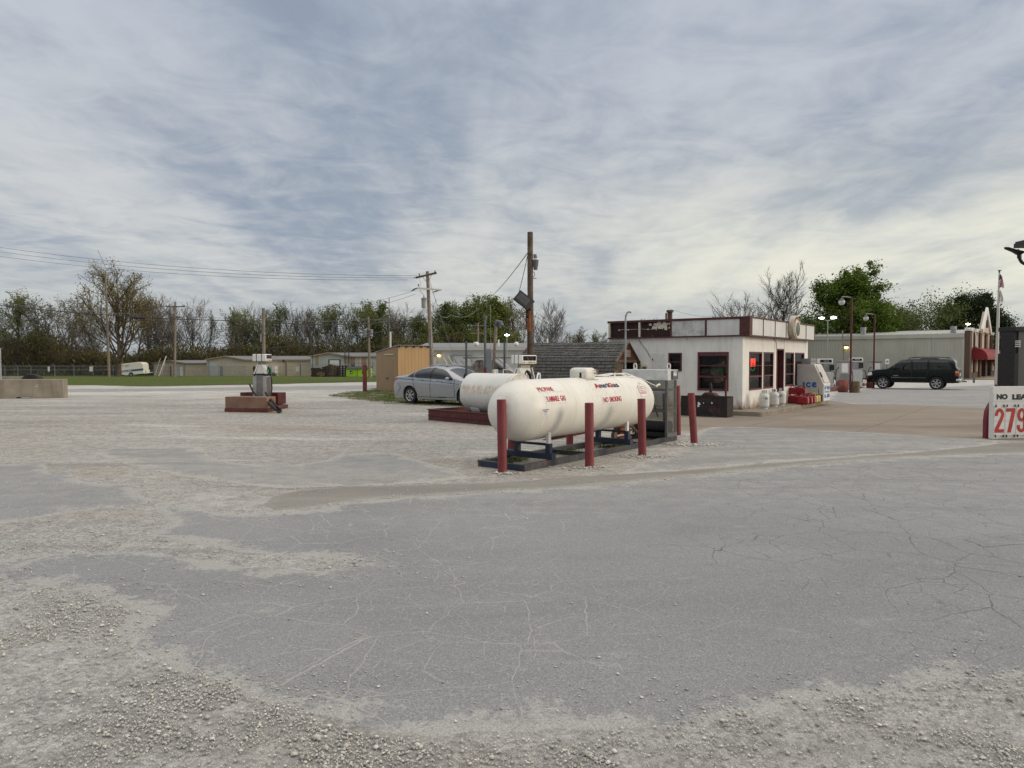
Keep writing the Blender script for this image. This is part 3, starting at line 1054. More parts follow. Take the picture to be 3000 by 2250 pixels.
def make_tree(seed, H, sp):
	"""one tree: returns (limb mesh builder, crown mesh builder); limbs, branches and twigs get thinner, leaves hang on the twigs"""
	rd = random.Random(seed)
	tr, cr = MB(), MB()
	leaf_v = []
	bias = sp.get('bias', 0.0)

	def walk(p, d, L, r, n, trop, wob):
		pts, rs = [p], [r]
		d = d.normalized()
		for i in range(n):
			d = (d + Vector((rd.gauss(0, wob), rd.gauss(0, wob), rd.gauss(0, wob) + trop))).normalized()
			p = p + d * (L / n)
			pts.append(p)
			rs.append(max(r * (1 - 0.72 * (i + 1) / n), 0.006))
		return pts, rs

	def pick(pts, t):
		k = t * (len(pts) - 1)
		i = min(int(k), len(pts) - 2)
		f = k - i
		return pts[i].lerp(pts[i + 1], f), (pts[i + 1] - pts[i]).normalized()

	def side(d, ang):
		a = rd.random() * 6.283
		u = d.orthogonal().normalized()
		q = d.cross(u)
		s = u * math.cos(a) + q * math.sin(a)
		return d * math.cos(ang) + s * math.sin(ang)

	def leaves(p, n, spread):
		for _ in range(n):
			q = p + Vector((rd.gauss(0, spread), rd.gauss(0, spread), rd.gauss(0, spread * 0.8)))
			s = sp['leaf'] * (0.6 + rd.random() * 0.8)
			a = Vector((rd.gauss(0, 1), rd.gauss(0, 1), rd.gauss(0, 0.6))).normalized() * s
			b = a.orthogonal().normalized()
			b = (Matrix.Rotation(rd.random() * 6.28, 3, a.normalized()) @ b) * (s * 0.62)
			leaf_v.append((q - a * 0.5, q + b * 0.5, q + a * 0.5, q - b * 0.5))

	r0 = H * sp.get('girth', 0.014)
	tp, trr = walk(Vector((0, 0, -0.2)), Vector((rd.gauss(0, 0.04), rd.gauss(0, 0.04), 1)), H * sp['trunk'], r0, 7, 0.05, 0.05)
	trr[0] *= 1.35
	tr.tube(tp, trr, 8)
	nl = sp['limbs']
	for i in range(nl):
		t = sp['first'] + (1 - sp['first']) * (i + rd.random() * 0.8) / nl
		t = min(t, 0.99)
		p, d = pick(tp, t)
		prof = sp['shape'](t)
		ang = sp['ang'] * (1.15 - 0.6 * t) * rd.uniform(0.75, 1.25)
		L = H * sp['reach'] * prof * rd.uniform(0.8, 1.2)
		dd = side(d, ang)
		dd.x += bias
		lp, lr = walk(p, dd, L, r0 * 0.42 * (1.1 - 0.5 * t), 6, sp['trop'], 0.13)
		tr.tube(lp, lr, 5, cap=False)
		for j in range(sp['br']):
			tb = 0.22 + 0.78 * (j + rd.random()) / sp['br']
			bp, bd = pick(lp, min(tb, 0.99))
			bl = L * sp.get('brl', 0.5) * (1.1 - 0.6 * tb) * rd.uniform(0.7, 1.25)
			q, qr = walk(bp, side(bd, R(rd.uniform(25, 62))), bl, r0 * 0.15 * (1.15 - 0.6 * tb) + 0.006, 4, sp['trop'] * 1.3, 0.16)
			cr.tube(q, qr, 3, cap=False)
			for k in range(sp['tw']):
				tt = 0.25 + 0.75 * (k + rd.random()) / sp['tw']
				wp, wd = pick(q, min(tt, 0.99))
				tl = bl * sp.get('twl', 0.42) * rd.uniform(0.6, 1.3)
				z, zr = walk(wp, side(wd, R(rd.uniform(18, 55))), tl, sp.get('twr', 0.022), 3, sp['trop'] * 1.5, 0.14)
				cr.tube(z, [max(a, sp.get('twr', 0.022) * 0.35) for a in zr], 3, cap=False)
				if sp['lv'] and rd.random() < sp.get('lp', 1.0):
					leaves(z[-1], sp['lv'], tl * sp.get('spread', 0.35))
					leaves(z[1], sp['lv'] // 2, tl * sp.get('spread', 0.35))
	cr.cur = 1
	if leaf_v:
		k = len(cr.v)
		cr.v += [tuple(c) for q in leaf_v for c in q]
		cr.f += [(k + 4 * i, k + 4 * i + 1, k + 4 * i + 2, k + 4 * i + 3) for i in range(len(leaf_v))]
		cr.mi += [1] * len(leaf_v)
	return tr, cr

dome = lambda t: 0.55 + 0.6 * math.sin(math.pi * min(1, t * 0.95)) * (1.1 - 0.5 * t)
vase = lambda t: 1.0 - 0.25 * t
cone = lambda t: 1.15 - 0.9 * t

SPEC = {
	'bare': (dict(trunk=0.62, first=0.22, limbs=15, reach=0.48, ang=R(46), trop=0.16, br=8, tw=7, lv=0, leaf=0.2, shape=vase, brl=0.55, twl=0.55, twr=0.024), 'bark', 'leaf_bud'),
	'budding': (dict(trunk=0.66, first=0.25, limbs=15, reach=0.44, ang=R(50), trop=0.12, br=8, tw=7, lv=2, lp=0.6, leaf=0.22, shape=dome, twr=0.022), 'bark', 'leaf_bud'),
	'leafing': (dict(trunk=0.70, first=0.25, limbs=16, reach=0.40, ang=R(52), trop=0.10, br=9, tw=7, lv=3, lp=0.85, leaf=0.23, shape=dome, twr=0.02), 'bark', 'leaf_green'),
	'dense': (dict(trunk=0.72, first=0.14, limbs=18, reach=0.42, ang=R(58), trop=0.07, br=9, tw=6, lv=7, leaf=0.30, shape=dome, twr=0.02, spread=0.5), 'bark_brown', 'leaf_green'),
	'slim': (dict(trunk=0.85, first=0.20, limbs=16, reach=0.26, ang=R(40), trop=0.16, br=7, tw=6, lv=2, lp=0.7, leaf=0.22, shape=vase, twr=0.02), 'bark', 'leaf_bud'),
	'brushy': (dict(trunk=0.45, first=0.05, limbs=16, reach=0.62, ang=R(60), trop=0.07, br=8, tw=7, lv=3, lp=0.7, leaf=0.20, shape=vase, twr=0.02), 'bark_brown', 'leaf_brown'),
}
_proto = {}

def tree_at(kind, variant, x, y, H, rz, label, group, cat='tree', name='tree', sxy=1.0):
	key = (kind, variant)
	if key not in _proto:
		sp, bk, lf = SPEC[kind]
		root = empty(name)
		tr, cr = make_tree(100 + variant * 17 + len(kind), 14.0, sp)
		tr.build('trunk', M[bk], root, smooth=True, fix=False)
		cr.build('crown', [M[bk], M[lf]], root, smooth=False, fix=False)
		_proto[key] = root
		o = root
	else:
		o = copy_tree(_proto[key])
	s = H / 14.0
	o.location = (x, y, gz(y))
	o.rotation_euler = (0, 0, rz)
	o.scale = (s * sxy, s * sxy, s)
	tag(o, label, cat, group)
	return o

KINDWORDS = {
	'bare': 'bare grey tree with fine upright twigs',
	'budding': 'grey tree just coming into pale bud',
	'leafing': 'tree in thin fresh green leaf',
	'dense': 'bushy tree in full mid-green leaf',
	'slim': 'slim upright tree with a few pale buds',
	'brushy': 'low brown brushy tree',
}
_used = {}

def wood_label(kind, px, py_top, depth):
	"""says which one: its kind, what stands before it, its size"""
	marks = [(60, 'above the concrete barrier'), (170, 'left of the yellow budding tree'), (330, 'behind the yellow budding tree'), (420, 'behind the white trailer'),
			 (500, 'behind the low beige store'), (575, 'behind the crossarmed pole'), (660, 'behind the beige garage gable'), (740, 'above the lone fuel pump'),
			 (800, 'right of the bare pump-side pole'), (880, 'behind the long beige garage'), (960, 'behind the pallet stack'), (1040, 'behind the caged ladder'),
			 (1110, 'behind the pole with two grey cans'), (1180, 'behind the tan shed'), (1260, 'behind the tall transformer pole'), (1350, 'above the lit wall lamp'),
			 (1430, 'behind the grey vent pipe'), (1520, 'left of the brown yard pole'), (1620, 'right of the brown yard pole'), (1720, 'above the shingled shed'), (1800, 'beside the red fascia'), (9999, 'at the far right')]
	where = next(s for a, s in marks if px <= a)
	row = 'front row' if depth < 133 else ('second row' if depth < 143 else 'back row')
	base = f'{KINDWORDS[kind]}, {row}, {where}'
	k = _used.get(base, 0)
	_used[base] = k + 1
	if k:
		base += ', ' + ('its smaller neighbour' if k == 1 else 'a third beside it' if k == 2 else 'a further one beside it')
	return base

# the wood behind the storage sheds: (kind, picture column of the stem, picture row of the top, distance, spread)
WOOD = [('leafing', 60, 858, 124, 1.1), ('budding', 150, 868, 126, 1.1), ('budding', 20, 905, 130, 1.0), ('dense', 110, 960, 132, 1.0), ('budding', 205, 850, 134, 1.0),
		('brushy', 40, 985, 122, 1.2), ('brushy', 190, 990, 124, 1.2), ('brushy', 270, 1000, 125, 1.2), ('bare', 255, 960, 131, 1.0), ('bare', 290, 900, 137, 1.0),
		('leafing', 392, 868, 135, 0.9), ('bare', 440, 872, 130, 1.0), ('bare', 478, 868, 134, 0.9), ('bare', 525, 890, 130, 1.0), ('bare', 560, 885, 136, 1.1),
		('brushy', 395, 1000, 128, 1.1), ('brushy', 470, 1005, 127, 1.1), ('brushy', 560, 1000, 127, 1.2), ('slim', 610, 920, 132, 1.0), ('leafing', 655, 905, 130, 0.9),
		('slim', 700, 915, 134, 1.0), ('leafing', 725, 902, 131, 0.8), ('budding', 690, 930, 128, 1.0), ('budding', 762, 905, 133, 0.8), ('leafing', 815, 892, 131, 1.0),
		('bare', 785, 900, 138, 1.0), ('bare', 865, 898, 134, 1.0), ('bare', 900, 905, 130, 1.0), ('budding', 935, 892, 138, 1.0), ('leafing', 972, 884, 132, 0.95),
		('bare', 1000, 905, 137, 1.0), ('leafing', 1040, 888, 130, 0.95), ('dense', 1088, 888, 134, 0.75), ('bare', 1130, 915, 133, 1.0), ('bare', 1150, 900, 138, 0.9),
		('budding', 1185, 910, 128, 0.9), ('bare', 1218, 905, 134, 0.9), ('dense', 1255, 920, 124, 0.8), ('bare', 1290, 895, 132, 1.0), ('bare', 1310, 890, 137, 0.9),
		('dense', 1345, 880, 124, 0.9), ('dense', 1395, 872, 127, 1.0), ('dense', 1445, 872, 125, 1.0), ('leafing', 1490, 872, 128, 0.9), ('budding', 1515, 880, 130, 0.9),
		('leafing', 1300, 950, 120, 0.9), ('dense', 1420, 960, 119, 1.0), ('brushy', 1500, 985, 118, 1.1), ('bare', 1590, 884, 112, 1.0), ('budding', 1622, 945, 116, 0.9),
		('brushy', 1580, 1000, 112, 1.1), ('brushy', 1650, 1010, 114, 1.0), ('slim', 1690, 968, 126, 1.3), ('budding', 1732, 966, 128, 1.2), ('leafing', 1770, 970, 127, 1.0),
		('brushy', 650, 1000, 126, 1.2), ('brushy', 745, 1000, 127, 1.2), ('brushy', 830, 1000, 126, 1.2), ('brushy', 915, 1000, 127, 1.2), ('brushy', 1000, 1005, 126, 1.2),
		('brushy', 1090, 1005, 125, 1.2), ('brushy', 1180, 1010, 122, 1.2), ('brushy', 1260, 1010, 120, 1.1), ('budding', 1870, 935, 100, 0.8), ('budding', 1925, 925, 96, 0.8)]

def woods():
	rd = random.Random(5)
	for i, (kind, px, py, D, sxy) in enumerate(WOOD):
		p = at(px, 1055, D)
		top = at(px, py, D).z
		H = (top - gz(D)) * (1.0 if kind != 'brushy' else 1.0)
		tree_at(kind, i % (3 if kind in ('bare', 'leafing', 'dense') else 2), p.x, D, H * 1.02, rd.random() * 6.28, wood_label(kind, px, py, D),
				'trees of the wood behind the storage sheds', sxy=sxy * (1.15 if kind != 'slim' else 1.0))

woods()

def undergrowth():
	"""brown brush and saplings that fill the wood to about head height and more"""
	rs = np.random.RandomState(21)
	n = 90000
	D = 122 + rs.rand(n) * 22
	px = -60 + rs.rand(n) * 1960
	D = np.where(px > 1120, D - 8, D)
	x = (px - 1500) / FPX * D
	hmax = 2.2 + 5.5 * np.clip(0.5 + 1.6 * vnoise(x, D, 0.12, 4), 0, 1)
	hmax = np.where(px > 1640, hmax * 0.6, hmax)
	z = gzv(D) + hmax * rs.rand(n) ** 0.8
	s = 0.14 + rs.rand(n) * 0.24
	c = np.stack([x, D, z], -1)
	a = rs.randn(n, 3)
	a /= np.linalg.norm(a, axis=1)[:, None]
	b = np.cross(a, rs.randn(n, 3))
	b /= np.linalg.norm(b, axis=1)[:, None]
	a[:, 2] *= 1.6
	v = np.stack([c - a * s[:, None], c + b * s[:, None] * 0.35, c + a * s[:, None], c - b * s[:, None] * 0.35], 1)
	o = np_mesh('undergrowth', v.reshape(-1, 3), np.arange(n * 4).reshape(n, 4), [M['leaf_brown'], M['leaf_green']], fmat=(rs.rand(n) < 0.22).astype(int))
	tag(o, 'brown and green brush filling the foot of the wood behind the sheds', 'undergrowth', kind='stuff')

undergrowth()

def special_tree(name, seed, H, sp, bark, leaf, px, D, label, group=None):
	root = thing(name, label, 'tree', (at(px, 1055, D).x, D, gz(D)), 0, group)
	tr, cr = make_tree(seed, H, sp)
	tr.build('trunk', M[bark], root, fix=False)
	cr.build('crown', [M[bark], M[leaf]], root, smooth=False, fix=False)
	return root

def height(py, D):
	return at(1500, py, D).z - gz(D)

special_tree('budding_tree', 41, height(780, 112), dict(trunk=0.70, first=0.14, limbs=22, reach=0.54, ang=R(62), trop=0.09, br=10, tw=8, lv=3, lp=0.72, leaf=0.24, shape=lambda t: 1.15 - 0.55 * t,
			 twr=0.026, girth=0.021), 'bark_brown', 'leaf_yellow', 345, 112, 'big spreading tree in yellow bud, tallest on the left, beside the white trailer')
special_tree('dead_top_tree', 43, height(795, 113), dict(trunk=0.70, first=0.35, limbs=11, reach=0.36, ang=R(46), trop=0.10, br=8, tw=7, lv=0, leaf=0.2, shape=vase, twr=0.028, girth=0.017, bias=0.25),
			 'bark_brown', 'leaf_bud', 352, 113, 'bare-topped tree leaning right out of the yellow budding tree')
special_tree('maple_tree', 47, height(800, 98), dict(trunk=0.66, first=0.12, limbs=26, reach=0.47, ang=R(62), trop=0.08, br=12, tw=8, lv=13, leaf=0.30, shape=lambda t: 1.05 - 0.28 * t, twr=0.024,
			 girth=0.016, spread=0.42), 'bark', 'leaf_deep', 2475, 98, 'large deep-green maple standing tallest behind the pale metal building')
special_tree('bare_tree', 53, height(778, 92), dict(trunk=0.60, first=0.28, limbs=18, reach=0.46, ang=R(46), trop=0.15, br=9, tw=9, lv=1, lp=0.2, leaf=0.10, shape=vase, twr=0.022, girth=0.014),
			 'bark_dark', 'leaf_brown', 2300, 92, 'tall bare dark tree behind the round sign of the station')
special_tree('bare_tree', 59, height(862, 90), dict(trunk=0.55, first=0.15, limbs=18, reach=0.62, ang=R(64), trop=0.08, br=9, tw=8, lv=3, lp=0.6, leaf=0.10, shape=dome, twr=0.022),
			 'bark_dark', 'leaf_brown', 2200, 90, 'low spreading tree with brown buds behind the station roof corner')
special_tree('leafy_tree', 61, height(905, 104), dict(trunk=0.55, first=0.05, limbs=26, reach=0.85, ang=R(74), trop=0.06, br=11, tw=8, lv=9, leaf=0.24, shape=dome, twr=0.02, spread=0.5),
			 'bark', 'leaf_green', 2705, 104, 'rounded mid-green tree behind the pale building, left of the pine')
special_tree('leafy_tree', 67, height(862, 108), dict(trunk=0.8, first=0.45, limbs=12, reach=0.22, ang=R(60), trop=0.06, br=7, tw=6, lv=4, leaf=0.22, shape=dome, twr=0.02),
			 'bark', 'leaf_bud', 2760, 108, 'thin pale crown showing above the rounded green tree')
special_tree('pine_tree', 71, height(880, 102), dict(trunk=0.85, first=0.28, limbs=30, reach=0.36, ang=R(80), trop=0.03, br=10, tw=8, lv=10, leaf=0.24, shape=lambda t: 0.65 + 0.55 * math.sin(3.0 * min(1, t)), twr=0.02,
			 spread=0.6), 'bark_brown', 'leaf_pine', 2838, 102, 'dark round-topped pine behind the red awning shop')
special_tree('leafy_tree', 73, height(945, 110), dict(trunk=0.6, first=0.1, limbs=16, reach=0.5, ang=R(62), trop=0.06, br=8, tw=7, lv=6, leaf=0.26, shape=dome, twr=0.02),
			 'bark', 'leaf_green', 2590, 110, 'small green tree in the dip between the maple and the rounded tree')
special_tree('leafy_tree', 79, height(940, 112), dict(trunk=0.6, first=0.1, limbs=16, reach=0.6, ang=R(62), trop=0.06, br=8, tw=7, lv=5, leaf=0.26, shape=dome, twr=0.02),
			 'bark', 'leaf_green', 2395, 112, 'dim green tree low behind the twin lit lamps')
special_tree('leafy_tree', 83, height(950, 95), dict(trunk=0.6, first=0.2, limbs=14, reach=0.5, ang=R(55), trop=0.08, br=8, tw=7, lv=3, leaf=0.2, shape=dome, twr=0.02),
			 'bark', 'leaf_bud', 3020, 95, 'budding tree at the right edge above the grey cabinet')

# ------------------------------------------------------------------ the propane tank on its skid
N0 = Vector((0.19, 10.84, 0))
TR, TZ, TS, TL, THD = 0.4916, 0.898, 0.443, 3.54, 0.59      # radius, axis height, start, straight length, head depth
TOFF = 0.396

def white_tank_mat():
	m, g, b = new_mat('tank_white')
	o = g.obj()
	x, y, z = g.sep(o)
	n1 = g.noise(o, 1.6, 5.0, 0.6)
	c = g.mix(g.rng(n1, 0.3, 0.7), (0.66, 0.63, 0.56), (0.76, 0.745, 0.69))
	# lichen specks and scuffs, thick on the shoulder, where old decals came off
	band = g.rng(g.math('ABSOLUTE', g.math('SUBTRACT', x, 1.75)), 0.15, 0.95, 1.0, 0.0, True)
	sp = g.noise(g.map(o, (1.0, 1.0, 1.0)), 26.0, 6.0, 0.75)
	patch = g.noise(g.map(o, (1, 1, 1), loc=(3, 1, 2)), 2.6, 4.0, 0.6)
	k = g.math('MULTIPLY', g.rng(sp, 0.56, 0.66), g.rng(g.math('MULTIPLY_ADD', band, 0.20, patch), 0.50, 0.66))
	c = g.mix(g.math('MULTIPLY', k, 0.8), c, (0.33, 0.325, 0.28))
	d = g.rng(g.voro(o, 9.0, 'F1', 0), 0.055, 0.035)
	c = g.mix(g.math('MULTIPLY', d, g.rng(g.noise(o, 2.1, 2.0), 0.56, 0.60)), c, (0.04, 0.035, 0.03))
	run = g.noise(g.map(o, (5.0, 1.0, 0.5)), 2.2, 5.0, 0.6)
	c = g.mix(g.rng(run, 0.50, 0.78, 0.0, 0.42), c, (0.44, 0.385, 0.29))
	seam = g.math('LESS_THAN', g.math('ABSOLUTE', g.math('SUBTRACT', g.math('ABSOLUTE', g.math('SUBTRACT', x, TL / 2)), TL / 2)), 0.006)
	c = g.mix(g.math('MULTIPLY', seam, 0.3), c, (0.35, 0.32, 0.26))
	g.put(b.inputs['Base Color'], c)
	b.inputs['Roughness'].default_value = 0.42
	b.inputs['Specular IOR Level'].default_value = 0.35
	g.put(b.inputs['Normal'], g.bump(g.noise(o, 1.1, 3.0), 0.06, 0.05))
	return m

M['tank_white'] = white_tank_mat()
tank_o = N0 + U * TS + V * TOFF
tank = thing('propane_tank', 'large white propane tank with red warning decals, on the navy skid', 'gas tank', (tank_o.x, tank_o.y, 0), RZ)

def tank_parts():
	# local frame: x along the tank, -y towards the yard, z up
	mb = MB()
	prof = [(TR * math.cos(a), -THD * math.sin(a)) for a in np.linspace(math.pi / 2, 0, 26)]
	prof += [(TR, TL * i / 12) for i in range(1, 13)]
	prof += [(TR * math.cos(a), TL + THD * math.sin(a)) for a in np.linspace(0, math.pi / 2, 26)[1:]]
	prof[0] = (0.0, -THD)
	prof[-1] = (0.0, TL + THD)
	X = Matrix.Translation((0, 0, TZ)) @ Matrix.Rotation(math.pi / 2, 4, 'Y')
	mb.lathe(prof, 72, X)
	mb.build('shell', M['tank_white'], tank, angle=60)

	def wrap(lift):
		def fn(s, th):                          # th in degrees above the side; follows the heads too
			a = R(th)
			e = max(0.0, s - TL, -s) / THD
			rr = TR * math.sqrt(max(0.0, 1 - e * e)) + lift
			return (s + (lift * 0.6 * (1 if s > TL else -1) if e > 0 else 0), -rr * math.cos(a), TZ + rr * math.sin(a))
		return fn

	def label(name, words, mat):
		t = MB()
		f = wrap(0.007)
		for s, x, y, wd, ht, bold in words:
			letter(t, s, x, y, wd, ht, f, bold, True)
		t.build(name, mat, tank, smooth=False, fix=False)

	def sticker(name, x0, x1, y0, y1, mat):
		t = MB()
		sheet(t, x0, x1, y0, y1, wrap(0.0035), 10)
		t.build(name, mat, tank, smooth=True, fix=False)

	wp = M['white']
	sticker('sticker', -0.05, 0.585, 36.8, 49.9, wp)
	sticker('sticker', 0.03, 0.615, 14.2, 29.9, wp)
	sticker('sticker', 1.73, 2.43, 4.0, 20.0, wp)
	label('lettering', [('PROPANE', -0.035, 38.2, 0.40, 10.6, 0.012)], M['lettering_red'])
	label('lettering', [('FLAMMABLE', 0.055, 17.2, 0.345, 10.8, 0.03), ('GAS', 0.44, 17.2, 0.145, 10.8, 0.03)], M['lettering_red'])
	label('lettering', [('NO', 1.755, 6.6, 0.17, 11.2, 0.03), ('SMOKING', 1.965, 6.6, 0.43, 11.2, 0.03)], M['lettering_red'])
	# the gas company's name: red capitals, navy small letters
	label('lettering', [('A', 1.665, 38.8, 0.175, 12.4, 0.05), ('G', 2.155, 38.8, 0.14, 12.4, 0.05)], M['lettering_red'])
	label('lettering', [('mer', 1.835, 38.8, 0.265, 9.4, 0.02), ('i', 2.108, 38.8, 0.040, 12.0, 0.03), ('as', 2.30, 38.8, 0.205, 9.4, 0.02)], M['lettering_navy'])
	# data sticker low on the near end
	sticker('sticker', -0.105, 0.062, -7.4, 4.9, wp)
	label('lettering', [('WARNING', -0.10, 2.6, 0.156, 1.8, 0.05), ('PROPANE', -0.075, -0.4, 0.10, 1.5, 0.04), ('KEEP CLEAR', -0.065, -2.6, 0.085, 1.1, 0.0),
						('TANK', -0.045, -4.4, 0.05, 1.0, 0.0), ('CALL FIRST', -0.065, -6.4, 0.09, 1.1, 0.0)], M['lettering_navy'])
	# emergency notice and the worn diamond placard behind it
	dm = MB()
	f = wrap(0.003)
	for a, b_ in (((3.375, 50), (3.12, 34)), ((3.375, 50), (3.56, 28)), ((3.12, 34), (3.13, 22)), ((3.56, 28), (3.48, 11)), ((3.37, 46), (3.18, 35)), ((3.37, 46), (3.50, 31))):
		for k in range(9):
			if (k * 7) % 5 == 3:
				continue
			p = [a[i] + (b_[i] - a[i]) * k / 9 for i in (0, 1)]
			q = [a[i] + (b_[i] - a[i]) * (k + 0.8) / 9 for i in (0, 1)]
			dm.add([f(p[0], p[1]), f(q[0], q[1]), f(q[0], q[1] - 0.8), f(p[0], p[1] - 0.8)], [(0, 1, 2, 3)])
	dm.build('placard_outline', M['grey'], tank, smooth=False, fix=False)
	sticker('sticker', 3.155, 3.43, 20.3, 36.4, wp)
	sticker('sticker', 3.165, 3.42, 9.5, 18.8, wp)
	fr = MB()
	f = wrap(0.0065)
	for x0, x1, y0, y1 in ((3.155, 3.43, 35.8, 36.4), (3.155, 3.43, 20.3, 20.9), (3.155, 3.161, 21, 36), (3.424, 3.43, 21, 36), (3.165, 3.42, 18.2, 18.8), (3.165, 3.42, 12.4, 12.9)):
		sheet(fr, x0, x1, y0, y1, f, 4)
	fr.build('notice_border', M['lettering_red'], tank, smooth=False, fix=False)
	label('lettering', [('IN CASE OF', 3.215, 32.6, 0.13, 1.9, 0.02), ('Emergency', 3.185, 29.0, 0.21, 2.6, 0.02), ('Please call', 3.205, 25.4, 0.17, 2.2, 0.02),
						('1-800-000-000', 3.185, 22.0, 0.22, 1.8, 0.02)], M['lettering_red'])
	# lifting loops, dome lid, pipes
	lp = MB()
	lp.tube([(0.40, -0.02, TZ + TR - 0.01), (0.42, -0.02, TZ + TR + 0.06), (0.47, 0, TZ + TR + 0.095), (0.53, 0.01, TZ + TR + 0.085), (0.55, 0.02, TZ + TR - 0.01)], 0.014, 8)
	lp.build('lifting_loop', M['white'], tank)
	lp = MB()
	lp.tube([(2.95, -0.02, TZ + TR - 0.01), (2.96, -0.02, TZ + TR + 0.05), (3.02, 0, TZ + TR + 0.06), (3.05, 0.02, TZ + TR - 0.01)], 0.012, 8)
	lp.build('lifting_loop', M['white'], tank)
	dome_m = MB()
	lx0, lx1, ly, z0 = 1.66, 2.02, 0.19, TZ + TR - 0.06
	dome_m.box(lx0, lx1, -ly, ly, z0, z0 + 0.235)
	dome_o = dome_m.build('valve_dome', M['tank_white'], tank)
	b = dome_o.modifiers.new('bevel', 'BEVEL')
	b.width, b.segments, b.limit_method = 0.075, 5, 'ANGLE'
	slot = MB()
	slot.box(lx0 - 0.004, lx0 + 0.01, -0.09, -0.05, z0 + 0.05, z0 + 0.15)
	slot.build('vent_slot', M['black'], dome_o)
	st = MB()
	st.box(lx1 - 0.13, lx1 - 0.03, -ly - 0.004, -ly + 0.002, z0 + 0.10, z0 + 0.20)
	st.build('notice', M['white'], dome_o)
	st = MB()
	letter(st, 'CAUTION', lx1 - 0.12, z0 + 0.175, 0.08, 0.015, lambda a, c: (a, -ly - 0.0065, c), 0.05)
	letter(st, 'GAS', lx1 - 0.112, z0 + 0.115, 0.065, 0.045, lambda a, c: (a, -ly - 0.0065, c), 0.02)
	st.build('lettering', M['lettering_black'], dome_o, smooth=False, fix=False)
	gap = MB()
	gap.box(lx0 - 0.02, lx1 + 0.03, -ly - 0.015, ly + 0.015, z0 - 0.02, z0 + 0.022)
	gap.build('collar', M['black'], tank)
	pipe = MB()
	up = TZ + TR
	pipe.tube([(2.02, 0.05, up + 0.04), (2.70, 0.02, up + 0.015), (3.1, 0.03, up + 0.045), (3.45, 0.02, up + 0.05), (3.75, -0.04, up - 0.02), (3.98, -0.12, up - 0.16)], 0.011, 6)
	pipe.tube([(2.5, 0.10, up + 0.02), (3.0, 0.08, up + 0.05), (3.5, 0.1, up + 0.03), (3.95, 0.08, up - 0.11)], 0.013, 6)
	pipe.tube([(2.6, -0.1, up + 0.0), (3.2, -0.14, up + 0.0), (3.65, -0.22, up - 0.05), (4.02, -0.27, up - 0.17), (4.15, -0.28, up - 0.20)], 0.008, 6)
	pipe.build('pipework', M['white'], tank)
	brass = paint('brass_fitting', (0.22, 0.13, 0.06), 0.5, metal=0.6, var=0.3)
	for vx, vy, h in ((2.42, 0.16, 0.07), (2.50, 0.10, 0.10), (2.60, 0.18, 0.06), (3.25, 0.12, 0.08)):
		val = MB()
		val.cyl(vx, vy, up - 0.05, up + h, 0.022, 10)
		val.cyl(vx, vy, up + h, up + h + 0.025, 0.034, 10)
		val.build('valve', brass, tank)
	end = MB()
	end.tube([(4.15, -0.28, up - 0.20), (4.20, -0.29, up - 0.23), (4.25, -0.29, up - 0.20), (4.32, -0.30, up - 0.19)], [0.01, 0.012, 0.022, 0.028], 8)
	end.build('hose_end', M['cream'], tank)
	# feet welded to the shell
	for s in (0.32, 2.93):
		lg = MB()
		lg.box(s - 0.035, s + 0.035, -0.335, -0.285, 0.36, TZ - 0.30)
		lg.build('leg', M['white'], tank)
		lg = MB()
		lg.box(s - 0.035, s + 0.035, 0.285, 0.335, 0.36, TZ - 0.30)
		lg.build('leg', M['white'], tank)

tank_parts()

# skid of navy channel: local frame x along the tank, y across (0 = yard side)
skid = thing('tank_skid', 'low navy and black steel skid frame under the big propane tank', 'steel frame', (N0.x, N0.y, 0), RZ)

def skid_parts():
	L, W = 5.42, 0.93
	mb = MB()
	mb.box(0, L, 0, 0.075, 0.0, 0.105)
	mb.build('side_rail', M['dark_steel'], skid, bevel=0.006)
	mb = MB()
	mb.box(0, L, W - 0.075, W, 0.0, 0.105)
	mb.build('side_rail', M['dark_steel'], skid, bevel=0.006)
	mb = MB()
	mb.box(0.002, 0.08, 0.077, W - 0.077, 0.0, 0.10)
	mb.build('end_rail', M['navy'], skid, bevel=0.006)
	mb = MB()
	mb.box(L - 0.08, L - 0.002, 0.077, W - 0.077, 0.0, 0.10)
	mb.build('end_rail', M['dark_steel'], skid, bevel=0.006)
	mb = MB()
	for x in (2.0, 3.95):
		mb.box(x, x + 0.07, 0.077, W - 0.077, 0.015, 0.085)
	mb.build('cross_member', M['dark_steel'], skid)
	for s in (TS + 0.32, TS + 2.93):
		mb = MB()                                # wide flat channel, then a portal that carries the foot
		mb.box(s - 0.06, s + 0.06, -0.02, W + 0.02, 0.107, 0.20)
		y0, y1 = TOFF - 0.36, TOFF + 0.36
		mb.box(s - 0.045, s + 0.045, y0, y0 + 0.085, 0.20, 0.36)
		mb.box(s - 0.045, s + 0.045, y1 - 0.085, y1, 0.20, 0.36)
		mb.box(s - 0.043, s + 0.043, y0 + 0.085, y1 - 0.085, 0.325, 0.358)
		mb.build('saddle', M['navy'], skid, bevel=0.005)

skid_parts()

# pump cabinet at the far end of the skid
cab_o = N0 + U * 4.92
cab = thing('pump_cabinet', 'tall steel mesh cabinet with white header at the far end of the skid', 'pump cabinet', (cab_o.x, cab_o.y, 0), RZ)

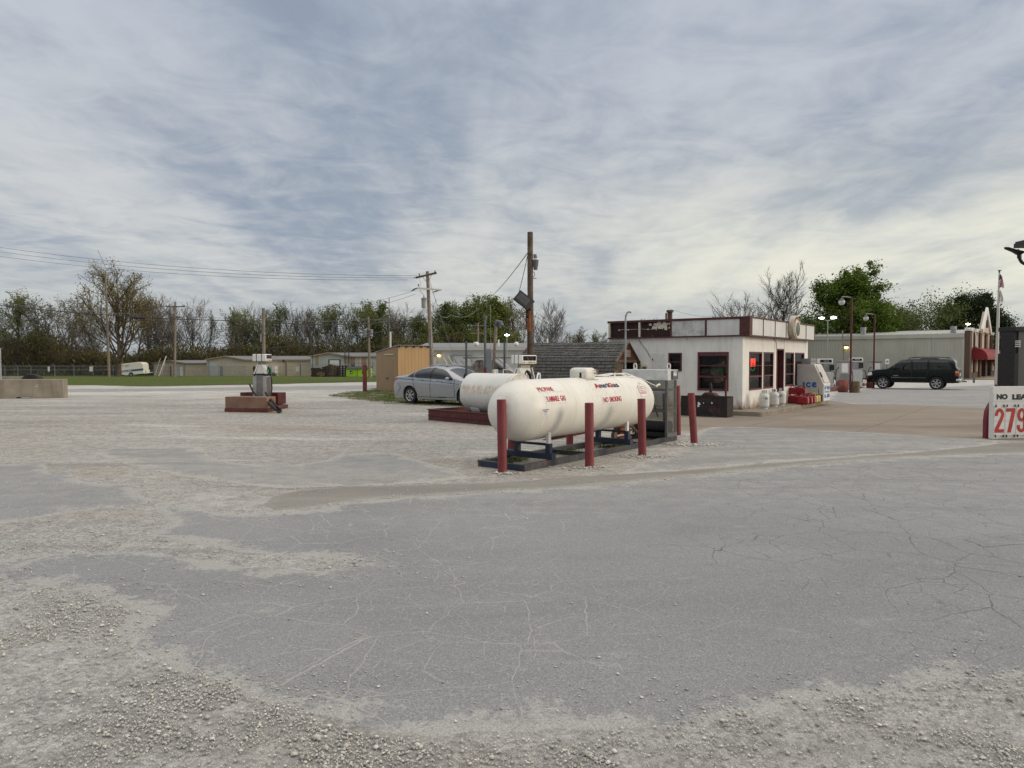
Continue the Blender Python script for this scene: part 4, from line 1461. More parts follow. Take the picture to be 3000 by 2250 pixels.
def mesh_mat():
	m, g, b = new_mat('expanded_metal')
	o = g.obj()
	x, y, z = g.sep(o)
	h = g.math('ADD', x, y)
	a = g.math('FRACT', g.math('ADD', g.math('MULTIPLY', h, 34.0), g.math('MULTIPLY', z, 70.0)))
	c = g.math('FRACT', g.math('SUBTRACT', g.math('MULTIPLY', h, 34.0), g.math('MULTIPLY', z, 70.0)))
	k = g.math('MAXIMUM', g.math('LESS_THAN', a, 0.23), g.math('LESS_THAN', c, 0.23))
	b.inputs['Base Color'].default_value = (0.14, 0.14, 0.125, 1)
	b.inputs['Roughness'].default_value = 0.6
	b.inputs['Metallic'].default_value = 0.3
	tr = g.n('ShaderNodeBsdfTransparent')
	mx = g.n('ShaderNodeMixShader')
	g.put(mx.inputs[0], k)
	g.nt.links.new(tr.outputs[0], mx.inputs[1])
	g.nt.links.new(b.outputs[0], mx.inputs[2])
	g.nt.links.new(mx.outputs[0], g.nt.nodes['Material Output'].inputs[0])
	return m

M['mesh'] = mesh_mat()
M['peeling_white'] = paint('peeling_white', (0.56, 0.57, 0.56), 0.55, var=0.08, dirt=0.3, rust=0.14, rscale=5, rustcol=(0.14, 0.09, 0.05))

def cabinet_parts():
	# x along the skid (0 = the face turned to the tank), y across: 0 = yard side
	w, d, top, hb = 1.02, 0.46, 1.50, 1.28
	fr = MB()
	t = 0.045
	for x, y in ((0, 0), (d - t, 0), (0, w - t), (d - t, w - t)):
		fr.box(x, x + t, y, y + t, 0.106, hb)
	for z in (0.16, 0.62, 1.06):
		if z > 0.2:
			fr.box(0.004, t - 0.004, t, w - t, z, z + 0.035)
		fr.box(t, d - t, 0.004, t - 0.004, z, z + 0.035)
		fr.box(d - t + 0.004, d - 0.004, t, w - t, z, z + 0.035)
		fr.box(t, d - t, w - t + 0.004, w - 0.004, z, z + 0.035)
	fr.build('frame', M['galv_dark'], cab)
	for nm, x0, x1, y0, y1, z0 in (('mesh_panel', -0.003, 0.0, 0.0, w, 0.46), ('mesh_panel', 0.002, d, -0.004, -0.001, 0.13), ('mesh_panel', d + 0.001, d + 0.004, 0, w, 0.13)):
		p = MB()
		if x1 - x0 < 0.01:
			p.add([(x0, y0, z0), (x0, y1, z0), (x0, y1, hb), (x0, y0, hb)], [(0, 1, 2, 3)])
		else:
			p.add([(x0, y0, z0), (x1, y0, z0), (x1, y0, hb), (x0, y0, hb)], [(0, 1, 2, 3)])
		p.build(nm, M['mesh'], cab, smooth=False, fix=False)
	kp = MB()
	kp.box(0.0, d, -0.012, -0.006, 0.106, 0.185)
	kp.build('kick_plate', M['galv_dark'], cab)
	hd = MB()
	hd.box(-0.02, d + 0.02, -0.02, w + 0.02, hb, top)
	hd.build('header', M['peeling_white'], cab, bevel=0.008)
	bx = MB()
	bx.box(0.15, d - 0.04, -0.05, -0.022, hb + 0.015, top - 0.015)
	bo = bx.build('meter_box', paint('meter_grey', (0.075, 0.08, 0.085), 0.5, dirt=0.3), cab, bevel=0.006)
	s = MB()
	s.box(0.19, 0.33, -0.055, -0.0505, hb + 0.09, top - 0.035)
	s.build('sticker', M['white'], bo)
	s = MB()
	letter(s, 'NOTICE', 0.205, top - 0.062, 0.11, 0.016, lambda a, b: (a, -0.0565, b), 0.05)
	letter(s, 'MOTOR FUEL', 0.215, top - 0.082, 0.09, 0.01, lambda a, b: (a, -0.0565, b), 0.0)
	letter(s, 'TAX', 0.24, top - 0.10, 0.04, 0.01, lambda a, b: (a, -0.0565, b), 0.0)
	letter(s, 'INCLUDED', 0.21, top - 0.122, 0.10, 0.012, lambda a, b: (a, -0.0565, b), 0.03)
	s.build('lettering', M['lettering_black'], bo, smooth=False, fix=False)
	for y, x in ((0.06, 0.2), (w - 0.18, 0.2)):
		e = MB()
		n = 14
		lean = 0.02
		for k in range(n):
			a0, a1 = math.pi * 2 * k / n, math.pi * 2 * (k + 1) / n
			p0 = (x, y + 0.035 * math.cos(a0), top + 0.07 + 0.06 * math.sin(a0))
			p1 = (x, y + 0.035 * math.cos(a1), top + 0.07 + 0.06 * math.sin(a1))
			e.bar(p0, p1, 0.012, 0.022)
		e.box(x - 0.011, x + 0.011, y - 0.04, y + 0.04, top, top + 0.02)
		e.build('lifting_eye', M['white'], cab)
	pm = MB()
	pm.tube([(0.24, 0.06, 0.30), (0.24, 0.86, 0.30)], 0.12, 18)
	pm.tube([(0.24, 0.04, 0.30), (0.24, 0.07, 0.30)], 0.135, 18)
	pm.box(0.12, 0.36, 0.1, 0.8, 0.105, 0.19)
	pm.build('motor', M['black'], cab)
	hs = MB()
	hs.tube([(0.2, 0.3, 0.5), (0.2, 0.42, 0.85), (0.25, 0.5, 0.95), (0.3, 0.55, 0.7), (0.25, 0.6, 0.45), (0.2, 0.7, 0.75), (0.2, 0.72, 1.1)], 0.018, 8)
	hs.tube([(0.3, 0.2, 0.42), (0.3, 0.22, 1.0)], 0.03, 8)
	hs.build('hose', M['rubber'], cab)
	mt = MB()
	mt.box(0.16, 0.34, 0.52, 0.72, 0.82, 1.08)
	mt.cyl(0.25, 0.62, 1.08, 1.2, 0.07, 12)
	mt.build('meter', M['galv'], cab, bevel=0.01)

cabinet_parts()

# rusty pump and motor on the skid behind the tank's far foot
pump_p = N0 + U * 4.15 + V * 0.62
pu = thing('transfer_pump', 'rusty transfer pump with orange motor under the far end of the tank', 'pump', (pump_p.x, pump_p.y, 0.09), RZ)
q = MB()
q.tube([(-0.2, 0, 0.20), (0.18, 0, 0.20)], 0.09, 14)
q.box(-0.25, 0.25, -0.09, 0.09, 0.0, 0.06)
q.build('motor', paint('orange_rust_motor', (0.24, 0.06, 0.02), 0.6, var=0.3, rust=0.3), pu)
q = MB()
q.tube([(-0.34, -0.05, 0.12), (-0.34, 0.02, 0.12)], 0.07, 14)
q.tube([(-0.2, 0, 0.2), (-0.36, 0, 0.14), (-0.40, 0, 0.0)], 0.025, 8)
q.tube([(0.18, 0, 0.2), (0.34, -0.06, 0.26), (0.5, -0.1, 0.10)], 0.025, 8)
q.tube([(-0.1, -0.12, 0.36), (0.1, -0.16, 0.26), (0.24, -0.2, 0.16)], 0.022, 8)
q.build('pipe', M['wood'], pu)

# ------------------------------------------------------------------ bollards
BOLL = [((1472, 1383), (1469, 1170), 'red pipe bollard at the near corner of the skid, standing before the tank end'),
		((1727, 1368), (1726, 1180), 'red pipe bollard before the middle of the tank'),
		((1882, 1337), (1879, 1168), 'red pipe bollard before the right end of the tank'),
		((1986, 1275), (1983, 1130), 'red pipe bollard right behind the mesh cabinet, farthest of the row'),
		((2034, 1301), (2025, 1151), 'red pipe bollard leaning left, right of the mesh cabinet in coarse gravel'),
		((1497, 1336), (1507, 1200), 'leaning red pipe bollard seen under the near end of the tank'),
		((1669, 1303), (1671, 1160), 'red pipe bollard seen under the middle of the tank')]

def bollards():
	for (bx, by), (tx, ty), lab in BOLL:
		p = gp(bx, by)
		t = at(tx, ty, p.y + (0.02 if tx < bx else 0.0))
		if bx == 1497:
			t = Vector((p.x + 0.06, p.y + 0.02, 0.98))
		if bx == 1669:
			t = Vector((p.x + 0.01, p.y, 1.0))
		mb = MB()
		d = (t - p)
		r = 0.071
		mb.tube([p - d.normalized() * 0.05, p + d * 0.5, t - d.normalized() * 0.006, t], [r, r, r, r - 0.006], 24)
		mb.xf(Matrix.Translation(-p))
		o = mb.build('bollard', M['red'], None, loc=p)
		tag(o, lab, 'bollard', 'red bollards round the propane tank')

bollards()
pp = gp(1069, 1147)
mb = MB()
hh = at(1069, 1070, pp.y).z - pp.z
mb.box(-0.11, 0.11, -0.06, 0.06, 0, hh)
mb.box(-0.085, 0.085, -0.045, 0.045, hh, hh + 0.03)
tag(mb.build('bollard', M['red'], None, loc=pp, bevel=0.01), 'square dark red post on the verge left of the tan shed', 'bollard')

# ------------------------------------------------------------------ the old fuel tank in its red tray
td = Vector((0.72, -0.69, 0)).normalized()
tn = Vector((0.69, 0.72, 0)).normalized()
trz = math.atan2(td.y, td.x)
tp0 = gp(1255, 1231)
tray = thing('steel_tray', 'shallow dark red steel tray under the old white fuel tank', 'tray', (tp0.x, tp0.y, 0), trz)
M['tray_red'] = paint('tray_red', (0.105, 0.024, 0.020), 0.62, var=0.25, scale=3, dirt=0.4, rust=0.12, rscale=5)

def tray_parts():
	L, W, H = 3.3, 1.75, 0.30
	mb = MB()
	mb.box(0, L, 0, 0.05, 0.0, H)
	mb.box(0, L, -0.035, 0.0, H * 0.46, H * 0.52)
	mb.box(-0.03, L, -0.035, 0.07, H, H + 0.02)
	mb.build('front_wall', M['tray_red'], tray)
	mb = MB()
	mb.box(0, L, W - 0.05, W, 0.0, H)
	mb.build('back_wall', M['tray_red'], tray)
	mb = MB()
	mb.box(0.0, 0.05, 0.052, W - 0.052, 0.0, H)
	mb.box(-0.03, 0.07, 0.072, W - 0.052, H, H + 0.02)
	mb.build('end_wall', M['tray_red'], tray)
	mb = MB()
	mb.box(L - 0.05, L, 0.052, W - 0.052, 0.0, H)
	mb.build('end_wall', M['tray_red'], tray)
	mb = MB()
	mb.box(0.05, L - 0.05, 0.05, W - 0.05, 0.02, 0.04)
	mb.build('floor_plate', M['dark_steel'], tray)

tray_parts()

def old_tank_mat():
	m, g, b = new_mat('old_tank_white')
	o = g.obj()
	x, y, z = g.sep(o)
	n = g.noise(o, 2.0, 5.0, 0.6)
	c = g.mix(g.rng(n, 0.3, 0.7), (0.66, 0.65, 0.60), (0.74, 0.73, 0.69))
	# rust weeping in a band along the upper side
	bandz = g.rng(g.math('ABSOLUTE', g.math('SUBTRACT', z, 0.90)), 0.05, 0.17, 1.0, 0.0, True)
	side = g.math('LESS_THAN', y, 0.0)
	rn = g.noise(g.map(o, (1.6, 1, 1.0)), 4.2, 7.0, 0.75)
	k = g.math('MULTIPLY', g.math('MULTIPLY', g.rng(rn, 0.42, 0.62), bandz), side)
	rc = g.mix(g.rng(g.noise(o, 12.0, 4.0), 0.4, 0.65), (0.55, 0.40, 0.22), (0.34, 0.16, 0.05))
	c = g.mix(g.math('MULTIPLY', k, 0.85), c, rc)
	rim = g.math('MULTIPLY', g.rng(x, 1.62, 1.70), g.rng(rn, 0.42, 0.6))
	c = g.mix(g.math('MULTIPLY', rim, 0.6), c, (0.45, 0.34, 0.2))
	st = g.noise(g.map(o, (4.0, 1, 0.4)), 2.0, 5.0)
	c = g.mix(g.rng(st, 0.55, 0.8, 0, 0.25), c, (0.42, 0.38, 0.30))
	g.put(b.inputs['Base Color'], c)
	b.inputs['Roughness'].default_value = 0.45
	return m

M['old_tank'] = old_tank_mat()
oc = tp0 + td * 0.98 + tn * 0.86
ot = thing('fuel_tank', 'old white fuel tank with a rusty streak, in the red tray', 'fuel tank', (oc.x, oc.y, 0), trz)

def old_tank_parts():
	r, L, zc = 0.545, 1.78, 0.795
	mb = MB()
	X = Matrix.Translation((0, 0, zc)) @ Matrix.Rotation(math.pi / 2, 4, 'Y')
	prof = [(0.0, -0.10), (r * 0.5, -0.085), (r * 0.8, -0.055), (r * 0.95, -0.02), (r, 0.0)] + [(r, L * i / 6) for i in range(1, 7)] + [(r * 0.985, L + 0.012), (r * 0.96, L + 0.004), (r * 0.7, L + 0.03), (0.0, L + 0.05)]
	mb.lathe(prof, 64, X)
	mb.build('shell', M['old_tank'], ot, angle=50)
	for x in (0.35, 1.4):
		s = MB()
		s.box(x - 0.06, x + 0.06, -0.36, 0.36, 0.045, 0.36)
		s.build('saddle', M['tray_red'], ot)
	f = MB()
	f.cyl(0.8, 0.0, zc + r - 0.02, zc + r + 0.06, 0.05, 12)
	f.cyl(0.8, 0.0, zc + r + 0.06, zc + r + 0.08, 0.065, 12)
	f.tube([(1.1, 0.05, zc + r - 0.02), (1.1, 0.05, zc + r + 0.10), (1.3, 0.1, zc + r + 0.10), (1.45, 0.12, zc + r + 0.02)], 0.014, 8)
	f.build('vent_cap', M['cream'], ot)
	t = MB()
	t.box(0.50, 0.82, -0.60, -0.592, 0.30, 0.42)
	t.xf(Matrix.Translation((0.66, -0.6, 0.36)) @ Matrix.Rotation(R(35), 4, 'X') @ Matrix.Translation((-0.66, 0.6, -0.36)))
	p = t.build('tag_plate', M['white'], ot)

old_tank_parts()

a_, b_ = gp(1600, 1290), gp(1765, 1259)
mb = MB()
ln = (b_ - a_).length
mb.box(0, ln, -0.09, 0.09, 0.0, 0.012)
mb.box(0, ln, -0.008, 0.008, 0.012, 0.128)
mb.box(0, ln, -0.09, 0.09, 0.128, 0.14)
bm_ = mb.build('steel_beam', M['tray_red'], None, loc=a_)
bm_.rotation_euler = (0, 0, math.atan2(b_.y - a_.y, b_.x - a_.x))
tag(bm_, 'red steel beam lying on the gravel behind the propane tank', 'beam')

# ------------------------------------------------------------------ the station building
ST = Vector((7.19, 22.4, 0))
KERB = 0.15

def stw(x, y, z=0.0):
	"""station frame (x along the right wall, y along the left wall) to the world"""
	return ST + U * x + V * y + Vector((0, 0, z))

M['wall_white'] = paint('station_white_panel', (0.77, 0.755, 0.71), 0.5, var=0.05, scale=2.0, dirt=0.42, dirtcol=(0.44, 0.38, 0.29), streak=True,
						rust=0.10, rscale=3.5, rustcol=(0.17, 0.075, 0.025), low=0.46)
M['panel_clean'] = paint('sign_panel_white', (0.60, 0.60, 0.58), 0.5, var=0.06, scale=2, dirt=0.45, dirtcol=(0.36, 0.35, 0.33), streak=True)
M['panel_stained'] = paint('sign_panel_stained', (0.50, 0.51, 0.50), 0.5, var=0.15, scale=2.2, dirt=0.9, dirtcol=(0.19, 0.195, 0.19))
M['fascia_red'] = paint('fascia_red', (0.070, 0.018, 0.016), 0.6, var=0.25, scale=4, dirt=0.5, rust=0.22, rscale=6)
M['fascia_dark'] = paint('open_sign_box_red', (0.030, 0.008, 0.007), 0.7, var=0.35, scale=3, dirt=0.6, dirtcol=(0.02, 0.012, 0.01), rust=0.12, rscale=4, rustcol=(0.20, 0.17, 0.11))
M['inside'] = paint('dim_interior', (0.06, 0.045, 0.035), 0.8, var=0.3)
M['inside_red'] = paint('interior_red_wall', (0.14, 0.012, 0.012), 0.7, var=0.2)
M['counter'] = paint('brown_cabinet_wood', (0.09, 0.04, 0.022), 0.6, var=0.3, scale=5, streak=True)

station = thing('station_building', 'small white flat-roofed fuel station with red fascia, rust at the foot', 'building', (ST.x, ST.y, 0), RZ)

def wall_mesh(name, xs, zs, holes, fn, th, mat, parent):
	"""a wall with real openings: fn(x, depth, z); holes are (x0, x1, z0, z1)"""
	mb = MB()
	X = sorted(set(xs + [h[0] for h in holes] + [h[1] for h in holes]))
	Z = sorted(set(zs + [h[2] for h in holes] + [h[3] for h in holes]))

	def solid(i, j):
		if i < 0 or j < 0 or i >= len(X) - 1 or j >= len(Z) - 1:
			return False
		cx, cz = (X[i] + X[i + 1]) / 2, (Z[j] + Z[j + 1]) / 2
		return not any(h[0] < cx < h[1] and h[2] < cz < h[3] for h in holes)
	for i in range(len(X) - 1):
		for j in range(len(Z) - 1):
			if not solid(i, j):
				continue
			a, b, c, d = X[i], X[i + 1], Z[j], Z[j + 1]
			for dep in (0, th):
				mb.add([fn(a, dep, c), fn(b, dep, c), fn(b, dep, d), fn(a, dep, d)], [(0, 1, 2, 3)])
			for di, dj, p, q in ((-1, 0, (a, c), (a, d)), (1, 0, (b, c), (b, d)), (0, -1, (a, c), (b, c)), (0, 1, (a, d), (b, d))):
				if not solid(i + di, j + dj):
					mb.add([fn(p[0], 0, p[1]), fn(q[0], 0, q[1]), fn(q[0], th, q[1]), fn(p[0], th, p[1])], [(0, 1, 2, 3)])
	bm = bmesh.new()
	vs = [bm.verts.new(v) for v in mb.v]
	for f in mb.f:
		bm.faces.new([vs[i] for i in f])
	bmesh.ops.remove_doubles(bm, verts=bm.verts, dist=1e-4)
	bmesh.ops.recalc_face_normals(bm, faces=bm.faces)
	me = bpy.data.meshes.new(name)
	bm.to_mesh(me)
	bm.free()
	me.materials.append(mat)
	o = bpy.data.objects.new(name, me)
	COL.objects.link(o)
	o.parent = parent
	return o

RW, LW, WT = 7.21, 4.75, 2.46                 # right wall length, left wall length, wall top
WIN_R = [(0.62, 1.84, 0.73, 1.97), (2.0, 3.01, 0.74, 1.97), (4.36, 5.37, 0.75, 1.98), (5.53, 6.71, 0.75, 1.98)]
DOOR_R = (3.36, 4.15, KERB, 2.10)
WIN_L = [(0.43, 1.46, 0.72, 1.96), (2.01, 2.49, 1.33, 1.94)]

def fR(x, dep, z):
	return (x, dep, z)

def fL(x, dep, z):
	return (dep, x, z)

def window(parent, fn, x0, x1, z0, z1, bars, trim, wide=0.055, proud=0.02, head=0.0):
	"""a framed window of several lights: frame, cross bars and one glass part"""
	fr = MB()

	def bx(a, b, c, d, o0, o1):
		p = [fn(a, o0, c), fn(b, o1, d)]
		fr.box(min(p[0][0], p[1][0]), max(p[0][0], p[1][0]), min(p[0][1], p[1][1]), max(p[0][1], p[1][1]), c, d)
	bx(x0, x1, z1 - wide - head, z1, -proud, 0.07)
	bx(x0, x1, z0, z0 + wide, -proud, 0.07)
	bx(x0, x0 + wide, z0 + wide, z1 - wide - head, -proud + 0.002, 0.07)
	bx(x1 - wide, x1, z0 + wide, z1 - wide - head, -proud + 0.002, 0.07)
	win = fr.build('window', trim, parent, bevel=0.004)
	br = MB()
	fr = br
	for z, t, mt in bars:
		bx(x0 + wide, x1 - wide, z - t / 2, z + t / 2, -proud + 0.006, 0.06)
	br.build('cross_bar', trim, win)
	gl = MB()
	gl.add([fn(x0 + wide, 0.035, z0 + wide), fn(x1 - wide, 0.035, z0 + wide), fn(x1 - wide, 0.035, z1 - wide), fn(x0 + wide, 0.035, z1 - wide)], [(0, 1, 2, 3)])
	gl.build('pane', M['glass'], win, smooth=False, fix=False)
	return win

def station_parts():
	wall_mesh('wall', [0.0, RW], [0.0, WT], WIN_R + [DOOR_R], fR, 0.12, M['wall_white'], station)
	wall_mesh('wall', [0.122, LW], [0.0, WT], WIN_L, fL, 0.12, M['wall_white'], station)
	mb = MB()
	mb.box(RW - 0.12, RW, 0.122, LW, 0, WT)
	mb.build('wall', M['wall_white'], station)
	mb = MB()
	mb.box(0.122, RW - 0.122, LW - 0.12, LW, 0, WT)
	mb.build('wall', M['wall_white'], station)
	# panel seams stand out as thin battens and the corner as a pilaster
	mb = MB()
	for x in (0.26, 3.16, 4.25, 6.86):
		mb.box(x - 0.009, x + 0.009, -0.009, 0.003, KERB + 0.002, WT - 0.002)
	for y in (0.32, 1.61, 1.92, 3.22, 3.55):
		mb.box(-0.009, 0.003, y - 0.009, y + 0.009, KERB + 0.002, WT - 0.002)
	mb.build('panel_batten', M['wall_white'], station)
	mb = MB()
	mb.box(-0.022, 0.0, -0.022, 0.31, KERB + 0.002, WT - 0.004)
	mb.box(0.0, 0.22, -0.022, 0.0, KERB + 0.002, WT - 0.004)
	mb.build('corner_pilaster', M['wall_white'], station, bevel=0.006)
	mb = MB()
	mb.box(0.13, RW - 0.13, 0.13, LW - 0.13, KERB - 0.01, KERB + 0.005)
	mb.build('floor', M['inside'], station)
	mb = MB()
	mb.box(0.02, RW - 0.02, 0.02, LW - 0.02, WT + 0.002, WT + 0.12)
	mb.build('roof', M['dark_steel'], station)
	lin = MB()
	lin.box(0.124, 0.13, 1.5, LW - 0.13, KERB, 1.3)
	lin.box(0.13, RW - 0.14, LW - 0.14, LW - 0.125, KERB, WT)
	lin.box(RW - 0.14, RW - 0.125, 0.13, LW - 0.14, KERB, WT)
	lin.box(2.9, 2.94, 1.4, LW - 0.14, KERB, WT)
	lin.box(0.13, RW - 0.14, 0.13, LW - 0.14, WT - 0.02, WT - 0.005)
	lin.build('interior_lining', M['inside'], station)
	lin = MB()
	lin.box(3.2, 4.3, 1.6, 1.65, KERB, WT - 0.03)
	lin.build('interior_wall', M['inside_red'], station)
	# windows
	tr = M['maroon']
	w1 = window(station, fR, *WIN_R[0], [(1.52, 0.018, 0), (1.17, 0.05, 0)], tr)
	window(station, fR, *WIN_R[1], [(1.52, 0.018, 0), (1.18, 0.04, 0)], tr)
	window(station, fR, *WIN_R[2], [(1.55, 0.018, 0), (1.19, 0.04, 0)], tr)
	window(station, fR, *WIN_R[3], [(1.55, 0.018, 0), (1.19, 0.04, 0)], tr)
	window(station, fL, *WIN_L[0], [(1.52, 0.03, 0), (1.17, 0.06, 0)], tr, 0.06, 0.025, 0.07)
	window(station, fL, *WIN_L[1], [(1.64, 0.03, 0)], tr, 0.045)
	# doors: open dark doorway on the right face, flush white door on the left
	mb = MB()
	x0, x1, z0, z1 = DOOR_R
	mb.box(x0, x0 + 0.05, -0.02, 0.10, z0 + 0.01, z1 - 0.05)
	mb.box(x1 - 0.05, x1, -0.02, 0.10, z0 + 0.01, z1 - 0.05)
	mb.box(x0, x1, -0.02, 0.10, z1 - 0.05, z1)
	dr = mb.build('door_frame', M['maroon'], station)
	leaf = MB()
	leaf.box(x1 - 0.09, x1 - 0.052, 0.11, 0.80, z0 + 0.01, z1 - 0.06)
	leaf.build('door_leaf', M['inside_red'], dr)
	mb = MB()
	mb.box(-0.016, 0.004, 2.64, 3.09, KERB + 0.02, 1.93)
	dl = mb.build('door', paint('white_door', (0.66, 0.66, 0.64), 0.5, var=0.05, dirt=0.4, dirtcol=(0.35, 0.34, 0.31)), station, bevel=0.004)
	mb = MB()
	mb.blob((-0.04, 3.05, 1.05), 0.03)
	mb.blob((-0.03, 3.06, 1.72), (0.02, 0.02, 0.035))
	mb.build('handle', M['dark_red'], dl)
	# fascia sign boxes
	zb, zt = WT - 0.02, 3.06
	f = MB()
	y0 = -0.26
	f.box(-0.10, RW, y0, 0.0, zt - 0.05, zt)
	f.box(-0.10, RW, y0, 0.0, zb, zb + 0.045)
	f.box(-0.10, 0.15, y0, 0.0, zb + 0.045, zt - 0.05)
	f.box(-0.10, 0.0, 0.0, 0.062, zb + 0.045, zt - 0.05)
	for x in (1.2, 2.4, 3.6, 4.82, 6.04, RW - 0.02):
		f.box(x - 0.014, x + 0.014, y0 + 0.002, y0 + 0.06, zb + 0.045, zt - 0.05)
	f.build('fascia_frame', M['fascia_red'], station)
	f = MB()
	x0 = -0.10
	f.box(x0, 0.0, 0.002, LW + 0.02, zt - 0.075, zt)
	f.box(x0, 0.0, 0.002, LW + 0.02, zb, zb + 0.045)
	for y in (0.0, 1.13, 2.34):
		f.box(x0 + 0.002, x0 + 0.06, y + 0.002, y + 0.06, zb + 0.045, zt - 0.075)
	f.build('fascia_frame', M['fascia_red'], station)
	f = MB()
	for y in (3.53, 4.70):
		f.box(x0 + 0.002, -0.01, y - 0.03, y + 0.03, zb + 0.045, zt - 0.075)
	f.build('fascia_post', M['cream'], station)
	for k, (a, b) in enumerate(((0.15, 1.186), (1.214, 2.386), (2.414, 3.586), (3.614, 4.806), (4.834, 6.026), (6.054, RW - 0.034))):
		p = MB()
		p.box(a, b, y0 + 0.02, y0 + 0.035, zb + 0.045, zt - 0.05)
		p.build('sign_panel', M['panel_clean'], station)
	for nm, a, b, m in (('sign_panel', 0.062, 1.13, M['panel_clean']), ('sign_panel', 1.192, 2.34, M['panel_stained'])):
		p = MB()
		p.box(x0 + 0.02, x0 + 0.03, a, b, zb + 0.045, zt - 0.075)
		p.build(nm, m, station)
	p = MB()
	p.box(-0.02, -0.006, 2.402, 4.72, zb + 0.045, zt - 0.075)
	ob = p.build('open_sign_box', M['fascia_dark'], station)
	wr = MB()
	wr.tube([(-0.03, 4.35, 2.74), (-0.035, 4.15, 2.76), (-0.03, 3.9, 2.75), (-0.035, 3.6, 2.76), (-0.03, 3.2, 2.74), (-0.035, 2.9, 2.75)], 0.006, 5)
	wr.build('wire', M['cream'], ob)
	for y in (4.33, 3.97, 3.22):
		s = MB()
		s.blob((-0.05, y, 2.735), 0.028, 8, 6)
		s.build('lamp_socket', M['cream'], ob)
	p = MB()
	rd = random.Random(4)
	for _ in range(60):
		y, z = 2.75 + rd.gauss(0, 0.17), 2.83 + rd.gauss(0, 0.06)
		if 2.43 < y < 3.4 and 2.55 < z < 2.95:
			a, b = rd.uniform(0.02, 0.06), rd.uniform(0.02, 0.05)
			p.add([(-0.024 - rd.random() * 0.004, y - a, z - b), (-0.024, y + a, z - b * 0.7), (-0.024, y + a * 0.8, z + b), (-0.024, y - a, z + b * 0.8)], [(0, 1, 2, 3)])
	p.build('paper_remnant', M['cream'], ob, smooth=False, fix=False)
	# round sign that stands proud of the right fascia
	ck = MB()
	cx, cz, cr = 4.22, 2.86, 0.40
	Xc = Matrix.Translation((cx, y0 - 0.17, cz)) @ Matrix.Rotation(-math.pi / 2, 4, 'X')
	ck.lathe([(cr, 0.0), (cr + 0.02, 0.04), (cr + 0.02, 0.17)], 40, Xc)
	clock = ck.build('round_sign', paint('aged_cream_sign', (0.50, 0.44, 0.35), 0.55, var=0.15, dirt=0.4, rust=0.22, rscale=7), station)
	rg = MB()
	rg.lathe([(0.0, 0.0), (0.245, 0.0), (0.245, -0.03), (0.30, -0.035), (0.32, 0.0)], 40, Matrix.Translation((cx + 0.02, y0 - 0.173, cz - 0.07)) @ Matrix.Rotation(-math.pi / 2, 4, 'X'))
	rg.build('rim', M['cream'], clock)
	fc = MB()
	fc.lathe([(0.0, -0.006), (0.22, -0.006), (0.235, 0.0)], 40, Matrix.Translation((cx + 0.02, y0 - 0.195, cz - 0.07)) @ Matrix.Rotation(-math.pi / 2, 4, 'X'))
	fc.build('dial', paint('dark_dial', (0.075, 0.08, 0.07), 0.35, var=0.2), clock)
	lt = MB()
	for k in range(13):
		a = R(172 - k * 14)
		for s in ((0.30, 0.335) if k % 3 else (0.30, 0.345)):
			px, pz = cx + math.cos(a) * 0.335, cz + math.sin(a) * 0.335
		lt.bar((cx + math.cos(a) * 0.30, y0 - 0.178, cz + math.sin(a) * 0.30), (cx + math.cos(a) * 0.375, y0 - 0.178, cz + math.sin(a) * 0.375), 0.016 + 0.014 * (k % 2), 0.016, (0, 1, 0))
	lt.build('raised_letters', paint('rusty_letters', (0.28, 0.11, 0.045), 0.7, var=0.3), clock)
	# down wires, flue and vents on the roof
	wr = MB()
	wr.tube([(-0.02, 3.62, WT), (-0.05, 3.5, 2.3), (-0.03, 3.3, 2.05), (-0.02, 3.12, 1.78)], 0.008, 5)
	wr.tube([(2.9, -0.02, WT), (3.2, -0.03, 2.34), (3.3, -0.02, 2.26), (3.3, -0.02, 2.1)], 0.008, 5)
	wr.build('cable', M['black'], station)
	fl = MB()
	fl.cyl(1.6, 3.2, WT + 0.1, 3.40, 0.085, 14)
	fl.cyl(1.6, 3.2, 3.40, 3.48, 0.125, 14)
	fl.build('flue', paint('rusty_flue', (0.10, 0.06, 0.045), 0.7, var=0.3, rust=0.4), station)
	ft = MB()
	ft.lathe([(0.0, -0.01), (0.05, -0.012), (0.06, 0)], 12, Matrix.Translation((-0.01, 0.96, 2.38)) @ Matrix.Rotation(-math.pi / 2, 4, 'Y'))
	ft.build('junction_plate', M['wall_white'], station)

station_parts()

# things inside the station, seen through the glass
sh = thing('tool_shelf', 'dark wall rack of hanging tools inside the station window', 'shelf', tuple(stw(1.9, 1.2, KERB)), RZ)
mb = MB()
mb.box(-0.02, 0.02, -1.0, 0.9, 0.0, 2.1)
mb.box(-0.16, -0.02, -1.0, 0.9, 1.28, 1.31)
mb.box(-0.16, -0.02, -1.0, 0.9, 0.80, 0.83)
mb.build('board', M['inside'], sh)
mb = MB()
rd_ = random.Random(2)
for i in range(12):
	y = -0.62 + i * 0.08 + rd_.uniform(-0.02, 0.02)
	mb.box(-0.06, -0.03, y - 0.008, y + 0.008, 1.72 - rd_.uniform(0.12, 0.22), 1.74)
mb.build('hanging_tools', M['galv'], sh)
mb = MB()
for i in range(9):
	y = -0.8 + i * 0.18
	h = rd_.uniform(0.06, 0.2)
	mb.box(-0.14, -0.04, y - 0.05, y + 0.05, 0.831, 0.831 + h)
mb.build('boxes', M['cream'], sh)
ct = thing('counter', 'brown wooden counter inside the station, below the person', 'counter', tuple(stw(0.75, 0.3, KERB)), RZ)
mb = MB()
mb.box(0.0, 0.5, 0.05, 0.62, 0.0, 0.86)
mb.build('cabinet', M['counter'], ct)
mb = MB()
mb.box(-0.04, 0.54, -0.02, 1.25, 0.862, 0.90)
